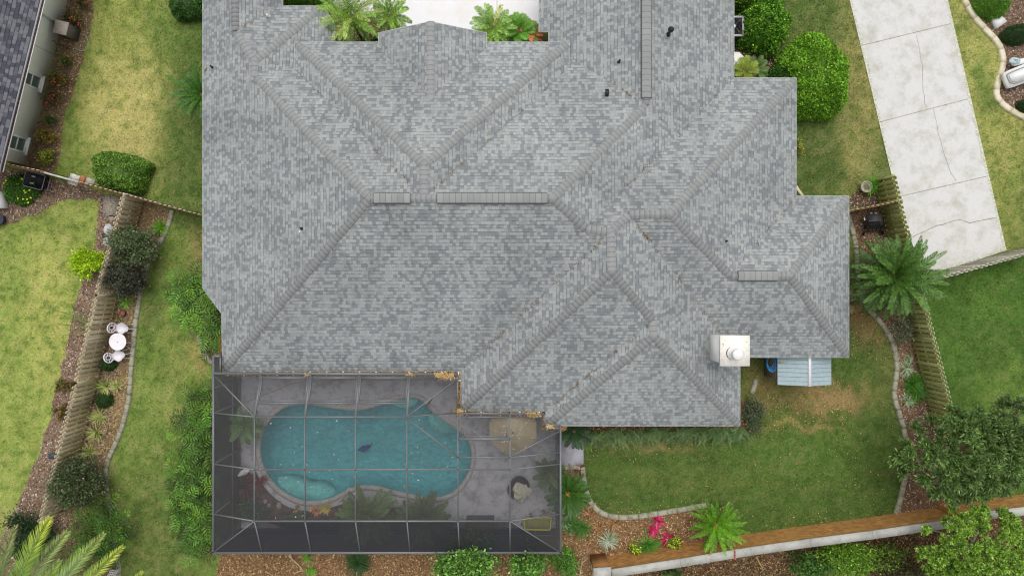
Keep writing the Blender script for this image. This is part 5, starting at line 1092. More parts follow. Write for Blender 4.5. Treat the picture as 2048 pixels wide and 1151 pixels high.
# pool cleaner, blue manta shape
p = P(728,893,-1.25); t = thing('pool_cleaner', (p[0],p[1],0), 'blue finned pool cleaner resting on the bottom of the pool', 'pool cleaner')
mb = MB(); sc_ = .0232; fp = lambda x, y, zz: P(728+x, 893+y, zz)
mb.add([fp(-14,8,-1.3),fp(-9,2,-1.12),fp(-2,-3,-1.0),fp(6,-3,-1.0),fp(17,-9,-1.15),fp(13,-1,-1.15),fp(7,5,-1.05),fp(-2,11,-1.15),fp(-7,8,-1.15)], np.arange(8,-1,-1), C(40,84,150)); mb.add([fp(-14,8,-1.4),fp(-9,2,-1.4),fp(-2,-3,-1.4),fp(6,-3,-1.4),fp(17,-9,-1.4),fp(13,-1,-1.4),fp(7,5,-1.4),fp(-2,11,-1.4),fp(-7,8,-1.4)], np.arange(9), C(30,60,120)); mb.build('body', M['vmix'], t)
mb = MB(); mb.add([fp(-3,3,-1.1),fp(7,-2,-.98),fp(5,4,-1.0)], np.arange(3), C(36,60,140)); mb.tube([fp(-2,2,-1.05), fp(8,-2,-.98)], .05, 8, col=C(46,70,150)); mb.build('fin', M['vmix'], t)
p = P(543,805,.035); mb = MB(); mb.lathe((p[0],p[1],.031), [(.14,0),(.14,.008),(.12,.01)], 24, col=C(160,158,152)); mb.lathe((p[0],p[1],.04), [(.02,0),(.02,.006)], 8, col=C(70,66,60)); tag(mb.build('skimmer_lid', M['vmix'], origin=(p[0],p[1],.03)), 'round grey skimmer lid set in the upper left pool deck', 'skimmer lid')
mb = MB(); mb.tube([P(474,809,.05), P(508,797,.05), P(540,785,.05), P(578,768,.05), P(605,763,.05), P(700,759,.05), P(820,760,.05), P(900,755,.05)], .014, 6); tag(mb.build('pool_cable', mat('tan_cable', C(190,160,110), .6)), 'thin tan cable snaking across the deck above the pool', 'cable')
mb = MB(); mb.tube([P(847,822,.3), P(852,812,.6), P(866,794,1.1)], [.012,.02,.03], 7, col=C(120,84,72)); mb.tube([P(856,812,.3), P(862,800,.7)], .014, 6, col=C(120,84,72)); tag(mb.build('pool_ladder_rail', M['vmix']), 'slim reddish hand rail at the upper right pool steps', 'hand rail')
for (px, py, r_, lb) in ((513,1004,.09,'upper left'),(540,1013,.13,'lower'),(520,1012,.08,'smallest')):
    p = P(538+ (px-513)*.9, py, .1); rock(px+18, py-2, r_, .12, C(150,146,140), 'pale rock edging the bed below the pool, %s one' % lb)
# odd bits
mb = MB(); mb.tube([P(1466,1095,1.3), P(1470,1101,1.66), P(1470,1112,1.64), P(1467,1118,1.5)], .022, 7); tag(mb.build('red_strap', mat('red_rubber', C(185,50,40), .5)), 'red strap draped over the pale wall coping below the big sago palm', 'strap')
def twig(pts, r, label, name='fallen_branch', col=C(190,170,140), cat='branch'):
    mb = MB(); mb.tube([P(*p) for p in pts], np.linspace(r, r*.4, len(pts)), 6, col=col); b = P(*pts[0]); return tag(mb.build(name, M['soil'], origin=(b[0],b[1],0)), label, cat)
twig([(578,1104,.05),(584,1117,.08),(600,1132,.06),(607,1141,.05)], .045, 'long pale branch lying in the mulch below the enclosure'); twig([(612,1124,.06),(620,1120,.1),(628,1126,.05)], .05, 'short knobbly branch beside the bright fern tuft below the enclosure', col=C(165,145,115)); twig([(588,1146,.04),(600,1141,.06),(610,1143,.04)], .03, 'thin tan stick at the bottom edge beside the mulch tuft')
twig([(206,227,.03),(211,223,.04),(215,220,.03)], .02, 'small white stick lying on the dry upper left lawn', col=C(215,205,190)); twig([(676,1004,.1),(685,995,.15),(690,987,.2),(687,980,.2)], .025, 'crooked pale stick at the bed edge below the pool', col=C(205,195,165)); twig([(1860,1095,.1),(1869,1110,.2),(1874,1130,.1)], .04, 'dead grey stick in the wild strip beyond the brick wall', col=C(180,165,130))
twig([(1512,1112,.1),(1519,1125,.15),(1527,1139,.1)], .05, 'yellowish dead stalk below the brick wall', col=C(185,165,105))
# wire rack bottom left
t = thing('wire_rack', tuple(P(228,1147,.0)), 'small white wire rack at the bottom edge beside the lawn edging', 'rack'); mb = MB(); 
for k in range(5): mb.tube([P(222+k*3.5,1138,.3), P(214+k*3.5,1153,.3)], .014, 5)
for k in range(4): mb.tube([P(222-k*2.5,1139+k*4,.3), P(237-k*2.5,1141+k*4,.3)], .014, 5)
mb.build('grid', M['white'], t)
for px, py in ((222,1139),(236,1140),(214,1152),(230,1153)): mb = MB(); q_ = P(px,py,0); mb.tube([q_, q_+z*.3], .012, 5); mb.build('leg', M['white'], t)
# ---------------- plants ----------------
LEAF = M['leaf']
def local_rng(s): return np.random.default_rng(s)
def shrub(px, py, rxp, ryp, h, label, cols, w, n=4000, leaf=(.05,.028), lumps=9, rough=.5, name='shrub', cat='shrub', shear=False, seed=1, rz=0, stems=True, core=True, tip=0.0, group=None, twigcol=C(110,95,75), square=2.0, upright=.4, sparse=0):
    rng = local_rng(seed*31+int(px)); b = P(px, py, h*.5); s = (H-h*.55)/F; rx, ry = rxp*s, ryp*s; o = np.array([b[0], b[1], 0])
    t = thing(name, tuple(o), label, cat, group); cr, sr = math.cos(rz), math.sin(rz)
    mb = MB()
    if shear:
        d = unit(n, rng); d[:, 2] = np.abs(d[:, 2]); 
        q = np.sign(d)*np.abs(d)**(2/square); q /= (np.sum(np.abs(q)**square, 1, keepdims=True))**(1/square)
        th = np.arctan2(d[:,1], d[:,0]); bump_ = 1+.05*np.sin(3*th+seed)+.04*np.sin(5*th+2*seed)+rough*.06*(fbm(d[:,0]*3+9, d[:,1]*3+d[:,2]*2, .6, seed)-.5)*4
        r = (1-np.abs(rng.normal(0, .035, n)))*bump_; p = q*r[:, None]*[rx, ry, h]; nr_ = q/np.array([rx, ry, h])**1; nr_ /= np.linalg.norm(nr_, axis=1, keepdims=True); lump = fbm(p[:,0], p[:,1]+p[:,2], .35, seed+4)
    else:
        lc = []; 
        for i in range(lumps):
            a = rng.uniform(0, 6.283); rr = math.sqrt(rng.uniform(0, 1))*.66; lc.append([rr*math.cos(a), rr*math.sin(a), rng.uniform(.3, .8)*(1-.45*rr), rng.uniform(.25, .42)])
        lc = np.array(lc); k = rng.choice(lumps, n); d = unit(n, rng); d[:, 2] = np.where(rng.random(n) < .8, np.abs(d[:, 2]), d[:, 2]); rr = (rng.random(n)**.33)[:, None]
        nt = 8; tw = unit(lumps*nt, rng).reshape(lumps, nt, 3); tw[..., 2] = np.abs(tw[..., 2]); kt = rng.integers(0, nt, n); tl_ = (.65+.7*rng.random((lumps, nt)))[k, kt][:, None]; d = tw[k, kt]+rng.normal(0, .28, (n, 3))
        spr = 1+rng.normal(0, .1, (n, 1)); p = (lc[k, :3]+d*lc[k, 3:4]*rr*spr*tl_)*[rx, ry, h]; nr_ = d/np.linalg.norm(d, axis=1, keepdims=True); lump = lc[k, 2]*0+rng.random(lumps)[k]
    dirs = nr_*upright+rng.normal(0, .6, (n, 3)); dirs[:, 2] += .15; leaf = (leaf[0]*1.25, leaf[1]*1.3)
    cc = pickcol(n, cols, w, .28, rng)*(.72+.56*lump[:, None])*1.08
    p2 = p.copy(); p2[:, 0], p2[:, 1] = p[:, 0]*cr-p[:, 1]*sr, p[:, 0]*sr+p[:, 1]*cr
    p2[:, 2] = np.maximum(p2[:, 2], .03)
    leaves(mb, p2+o, dirs, nr_+rng.normal(0, .5, (n, 3)), leaf[0]*rng.uniform(.7, 1.3, n), leaf[1]*rng.uniform(.8, 1.2, n), cc, fold=.15)
    mb.build('foliage', LEAF, t)
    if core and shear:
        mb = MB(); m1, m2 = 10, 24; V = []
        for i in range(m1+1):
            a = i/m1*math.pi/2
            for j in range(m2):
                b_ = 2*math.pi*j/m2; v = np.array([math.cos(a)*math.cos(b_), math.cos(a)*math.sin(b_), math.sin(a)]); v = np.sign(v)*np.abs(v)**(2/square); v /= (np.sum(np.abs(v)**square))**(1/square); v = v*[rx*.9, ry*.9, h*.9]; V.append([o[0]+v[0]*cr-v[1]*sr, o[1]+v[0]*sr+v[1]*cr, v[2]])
        f = [[i*m2+j, i*m2+(j+1)%m2, (i+1)*m2+(j+1)%m2, (i+1)*m2+j] for i in range(m1) for j in range(m2)]; mb.add(V, np.array(f), np.array(cols[0])*.6); mb.build('shaded_core', LEAF, t)  # solid dome in darkened leaf colour, painted shade for the bush interior
    if stems:
        mb = MB()
        for i in range(7):
            a = rng.uniform(0, 6.283); e = np.array([rx*.6*math.cos(a), ry*.6*math.sin(a), h*rng.uniform(.6, .85)]); mb.tube([o+z*0, o+e*[.4,.4,.5], o+e], [.03*h, .02*h, .008*h], 5, col=twigcol)
        mb.build('stems', M['soil'], t)
    return t
def clump(px, py, rp, h, label, col, n=60, w=.03, e=(.5,1.4), droop=1.2, name='grass_clump', cat='plant', tipc=None, seed=1, group=None, zoff=0.0, stripe=None):
    rng = local_rng(seed*17+int(px)); b = P(px, py, h*.5+zoff); s = (H-h*.5)/F; Rw = rp*s; o = np.array([b[0], b[1], zoff]); az = rng.uniform(0, 6.283, n); e0 = rng.uniform(*e, n); L_ = Rw*rng.uniform(.85, 1.35, n)
    mb = MB(); cc = pickcol(n, [col] if np.ndim(col) == 1 else col, [1]*(1 if np.ndim(col) == 1 else len(col)), .14, rng)
    ribbons(mb, np.tile(o, (n, 1))+rng.normal(0, .03, (n, 3))*[1,1,0], az, e0, np.full(n, droop)*rng.uniform(.7,1.3,n), L_, np.full(n, w), cc)
    if stripe is not None: ribbons(mb, np.tile(o+z*.012, (n, 1))+rng.normal(0, .01, (n, 3))*[1,1,0], az, e0, np.full(n, droop)*1.0, L_*.95, np.full(n, w*.45), np.tile(stripe, (n, 1)))
    return tag(mb.build(name, LEAF, origin=tuple(o)), label, cat, group)
def palm(px, py, rp, zc, label, col, nf=40, nl=46, Ll=.32, wl=.022, e=(.1,1.3), droop=1.3, name='palm', cat='palm', trunk=.14, seed=1, sweep=.9, vee=.15, heart=None, azr=None, stalk=.12, jit=.15, ccol=None, rcol=None):
    rng = local_rng(seed*13+int(px)); c = P(px, py, zc); s = (H-zc)/F; Rw = rp*s; t = thing(name, (c[0], c[1], 0), label, cat); 
    mb = MB()
    for i in range(nf):
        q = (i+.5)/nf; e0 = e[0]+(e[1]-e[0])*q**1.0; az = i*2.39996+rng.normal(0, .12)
        if azr: az = azr[0]+(azr[1]-azr[0])*rng.random()
        dr = droop*rng.uniform(.8, 1.2); ee = e0-dr*np.linspace(0,1,15)**1.3; reach = np.abs(np.mean(np.cos(ee[:-1]))); Lf = Rw/max(reach, .45)*rng.uniform(.86, 1.06)*(1-.18*max(0, q-.55)/.45)
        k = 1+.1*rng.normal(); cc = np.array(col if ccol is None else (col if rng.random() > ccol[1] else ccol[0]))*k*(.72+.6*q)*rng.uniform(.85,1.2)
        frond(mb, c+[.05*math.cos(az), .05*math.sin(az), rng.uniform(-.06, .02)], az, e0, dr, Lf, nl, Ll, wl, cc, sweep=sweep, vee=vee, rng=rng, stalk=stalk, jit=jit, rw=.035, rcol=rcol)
    mb.build('crown', LEAF, t)
    mb = MB(); hh = max(zc, .15); mb.lathe((c[0], c[1], 0), [(trunk*1.2, 0), (trunk, hh*.3), (trunk*1.05, hh*.7), (trunk*.9, hh-.03), (trunk*.4, hh+.03)], 14, col=C(110,88,66)); 
    m_ = 60; a_ = rng.uniform(0,6.283,m_); zz = rng.uniform(0, hh, m_); pp = np.stack([c[0]+trunk*.95*np.cos(a_), c[1]+trunk*.95*np.sin(a_), zz], 1); leaves(mb, pp, np.stack([np.cos(a_), np.sin(a_), a_*0+1.2], 1), np.stack([np.cos(a_), np.sin(a_), a_*0-.5], 1), .1, .06, pickcol(m_, [C(120,96,70),C(90,70,52)], [1,1], .1, rng)); mb.build('trunk', M['soil'], t)
    if heart is not None:
        mb = MB(); m_ = 70; pp = c+rng.normal(0, 1, (m_, 3))*[.06,.06,.02]+z*.06; leaves(mb, pp, unit(m_, rng)+z*.8, unit(m_, rng), .09, .02, pickcol(m_, [heart], [1], .2, rng)); mb.build('heart', LEAF, t)
    return t
def philo(px, py, rp, h, label, seed, n=8, cols=None, group='philodendrons', bright=1.0):
    """split-leaf philodendron: long-stalked leaves with deep lobes"""
    rng = local_rng(seed*7+int(px)); b = P(px, py, h*.7); Rw = rp*(H-h)/F; t = thing('philodendron', (b[0], b[1], 0), label, 'philodendron', group); mb = MB(); ms_ = MB(); col0 = C(90,132,42)*bright if cols is None else cols
    for i in range(n):
        az = i*2.39996+rng.normal(0, .25); q = (i+.5)/n; r1 = Rw*(.12+.5*math.sqrt(q))*rng.uniform(.8,1.1); zl = h*(1.05-.35*q)*rng.uniform(.9,1.05); d = np.array([math.cos(az), math.sin(az), 0])
        base = np.array([b[0], b[1], .05]); hub = np.array([b[0], b[1], 0])+d*r1+z*zl; ms_.tube([base, base+d*r1*.4+z*zl*.7, hub], [.016,.013,.01], 5, col=C(120,150,70))
        L_ = rng.uniform(.46,.62); col = col0*rng.choice([.4,.65,1.0,1.5])*rng.uniform(.85,1.15)*np.array([rng.uniform(.85,1.2),1,rng.uniform(.8,1.1)])
        frond(mb, hub, az+rng.normal(0,.2), rng.uniform(.1,.55), rng.uniform(.7,1.2), L_, 6, L_*.56, .062, col, sweep=.75, vee=.12, rng=rng, stalk=.03, rw=.018, jit=.08, rcol=col*1.25)
        for sg in (-1,1): # back lobes
            frond(mb, hub, az+sg*2.3, .2, .8, L_*.5, 3, L_*.4, .055, col, sweep=.5, vee=.1, rng=rng, stalk=.1, rw=.01, jit=.08)
    mb.build('leaves', LEAF, t); ms_.build('leaf_stalks', M['soil'], t); return t
g1, g2, g3 = C(74,112,44), C(96,136,54), C(52,84,36)
# sheared hedges by the drive
YG = [C(118,170,40), C(144,192,54), C(84,132,36), C(168,202,76)]
shrub(1630,152,74,86,2.0,'large round clipped bright green bush beside the driveway, right of the roof corner',YG,[4,3,3,.7],n=26000,leaf=(.065,.045),shear=True,seed=3,square=2.3,name='clipped_bush',upright=.6)
shrub(1567,215-60,34,28,1.3,'dark lower lobe bush tucked between the roof edge and the big clipped bush',[C(70,112,36),C(50,88,30)],[1,1],n=4000,leaf=(.06,.04),shear=True,seed=5,name='clipped_bush')
shrub(1532,42,52,60,1.6,'glossy leafy green bush next to the air conditioner at the top',[C(96,156,38),C(146,196,50),C(66,114,36),C(184,216,90)],[4,2,4,.6],n=15000,leaf=(.075,.05),shear=True,seed=4,rough=1.4,name='clipped_bush',upright=.5)
shrub(1500,-6,44,28,1.5,'yellow flecked bush at the top edge above the air conditioner',[C(90,130,36),C(170,190,60),C(60,96,32)],[4,1,3],n=6000,leaf=(.07,.05),shear=True,seed=8,rough=1.2,name='clipped_bush')
shrub(241,343,54,38,1.1,'boxy dark green clipped shrub just above the cream topped fence',[C(110,150,54),C(136,172,70),C(78,112,46)],[3,2,2],n=15000,leaf=(.055,.038),shear=True,seed=6,rz=-.22,square=3.2,name='clipped_bush',rough=.8)
shrub(378,4,38,34,1.0,'flat green hedge at the top edge against the left roof edge',[C(72,116,46),C(92,134,52),C(54,90,38)],[3,2,3],n=9000,leaf=(.05,.035),shear=True,seed=9,square=3.0,name='clipped_bush')
shrub(605,-22,58,36,1.5,'bright green hedge behind the small roof notch at the top',[C(96,150,36),C(70,116,34),C(124,170,50)],[3,3,1],n=9000,leaf=(.055,.035),shear=True,seed=10,square=4,name='clipped_bush')
shrub(1990,2,33,32,.9,'light green round shrub at the top of the upper right mulch bed',[C(120,168,56),C(96,142,46),C(140,186,72)],[3,3,1],n=9000,leaf=(.06,.018),shear=True,seed=11,name='clipped_bush',rough=1.2,upright=1.0)
shrub(2040,66,32,20,.7,'dark green clipped shrub below the white box lid at the right edge',[C(54,84,40),C(66,96,44)],[3,2],n=6000,leaf=(.04,.022),shear=True,seed=12,rz=.2,name='clipped_bush')
shrub(2050,210,12,12,.5,'small dark green shrub cut by the right edge inside the curved edging',[C(60,92,40),C(44,70,32)],[1,1],n=1500,leaf=(.04,.025),shear=True,seed=13,name='clipped_bush')
shrub(38,378,34,30,.6,'low green shrub dotted with yellow flowers left of the black tub cart',[C(86,132,46),C(64,106,38),C(108,150,56)],[3,3,1],n=5200,leaf=(.06,.035),shear=True,seed=14,name='flowering_shrub',rough=1.6)
mb = MB(); fl_ = [(12,361),(8,366),(44,358),(35,368),(48,381),(51,385),(59,380),(31,386),(36,397),(46,398),(54,398),(61,396),(56,405)]
for px, py in fl_: 
    p = P(px,py,.58); leaves(mb, np.tile(p,(7,1)), unit(7)*[1,1,.2], np.tile(z,(7,1)), .055, .035, np.tile(C(225,232,40),(7,1)))
sh_ = [o for o in bpy.data.objects if o.get('label','').startswith('low green shrub dotted')][0]; mb.build('flowers', LEAF, sh_)
# neon bush on the fence, olive bushes
shrub(180,527,33,36,.9,'bright lime green loose shrub on the neighbour side of the fence',[C(176,206,34),C(150,186,36),C(196,216,60)],[3,3,1],n=4200,leaf=(.10,.04),lumps=16,seed=20,upright=.8)
OL = [C(104,122,82),C(122,136,92),C(78,96,62),C(140,118,104)]
shrub(268,492,48,44,2.2,'grey green small leaved bush over the fence, upper of the olive pair',OL,[4,3,3,.5],n=13000,leaf=(.085,.03),lumps=34,seed=21,upright=.9)
shrub(252,556,41,40,1.9,'darker purplish olive bush over the fence, lower of the olive pair',[C(74,86,62),C(96,100,80),C(128,104,98),C(58,68,50)],[4,2,1.6,3],n=10500,leaf=(.08,.028),lumps=30,seed=22,upright=.9)
shrub(160,962,54,56,2.1,'dense dark olive bush above the big palm fronds, bottom left',[C(86,104,64),C(106,122,78),C(66,82,50),C(140,120,108)],[4,2.4,3,.8],n=17000,leaf=(.09,.03),lumps=44,seed=23,upright=.9)
shrub(60,1072,66,50,1.2,'dark green bushy shrub under the palm fronds at the left edge',[C(54,80,48),C(66,96,54),C(44,66,40)],[3,2,3],n=6500,leaf=(.12,.03),lumps=20,seed=24,upright=.9)
# west wall roses
RS = [('rose bush with pink flowers below the downspout of the neighbour wall',147,37,20,17,[C(96,108,56),C(180,120,60),C(66,84,40)],[3,1.3,2],C(225,90,130)),
 ('rose bush with one pink bloom at the top edge by the neighbour wall',166,3,17,12,[C(96,108,56),C(150,110,60)],[3,1],C(225,80,120)),
 ('small green tuft shrub below the beige cabinet',133,121,13,11,[C(80,104,50),C(190,150,80)],[4,.8],None),
 ('broad orange tinged rose bush right of the upper window',117,160,22,17,[C(100,108,54),C(190,128,64),C(70,84,42)],[3,1.8,2],C(225,140,100)),
 ('rose bush full of dark pink blooms below the orange tinged one',104,196,17,14,[C(86,92,48),C(160,96,60)],[3,1.2],C(215,90,110)),
 ('tiny green shrub between the pink rose bush and the yellow tinted one',101,241,10,8,[C(84,108,54)],[1],None),
 ('yellow brown leafy shrub right of the lower window',90,274,20,14,[C(150,140,60),C(120,110,50),C(170,130,80)],[2,2,1],None),
 ('lime and tan leafy shrub nearest the fence by the neighbour wall',87,310,20,16,[C(160,190,50),C(110,120,50),C(180,150,90)],[2,2,1],None)]
for k, (lb, px, py, rx_, ry_, cl, ww, fc_) in enumerate(RS):
    t = shrub(px, py, rx_, ry_, .7, lb, cl, ww, n=int(1100*rx_/16), leaf=(.065,.035), lumps=9, seed=30+k, name='rose_bush' if 'rose' in lb else 'shrub', cat='rose bush' if 'rose bush' in lb and 'between' not in lb else 'shrub', upright=.7)
    if fc_ is not None:
        mb = MB(); rng = local_rng(k); m_ = 9 if 'one pink' not in lb else 3; b = P(px,py,.6)
        for i in range(m_):
            p = b+rng.normal(0,1,3)*[rx_*.011,ry_*.011,.04]; leaves(mb, np.tile(p,(8,1)), unit(8,rng)+z*.3, unit(8,rng), .06, .05, np.tile(fc_*rng.uniform(.7,1.1),(8,1)))
        mb.build('blooms', LEAF, t)
# bed along the fence: clumps
clump(318,455,19,.5,'bright green strappy clump in the bed near the fence corner',[C(130,180,50),C(104,156,44)],n=110,w=.035,name='lily_clump',seed=41)
clump(246,604,18,.45,'glossy green strap leaved lily above the terracotta pot',[C(90,148,42),C(120,168,50)],n=22,w=.075,e=(.4,1.0),droop=1.0,name='lily_clump',seed=42)
clump(243,627,6,.3,'tiny red and green plant growing in the terracotta pot',[C(190,70,60),C(90,120,60)],n=26,w=.03,name='potted_flowers',seed=43)
clump(235,640-3,7,.12,'small yellow flower tuft below the terracotta pot',[C(220,200,50),C(120,130,60)],n=18,w=.03,name='flower_tuft',seed=44)
shrub(215,729,15,13,.5,'small round dark green boxwood below the white chairs',[C(60,92,44),C(78,110,52)],[3,2],n=2600,leaf=(.035,.02),shear=True,seed=45,name='boxwood')
shrub(206,800,17,16,.5,'small dense dark boxwood between the spiky yellow plants',[C(56,88,38),C(70,102,44)],[3,2],n=2800,leaf=(.035,.02),shear=True,seed=46,name='boxwood')
shrub(128,800-32,20,16,.5,'brown green scrubby shrub in the mulch on the far side of the fence, upper one',[C(100,108,54),C(150,118,66)],[2,1],n=1500,leaf=(.06,.03),seed=47)
shrub(118,822,16,18,.5,'brown green scrubby shrub in the mulch on the far side of the fence, lower one',[C(96,104,54),C(160,116,66)],[2,1.2],n=1300,leaf=(.06,.03),seed=48)
VG = [C(196,204,120), C(150,176,76), C(212,210,150)]
for k, (px, py, r_, lb) in enumerate(((204,775,20,'variegated yellow green spiky plant, topmost of the row along the fence'),(226,774,16,'thin variegated spiky plant right of the topmost one along the fence'),(192,833,22,'variegated yellow green spiky plant below the small dark boxwood'),(184,866,22,'variegated spiky plant, second from the bottom of the fence row'),(170,907,20,'variegated yellow spiky plant at the bottom of the fence row by the olive bush'))):
    clump(px,py,r_,.7,lb,VG,n=75,w=.032,e=(.1,1.4),droop=.5,name='dracaena',seed=50+k,group='spiky plants along the fence')
# bare green stems shrub
t = thing('bare_stem_shrub', tuple(P(170,650,0)), 'nearly bare shrub with long pale green stems beyond the fence', 'shrub'); mb = MB()
for (x1,y1,x2,y2,x3,y3) in ((178,640,140,628,107,619),(178,645,150,637,116,636),(176,655,140,650,116,648),(178,650,150,630,148,608),(172,662,150,668,124,670),(178,652,160,644,150,645),(174,640,163,622,150,618),(178,660,168,672,160,672),(150,637,148,620,142,606)):
    mb.tube([P(x1,y1,.3),P(x2,y2,1.0),P(x3,y3,1.3)], [.03,.022,.01], 5, col=C(140,158,92)*RNG.uniform(.85,1.15))
mb.tube([P(180,650,0),P(178,650,.35)], .05, 6, col=C(120,120,80)); mb.build('stems', M['soil'], t)
# philodendrons
pl1 = [(384,560,22,'topmost of the group at the roof corner'),(352+8,574,22,'leftmost upper, beside the lawn strip'),(366,600,26,'with pale new leaves at the lawn side'),(402,592,26,'tucked against the slanted roof edge'),(392,622,27,'centre of the upper group'),(420,628,24,'under the slanted roof edge, right side'),(376,635,22,'lower lawn side of the upper group'),(412,660,27,'lower middle with long fingers'),(434,660,22,'against the lower left roof edge'),(432,690,18,'lowest and darkest of the upper group')]
for k, (px, py, r_, lb) in enumerate(pl1): philo(px, py, r_*1.15, .75, 'split leaf philodendron, '+lb, 60+k, n=9, bright=1.15 if k < 8 else .85, group='philodendrons by the roof corner')
pl2 = [(395,790),(415,815),(382,830),(405,850),(375,868),(400,888),(418,900),(370,918),(395,930),(362,950),(385,965),(412,955),(352,985),(375,1000),(402,1000),(358,1025),(385,1040),(410,1035),(375,1065),(402,1075),(425-8,1060),(395,1100)]
for k, (px, py) in enumerate(pl2):
    philo(px, py, 27, .8, 'split leaf philodendron hugging the left enclosure wall, %s' % ('near its top corner' if k < 3 else 'upper part of the row' if k < 8 else 'middle part of the row' if k < 14 else 'lower part of the row' if k < 20 else 'at the lower end'), 80+k, n=9, bright=[.95,1.15,.75,1.0][k % 4], group='philodendrons %s of the enclosure row' % ('near the top corner' if k < 3 else 'in the upper part' if k < 8 else 'in the middle part' if k < 14 else 'in the lower part' if k < 20 else 'at the lower end'))
pl3 = [(196,1010,30),(222,1040,28),(180,1040,26),(215,1070,27),(170,1070,26),(240-4,1062,22),(190,1090,30),(215,1105,24),(160,1110,28)]
for k, (px, py, r_) in enumerate(pl3): philo(px, py, r_*1.15, .8, 'deep green philodendron between the olive bush and the palm fronds', 110+k, n=9, bright=[.7,1.0,.65][k % 3], group='philodendrons behind the big fronds')
# yellow-green tips fern near bottom
# big palm, bottom left: fronds reach in from below the frame
t = thing('date_palm', tuple(P(20,1330,0)), 'huge feather palm with yellow tipped fronds sweeping in from the bottom left corner', 'palm'); 
def bigfrond(x0,y0,x1,y1,z0,z1,wid,col,tipc,nl=90,curve=0):
    a, b = P(x0,y0,z0), P(x1,y1,z1); mb = MB(); k = 16; tt = np.linspace(0,1,k+1); side0 = np.cross(b-a, z); side0 /= np.linalg.norm(side0)
    pts = a[None]*(1-tt[:,None])+b[None]*tt[:,None]+z*(.9*np.sin(np.pi*tt))[:,None]*.8+side0*(curve*np.sin(np.pi*tt))[:,None]
    mb.tube(pts, np.linspace(.035,.008,k+1), 5, col=np.array(col)*1.05); t2 = np.linspace(.03,.995,nl); p = np.stack([np.interp(t2,tt,pts[:,i]) for i in range(3)],1); tg = np.gradient(pts,axis=0); tg = np.stack([np.interp(t2,tt,tg[:,i]) for i in range(3)],1); tg /= np.linalg.norm(tg,axis=1,keepdims=True)
    sd_ = np.cross(tg, z); sd_ /= np.linalg.norm(sd_,axis=1,keepdims=True); up = np.cross(sd_, tg); w_ = wid*(np.sin(np.pi*np.clip(t2*.8+.18,0,1))**.6)
    for sg in (-1,1):
        d = sd_*sg*.62+tg*.78+up*.12+RNG.normal(0,.05,(nl,3)); m_ = np.clip((t2-.55)/.4,0,1)[:,None]*(1 if sg>0 else .7); cc = (np.array(col)*(1-m_)+np.array(tipc)*m_)*(1+RNG.normal(0,.25,(nl,1))).clip(.3,2); leaves(mb, p, d, up+RNG.normal(0,.12,(nl,3)), w_*1.25, .030, cc, fold=.25)
    mb.build('frond', LEAF, t)
PG, PY = C(132,164,62), C(188,196,52)
bigfrond(30,1215,100,1034,3.6,3.4,.62,PG,PY,100,.12); bigfrond(45,1230,136,1062,3.7,3.2,.58,C(122,148,82),C(150,166,80),95,-.1); bigfrond(60,1235,208,1066,3.7,3.0,.52,PG,C(150,160,80),100,.1); bigfrond(70,1250,172,1106,3.9,3.5,.45,C(136,162,100),C(140,164,90),80); bigfrond(90,1245,246,1092,3.6,3.0,.48,PG,PY,95,.06)
bigfrond(10,1220,32,1050,3.5,2.8,.5,C(112,132,76),C(150,150,90),80,.1); bigfrond(-40,1200,8,1060,3.4,2.6,.5,C(120,140,80),C(140,150,80),80,-.1); bigfrond(-60,1200,-6,1085,3.8,3.4,.5,PG,PG,80); bigfrond(0,1240,60,1110,4.0,3.6,.5,C(140,160,104),PG,80,.1); bigfrond(60,1260,120,1120,4.0,3.7,.5,PG,PG,80)
bigfrond(20,1240,84,1066,3.5,2.9,.5,C(116,146,60),C(130,156,66),90,.15); bigfrond(80,1260,160,1098,3.3,2.7,.5,C(108,138,58),C(120,146,60),90,-.1); bigfrond(-30,1230,24,1096,3.3,2.8,.5,C(112,140,60),PG,90,.1); bigfrond(110,1270,190,1130,3.3,2.8,.45,C(116,146,62),PG,80,.05)
bigfrond(160,1300,285,1142,3.4,2.8,.4,PG,PY,70)
mb = MB(); b = P(20,1330,0); mb.lathe(b, [(.35,0),(.3,1.5),(.32,3.4),(.2,3.7)], 14, col=C(110,90,68)); mb.build('trunk', M['soil'], t)
# sago and feather palms
palm(404,190,52,1.4,'dark green sago palm half hidden under the left roof edge',C(72,112,42),nf=44,nl=40,Ll=.13,wl=.03,jit=.3,e=(.0,1.2),droop=.8,seed=2,name='sago_palm',sweep=.9)
palm(1786,552,82,2.3,'big round feathery sago palm between the roof corner and the mossy fence',C(80,114,46),nf=116,nl=40,Ll=.22,wl=.036,e=(-.35,1.35),droop=1.1,seed=3,jit=.34,name='sago_palm',trunk=.2)
palm(1431,1048,54,1.0,'bright green sago palm standing at the end of the curved edging',C(98,146,34),nf=40,nl=36,Ll=.15,wl=.024,e=(.0,1.15),droop=.6,seed=4,jit=.3,name='sago_palm',heart=C(200,160,110),sweep=1.0)
palm(1136,985,44,.9,'dark sago palm with an orange centre right of the enclosure',C(68,106,38),nf=42,nl=44,Ll=.16,wl=.026,e=(.05,1.1),droop=.8,seed=5,name='sago_palm',heart=C(215,165,95))
palm(1148,862,36,1.0,'dark sago palm poking out below the roof eave over the path slab',C(46,76,40),nf=26,nl=38,Ll=.14,wl=.026,e=(.0,.9),droop=.8,seed=6,name='sago_palm')
FP = C(120,154,58)
palm(704,34,66,2.4,'large feathery palm in the courtyard left of the small gable',FP,nf=40,nl=34,Ll=.22,wl=.026,jit=.35,e=(-.1,1.3),droop=1.2,seed=7,name='feather_palm',vee=.1,ccol=(C(150,168,84),.25))
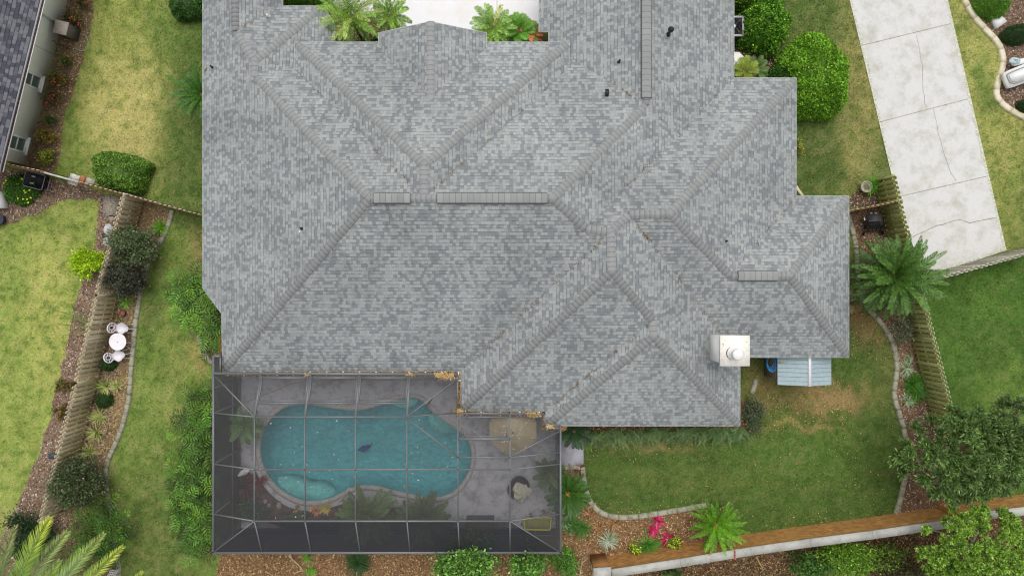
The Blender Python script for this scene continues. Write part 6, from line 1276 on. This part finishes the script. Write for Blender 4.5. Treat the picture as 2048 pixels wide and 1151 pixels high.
palm(782,32,40,2.2,'smaller feathery palm touching the left side of the small gable',FP,nf=24,nl=30,Ll=.20,wl=.026,jit=.35,e=(.0,1.2),droop=1.1,seed=8,name='feather_palm')
palm(984,56,46,2.2,'feathery palm right of the small gable',C(128,166,70),nf=28,nl=30,Ll=.20,wl=.026,jit=.35,e=(.0,1.25),droop=1.1,seed=9,name='feather_palm',ccol=(C(190,190,110),.25))
palm(1036,62,30,1.9,'short arching palm in the right corner of the courtyard',C(96,142,50),nf=22,nl=40,Ll=.26,wl=.03,e=(.1,1.2),droop=1.1,seed=10,name='feather_palm',ccol=(C(180,150,90),.12))
palm(1064,66,22,1.9,'small palm with rusty dead fronds beside the right courtyard eave',C(116,146,58),nf=16,nl=34,Ll=.2,wl=.03,e=(.1,1.2),droop=1.1,seed=12,name='feather_palm',ccol=(C(176,110,66),.45))
shrub(760,84,50,20,1.2,'green filler shrub under the courtyard palms, left side',[C(84,124,44),C(60,96,36),C(120,70,60)],[3,3,.4],n=4000,leaf=(.1,.04),seed=61); shrub(1010,84,54,18,1.2,'green filler shrub under the courtyard palms, right side',[C(84,124,44),C(60,96,36)],[3,3],n=4500,leaf=(.1,.04),seed=62)
palm(1490,140,26,1.0,'low yellow green palm by the white tank under the eave',C(140,156,60),nf=18,nl=34,Ll=.2,wl=.022,e=(-.1,1.0),droop=.9,seed=13,name='feather_palm')
palm(1512,138,24,.8,'dull green small palm right of the yellow green one under the eave',C(90,120,60),nf=14,nl=30,Ll=.2,wl=.022,e=(-.1,1.0),droop=.9,seed=14,name='feather_palm')
clump(1751,369,21,.75,'bright green spiky rosette leaning over the fence beside the clay pot',[C(112,176,46),C(88,148,40)],n=90,w=.04,e=(.1,1.4),droop=.5,name='yucca',seed=70,zoff=.2)
shrub(1598,292,8,22,.6,'thin yellow leaved shrub peeking out from the right roof edge',[C(190,180,70),C(150,160,60),C(110,120,60)],[2,2,2],n=500,leaf=(.07,.03),lumps=8,seed=68)
# dark shrub lower right and plants along right bed
shrub(1803,656,29,40,.9,'thin dark grey green shrub below the round sago palm',[C(118,128,98),C(90,102,78),C(140,146,112)],[3,3,1],n=1900,leaf=(.06,.022),lumps=26,seed=71)
for k,(px,py,r_,lb) in enumerate(((1818,738,19,'white striped grassy plant above the green mound beside the mossy fence'),(1820,802,17,'white striped grassy plant below the green mound beside the mossy fence'),(1822,718,10,'tiny striped tuft at the top of the right bed row'))): clump(px,py,r_,.5,lb,[C(190,204,170),C(140,166,116)],n=70,w=.032,e=(.2,1.4),droop=1.0,name='spider_plant',seed=72+k,group='striped grassy plants')
for k,(px,py,lb) in enumerate(((1832,768,'upper half of the lush green grassy mound beside the mossy fence'),(1838,785,'lower half of the lush green grassy mound beside the mossy fence'))): clump(px,py,25,.5,lb,[C(78,134,40),C(60,112,34),C(104,156,50)],n=240,w=.03,e=(.3,1.4),droop=1.4,name='lily_clump',seed=76+k)
# south bed plants
clump(1218,1083,23,.55,'silvery striped spider plant mound at the corner of the brick wall',[C(184,196,168),C(130,156,110),C(206,214,190)],n=150,w=.03,e=(.2,1.4),droop=1.2,name='spider_plant',seed=80,group='striped grassy plants')
for k,(px,py,r_,lb) in enumerate(((1228,1050,20,'bronze spiky cordyline below the curved edging bend'),(1198,1058,17,'reddish bronze cordyline left of the silvery mound'),(1181,1030,18,'tan spiky cordyline inside the edging curve, nearest the enclosure'))): clump(px,py,r_,.5,lb,[C(170,130,84),C(130,84,58),C(190,150,100)],n=46,w=.036,e=(.1,1.2),droop=.7,name='cordyline',seed=81+k)
clump(1158,940,15,.45,'dark red cordyline at the lower right corner of the path slab',[C(110,56,52),C(150,84,70)],n=34,w=.034,e=(.1,1.2),droop=.7,name='cordyline',seed=85)
for k,(px,py,r_,lb) in enumerate(((1317,1045,15,'magenta ti plant, top right of the three'),(1307,1063,14,'magenta ti plant, left of the three'),(1338,1078,17,'magenta ti plant, lowest beside the yellow croton'))):
    t = clump(px,py,r_,.55,lb,[C(205,30,90),C(160,26,76),C(225,60,120)],n=22,w=.075,e=(.3,1.2),droop=.8,name='ti_plant',seed=86+k,group='magenta ti plants')
    clump(px+4,py+3,r_*.9,.35,'dark bronze lower leaves under the %s ti plant' % ('upper','left','lowest')[k],[C(110,62,54),C(90,70,50)],n=18,w=.06,e=(.0,.6),droop=.8,name='ti_plant',seed=90+k)
clump(1298,1094,27,.75,'bright green fan leaved lady palm at the brick wall',[C(96,158,56),C(74,130,46),C(120,178,74)],n=84,w=.05,e=(.1,1.4),droop=.45,name='lady_palm',seed=94)
for px,py,lb in ((1268,1094,'yellow green croton left of the fan leaved plant'),(1350,1084,'yellow green croton right of the lowest magenta ti plant')): shrub(px,py,14,13,.5,lb,[C(206,220,76),C(120,150,54),C(70,100,44)],[3,1.5,1.5],n=420,leaf=(.1,.055),lumps=8,seed=int(px),name='croton',upright=.8)
# strip right of the enclosure
for k,(px,py,r_,lb) in enumerate(((1142,1020,22,'silvery striped tuft below the orange centred sago'),(1140,1050,22,'green grassy mound beside the lower right enclosure post'),(1164,1058,24,'dark green grassy mound left of the bronze cordyline'),(1150,1010,16,'pale striped tuft right under the orange centred sago'),(1128,1045,18,'silvery striped tuft against the enclosure wall'))): clump(px,py,r_,.5,lb,([C(170,188,150),C(110,140,90)] if 'striped' in lb else [C(66,116,42),C(84,136,50)]),n=120,w=.032,e=(.3,1.4),droop=1.3,name='grass_mound',seed=96+k)
# spreading evergreen along the south wall of the house
EV = [C(104,134,74),C(80,112,60),C(126,152,92)]
def spreader(px, py, rx_, ry_, h, label, n, seed, cols=EV):
    rng = local_rng(seed); t = thing('spreading_juniper', tuple(P(px,py-ry_*.3,0)), label, 'shrub', 'spreading evergreens along the house wall'); mb = MB(); o = np.array(ORG[t.name])
    for i in range(n):
        az = rng.uniform(-2.9,-.25); b = P(px+rng.uniform(-rx_,rx_), py-ry_*.7+rng.uniform(0,ry_), rng.uniform(.1,h)); L_ = rng.uniform(.35,.8); frond(mb, b, az, rng.uniform(.1,.7), 1.0, L_, 16, .075, .016, cols[rng.integers(len(cols))]*rng.uniform(.8,1.2), sweep=.9, vee=.3, rng=rng, stalk=.05, rw=.012, jit=.15)
    mb.build('foliage', LEAF, t)
for k,(px,py,rx_,ry_,lb) in enumerate(((1205,872,40,20,'feathery grey green juniper under the eave, next to the path slab'),(1270,868,36,18,'feathery juniper under the eave, second from the path slab'),(1335,862,36,14,'feathery juniper under the eave, third from the path slab'),(1400,862,36,14,'thin juniper strip under the eave, fourth from the path slab'),(1456,862,30,13,'thin juniper under the lower right roof corner'))): spreader(px,py,rx_,ry_,.5,lb,110,130+k)
shrub(1508,830,28,44,.7,'dark sparse grey green shrub wrapping the lower right roof corner',[C(104,120,84),C(84,102,66),C(134,118,110)],[3,3,.9],n=3200,leaf=(.07,.024),lumps=30,seed=140)
clump(1178,900-6,8,.15,'small lime green weed in the lawn beside the path slab',[C(160,200,50)],n=18,w=.04,name='weed',seed=141)
# below the enclosure
clump(714,1128,30,.7,'dark green grassy tussock below the enclosure wall',[C(50,84,40),C(68,104,50)],n=260,w=.028,e=(.3,1.4),droop=1.3,name='grass_mound',seed=150)
clump(612,1116,12,.3,'bright fern tuft by the knobbly branch, upper one',[C(110,160,50)],n=36,w=.05,name='fern',seed=151); clump(620,1142,13,.3,'bright fern tuft at the bottom edge, lower one',[C(110,165,50)],n=36,w=.05,name='fern',seed=152)
SB = [C(124,170,74),C(98,146,58),C(158,196,104),C(70,110,44)]
shrub(934,1116,66,46,4.2,'bushy light green shrub at the foot of the enclosure, the largest',SB,[3,3,1.5,2],n=17000,leaf=(.11,.055),lumps=64,seed=153,upright=1.0)
shrub(1056,1120,38,36,3.9,'bushy light green shrub, middle one below the enclosure corner',SB,[3,3,1.5,2],n=6400,leaf=(.11,.05),lumps=34,seed=154,upright=1.0)
shrub(1130,1118,34,34,1.2,'thin leaved green shrub between the enclosure corner and the brick wall end',SB,[3,3,.6,2],n=3600,leaf=(.09,.03),lumps=20,seed=155,upright=.8)
for k,(pts) in enumerate(([(1160,1150,.3),(1163,1128,.9),(1166,1108,1.2)],[(1150,1160,.3),(1145,1140,.8),(1138,1128,1.1)],[(1164,1125,.8),(1172,1118,1.2),(1178,1114,1.3)],[(1186,1150,.4),(1183,1130,1.2),(1180,1122,1.5)],[(1130,1152,.3),(1122,1140,.8),(1118,1138,1.0)])): twig(pts, .018, 'bare pale twig rising beside the brick wall end, %s' % ('tall forked one','left leaning one','short side fork','nearest the pier','lowest one')[k], name='bare_twig', col=C(200,196,165), cat='twig')
# plants inside the enclosure
palm(490,850,36,.8,'narrow leaved palm at the upper left inside the enclosure',C(110,140,80),nf=22,nl=34,Ll=.2,wl=.02,e=(.1,1.1),droop=.9,seed=20,name='sago_palm')
palm(738,1032,62,1.0,'large sago palm leaning over the lower pool edge inside the enclosure',C(104,128,62),nf=38,nl=50,Ll=.24,wl=.03,e=(.05,1.2),droop=.8,seed=21,name='sago_palm',heart=C(190,130,90))
palm(848,1036,56,1.0,'second sago palm right of the larger one inside the enclosure',C(92,112,58),nf=32,nl=46,Ll=.24,wl=.03,e=(.05,1.2),droop=.8,seed=22,name='sago_palm')
palm(1098,946,32,.8,'small sago palm at the right wall inside the enclosure',C(92,112,66),nf=22,nl=34,Ll=.18,wl=.024,e=(.05,1.1),droop=.8,seed=23,name='sago_palm')
clump(513,966,24,.6,'dark red cordyline below the bird statue inside the enclosure',[C(120,52,56),C(90,44,50),C(150,80,70)],n=64,w=.06,e=(.2,1.3),droop=.8,name='cordyline',seed=160)
clump(487,978,20,.6,'second dark red cordyline further left below the bird statue',[C(110,54,58),C(84,48,52)],n=50,w=.06,e=(.2,1.3),droop=.8,name='cordyline',seed=161)
shrub(500,1020,44,26,.8,'dull green shrub mass in the lower left corner of the enclosure',[C(84,106,68),C(66,88,56)],[1,1],n=3600,leaf=(.1,.03),lumps=20,seed=162); shrub(590,1040,40,18,.6,'leafy green ground shrub below the pool coping',[C(88,110,60),C(66,88,50),C(150,110,80)],[2,2,.5],n=3000,leaf=(.08,.035),lumps=18,seed=163)
for k,(px,py,lb,cl) in enumerate(((630,1024,'orange leaved croton below the pool',[C(225,165,95),C(200,140,80)]),(648,1018,'yellow leaved croton next to the orange one',[C(215,195,90),C(190,170,80)]),(592,1018,'tiny yellow croton left of the orange one',[C(190,150,80),C(120,110,60)]))): clump(px,py,13 if k<2 else 7,.45,lb,cl,n=34,w=.1,e=(.1,1.2),droop=.9,name='croton',seed=164+k)
shrub(668,1064-4,60,14,.5,'dark leafy shrub strip along the lower enclosure wall',[C(66,88,48),C(50,70,40)],[1,1],n=3600,leaf=(.08,.035),lumps=24,seed=168)
# tree bottom right, shrubs past the wall
def tree(px, py, rxp, ryp, zc, hgt, label, cols, w, n, leaf, base, seed, clumps=60, name='tree', cat='tree', flat=.45, bare=6, twc=C(150,125,95)):
    rng = local_rng(seed); s = (H-zc)/F; c = P(px, py, zc); b = P(*base, 0); t = thing(name, tuple(b), label, cat); rx, ry = rxp*s, ryp*s
    cl = []
    while len(cl) < clumps:
        u = rng.uniform(-1, 1, 2); r = np.linalg.norm(u)
        if r > 1 or rng.random() < .12: continue
        cl.append([c[0]+u[0]*rx, c[1]+u[1]*ry, zc+hgt*(math.sqrt(max(0, 1-r*r))-.5)*rng.uniform(.5,1.05)])
    cl = np.array(cl); mt = MB(); top = c*[1,1,0]+z*(zc-hgt*.4); mt.tube([b, b*.5+top*.5+[.1,.05,0], top], [.16,.13,.09], 9, col=C(120,104,84)); 
    mt.build('trunk', M['soil'], t); ml = MB()
    for q in cl[:18]: 
        m_ = top*.45+q*.55-z*.25+rng.normal(0,.15,3); ml.tube([top, m_, q-z*.05], [.055,.03,.01], 5, col=twc)
    ml.build('limbs', M['soil'], t)
    mb = MB(); per = n//clumps; sc_ = math.sqrt(rx*ry/clumps)*1.15
    for q in cl:
        sz = sc_*rng.uniform(.7,1.25); d = unit(per, rng); d[:,2] = np.abs(d[:,2])*.8-.15; p = q+d*[sz,sz,sz*flat]*(rng.random((per,1))**.4); k = rng.uniform(.75,1.3)
        nt = 6; tw = unit(nt, rng); tw[:,2] = np.abs(tw[:,2])*.7; kt = rng.integers(0,nt,per); d = tw[kt]+rng.normal(0,.22,(per,3)); p = q+d*[sz*1.25,sz*1.25,sz*flat]*(rng.random((per,1))**.6)*(.7+.6*rng.random(nt))[kt][:,None]
        leaves(mb, p, d*.7+rng.normal(0,.5,(per,3)), np.tile(z,(per,1))+rng.normal(0,.5,(per,3)), leaf[0]*rng.uniform(.7,1.3,per), leaf[1]*rng.uniform(.8,1.2,per), pickcol(per, cols, w, .26, rng)*k, fold=.15)
    mb.build('crown', LEAF, t); return t
tree(1935,912,132,92,3.4,1.6,'dark green spreading tree over the brick wall at the lower right',[C(90,118,58),C(112,142,72),C(68,92,44),C(136,170,80)],[4,3,3,.9],36000,(.17,.05),(1915,960),200,clumps=150)
tree(2040,860,60,60,3.0,1.3,'olive toned second tree behind the dark one at the right edge',[C(84,112,58),C(104,126,70),C(66,90,48)],[3,3,2],8000,(.12,.035),(2040,900),205,clumps=36)
tree(1965,1108,112,92,3.2,1.8,'light green bushy tree in the bottom right corner past the brick wall',[C(134,172,60),C(162,194,82),C(104,142,50),C(76,110,40)],[4,3,3,1.4],62000,(.12,.05),(1960,1130),201,clumps=280,twc=C(175,172,150))
shrub(1700,1116,74,38,1.4,'yellow green wild shrub just past the brick wall, middle bottom',[C(122,164,50),C(96,138,48),C(150,184,70)],[3,3,1.4],n=7000,leaf=(.1,.035),lumps=34,seed=202,upright=.9)
shrub(1625,1128,50,28,1.2,'mid green wild shrub past the brick wall, left of the yellow green one',[C(96,138,60),C(76,112,50)],[3,3],n=3800,leaf=(.1,.035),lumps=22,seed=203,upright=.9)
shrub(1770,1105,50,30,1.2,'sparse yellow leaved wild shrub near the brick wall',[C(150,176,50),C(84,116,50),C(110,90,64)],[1.4,3,1.4],n=2600,leaf=(.09,.04),lumps=24,seed=204,upright=.9)
shrub(1345,1146,26,12,.9,'small green sprout cluster under the wall coping, leftmost',[C(96,130,64),C(76,104,54)],[1,1],n=700,leaf=(.09,.035),lumps=10,seed=206)
shrub(1800,1140,60,20,1.0,'dusty brown green undergrowth shrub at the bottom edge',[C(84,96,56),C(104,84,60)],[1,1],n=2600,leaf=(.09,.03),lumps=22,seed=207)

# ---------------- uncountable ground cover ----------------
def scatter(polys, dens, excl=(), bound=None):
    out = []
    for poly in polys:
        lo, hi = poly[:, :2].min(0), poly[:, :2].max(0); lo = np.maximum(lo, [-24.5,-14.2]); hi = np.minimum(hi, [24.5,14.2])
        if (hi <= lo).any(): continue
        n = int(np.prod(hi-lo)*dens); q = RNG.uniform(lo, hi, (n, 2)); m_ = inpoly(q[:,0], q[:,1], poly)
        for e in excl: m_ &= ~inpoly(q[:,0], q[:,1], e)
        out.append(q[m_])
    return np.concatenate(out)
FRAME = np.array([[-24,-13.8],[24,-13.8],[24,13.8],[-24,13.8]])
HOUSEP = offset(OUT, .9); NBP = np.array([w0, w1, w1-wnrm*9, w0-wnrm*9])
# mulch chips / litter
chips = {'bark': [C(164,130,86),C(132,98,64),C(196,162,112),C(96,74,54),C(208,184,136)], 'mulch': [C(164,142,122),C(126,102,84),C(204,190,176),C(92,74,62),C(150,118,88)], 'dry': [C(168,146,108),C(132,108,80),C(190,168,124),C(104,84,64)]}
for nm, (pts, base, kind) in BEDS.items():
    if nm == 'wild_strip': dens = 260
    else: dens = {'bark': 330, 'mulch': 300, 'dry': 230}[kind]
    q = scatter([BP[nm]], dens, [HOUSEP])
    n = len(q); 
    if not n: continue
    mb = MB(); p = np.concatenate([q, RNG.uniform(.012,.05,(n,1))], 1); th = RNG.uniform(0,6.283,n); d = np.stack([np.cos(th), np.sin(th), RNG.normal(0,.2,n)],1)
    cl = chips[kind]; cc = pickcol(n, cl, ([3,3,1.5,2,.8] if len(cl)==5 else [2,3,1.2,2]), .2)
    leaves(mb, p, d, np.tile(z,(n,1))+RNG.normal(0,.35,(n,3)), RNG.uniform(.05,.13,n), RNG.uniform(.03,.06,n), cc)
    tag(mb.build('mulch_chips', M['chips']), {'bark':'brown bark chips and fallen leaves','mulch':'brown and pale mulch chips','dry':'dry leaf litter on bare soil'}[kind]+' in a planting bed', 'mulch', kind='stuff')
# dead grass and brush in the wild strip and fence bed
q = scatter([BP['wild_strip']], 90); n = len(q); mb = MB(); ribbons(mb, np.concatenate([q, np.zeros((n,1))],1), RNG.uniform(0,6.283,n), RNG.uniform(.2,1.3,n), RNG.uniform(.5,1.6,n), RNG.uniform(.25,.8,n), np.full(n,.014), pickcol(n, [C(130,100,74),C(90,70,52),C(160,136,100),C(90,112,56)], [3,3,1.4,1.2], .2)); tag(mb.build('dry_brush', LEAF), 'tangled brown dead brush past the brick wall', 'brush', kind='stuff')
fe = smooth_poly(poly_w([(262,740),(258,800),(246,846),(233,880),(214,915),(180,905),(200,830),(225,740)]),1); q = scatter([fe], 60); n = len(q); mb = MB(); ribbons(mb, np.concatenate([q, np.zeros((n,1))],1), RNG.uniform(0,6.283,n), RNG.uniform(.1,.9,n), RNG.uniform(.3,1.2,n), RNG.uniform(.15,.4,n), np.full(n,.016), pickcol(n, [C(214,196,130),C(190,168,110),C(150,150,80)], [3,2,1], .15)); tag(mb.build('dry_grass', LEAF), 'straw coloured dry grass among the spiky plants', 'grass', kind='stuff')
# lawn blades
q = scatter([FRAME], 420, [HOUSEP, NBP]+NONLAWN)
n = len(q); lc = lawn_color(q[:,0], q[:,1]); cc = lc*(1+RNG.normal(0,.28,(n,1)))*1.2; dry = RNG.random(n) < .16; cc[dry] = cc[dry]*.45+C(196,180,120)*.5; dk = RNG.random(n) < .2; cc[dk] *= .72
mb = MB(); p0 = np.concatenate([q, np.full((n,1),.0)],1); th = RNG.uniform(0,6.283,n); el = RNG.uniform(.25,1.2,n); d = np.stack([np.cos(th)*np.cos(el), np.sin(th)*np.cos(el), np.sin(el)],1); L_ = RNG.uniform(.045,.095,n)[:,None]; s = np.stack([-np.sin(th), np.cos(th), 0*th],1)*RNG.uniform(.008,.017,n)[:,None]
V = np.stack([p0+s, p0-s, p0+d*L_],1).reshape(-1,3); mb.add(V, np.arange(n*3).reshape(-1,3), np.repeat(cc.clip(.005,1),3,axis=0)); tag(mb.build('lawn_grass', M['blade']), 'short lawn grass blades, green with straw coloured patches', 'grass', kind='stuff')
# fallen leaves on lawns, deck and dirt
pts = []; 
for (x0,x1,y0,y1,dn) in ((1170,1790,780,1060,3.2),(1500,1700,760,860,45),(1175,1420,880,920,14),(1180,1480,1000,1040,20),(1560,1790,1020,1060,18),(1700,1790,560,720,40),(205,440,700,1140,2.2),(120,440,0,400,.6),(430,1120,1040,1100,1),(1600,1800,0,400,2)):
    a, b = P(x0,y1), P(x1,y0); m_ = int((b[0]-a[0])*(b[1]-a[1])*dn); pts.append(RNG.uniform(a[:2], b[:2], (m_,2)))
q = np.concatenate(pts); m_ = ~inpoly(q[:,0],q[:,1],HOUSEP)
for e in (DRIVE, BP['south_mulch'], BP['wild_strip'], DECK): m_ &= ~inpoly(q[:,0],q[:,1],e)
q = q[m_]; n = len(q); mb = MB(); th = RNG.uniform(0,6.283,n); leaves(mb, np.concatenate([q, RNG.uniform(.04,.09,(n,1))],1), np.stack([np.cos(th),np.sin(th),RNG.normal(0,.2,n)],1), np.tile(z,(n,1))+RNG.normal(0,.3,(n,3)), RNG.uniform(.04,.10,n), RNG.uniform(.025,.05,n), pickcol(n,[C(196,164,112),C(168,126,82),C(200,196,100),C(140,112,82)],[3,3,.5,3],.15)); tag(mb.build('fallen_leaves', M['chips']), 'scattered tan and orange fallen leaves on the lawns', 'leaves', kind='stuff')
# specks of leaves lying on the enclosure roof and in the pool
n = 60; px = RNG.uniform(512,1018,n); py = RNG.uniform(838,1038,n); p = np.array([P(a,b,3.63) for a,b in zip(px,py)]); mb = MB(); leaves(mb, p, unit(n)*[1,1,.1], np.tile(z,(n,1)), RNG.uniform(.03,.09,n), RNG.uniform(.015,.04,n), pickcol(n,[C(225,215,190),C(205,175,120),C(160,150,120)],[2,2,1],.1)); tag(mb.build('fallen_leaves', M['chips']), 'pale leaf specks caught on the screen roof', 'leaves', kind='stuff')
n = 12; px = RNG.uniform(545,925,n); py = RNG.uniform(845,965,n); p = np.array([P(a,b,-.06) for a,b in zip(px,py)]); mb = MB(); leaves(mb, p, unit(n)*[1,1,.05], np.tile(z,(n,1)), RNG.uniform(.05,.14,n), RNG.uniform(.03,.06,n), pickcol(n,[C(225,225,205),C(205,205,120)],[2,1],.1)); tag(mb.build('floating_leaves', M['chips']), 'pale leaves floating on the pool water', 'leaves', kind='stuff')
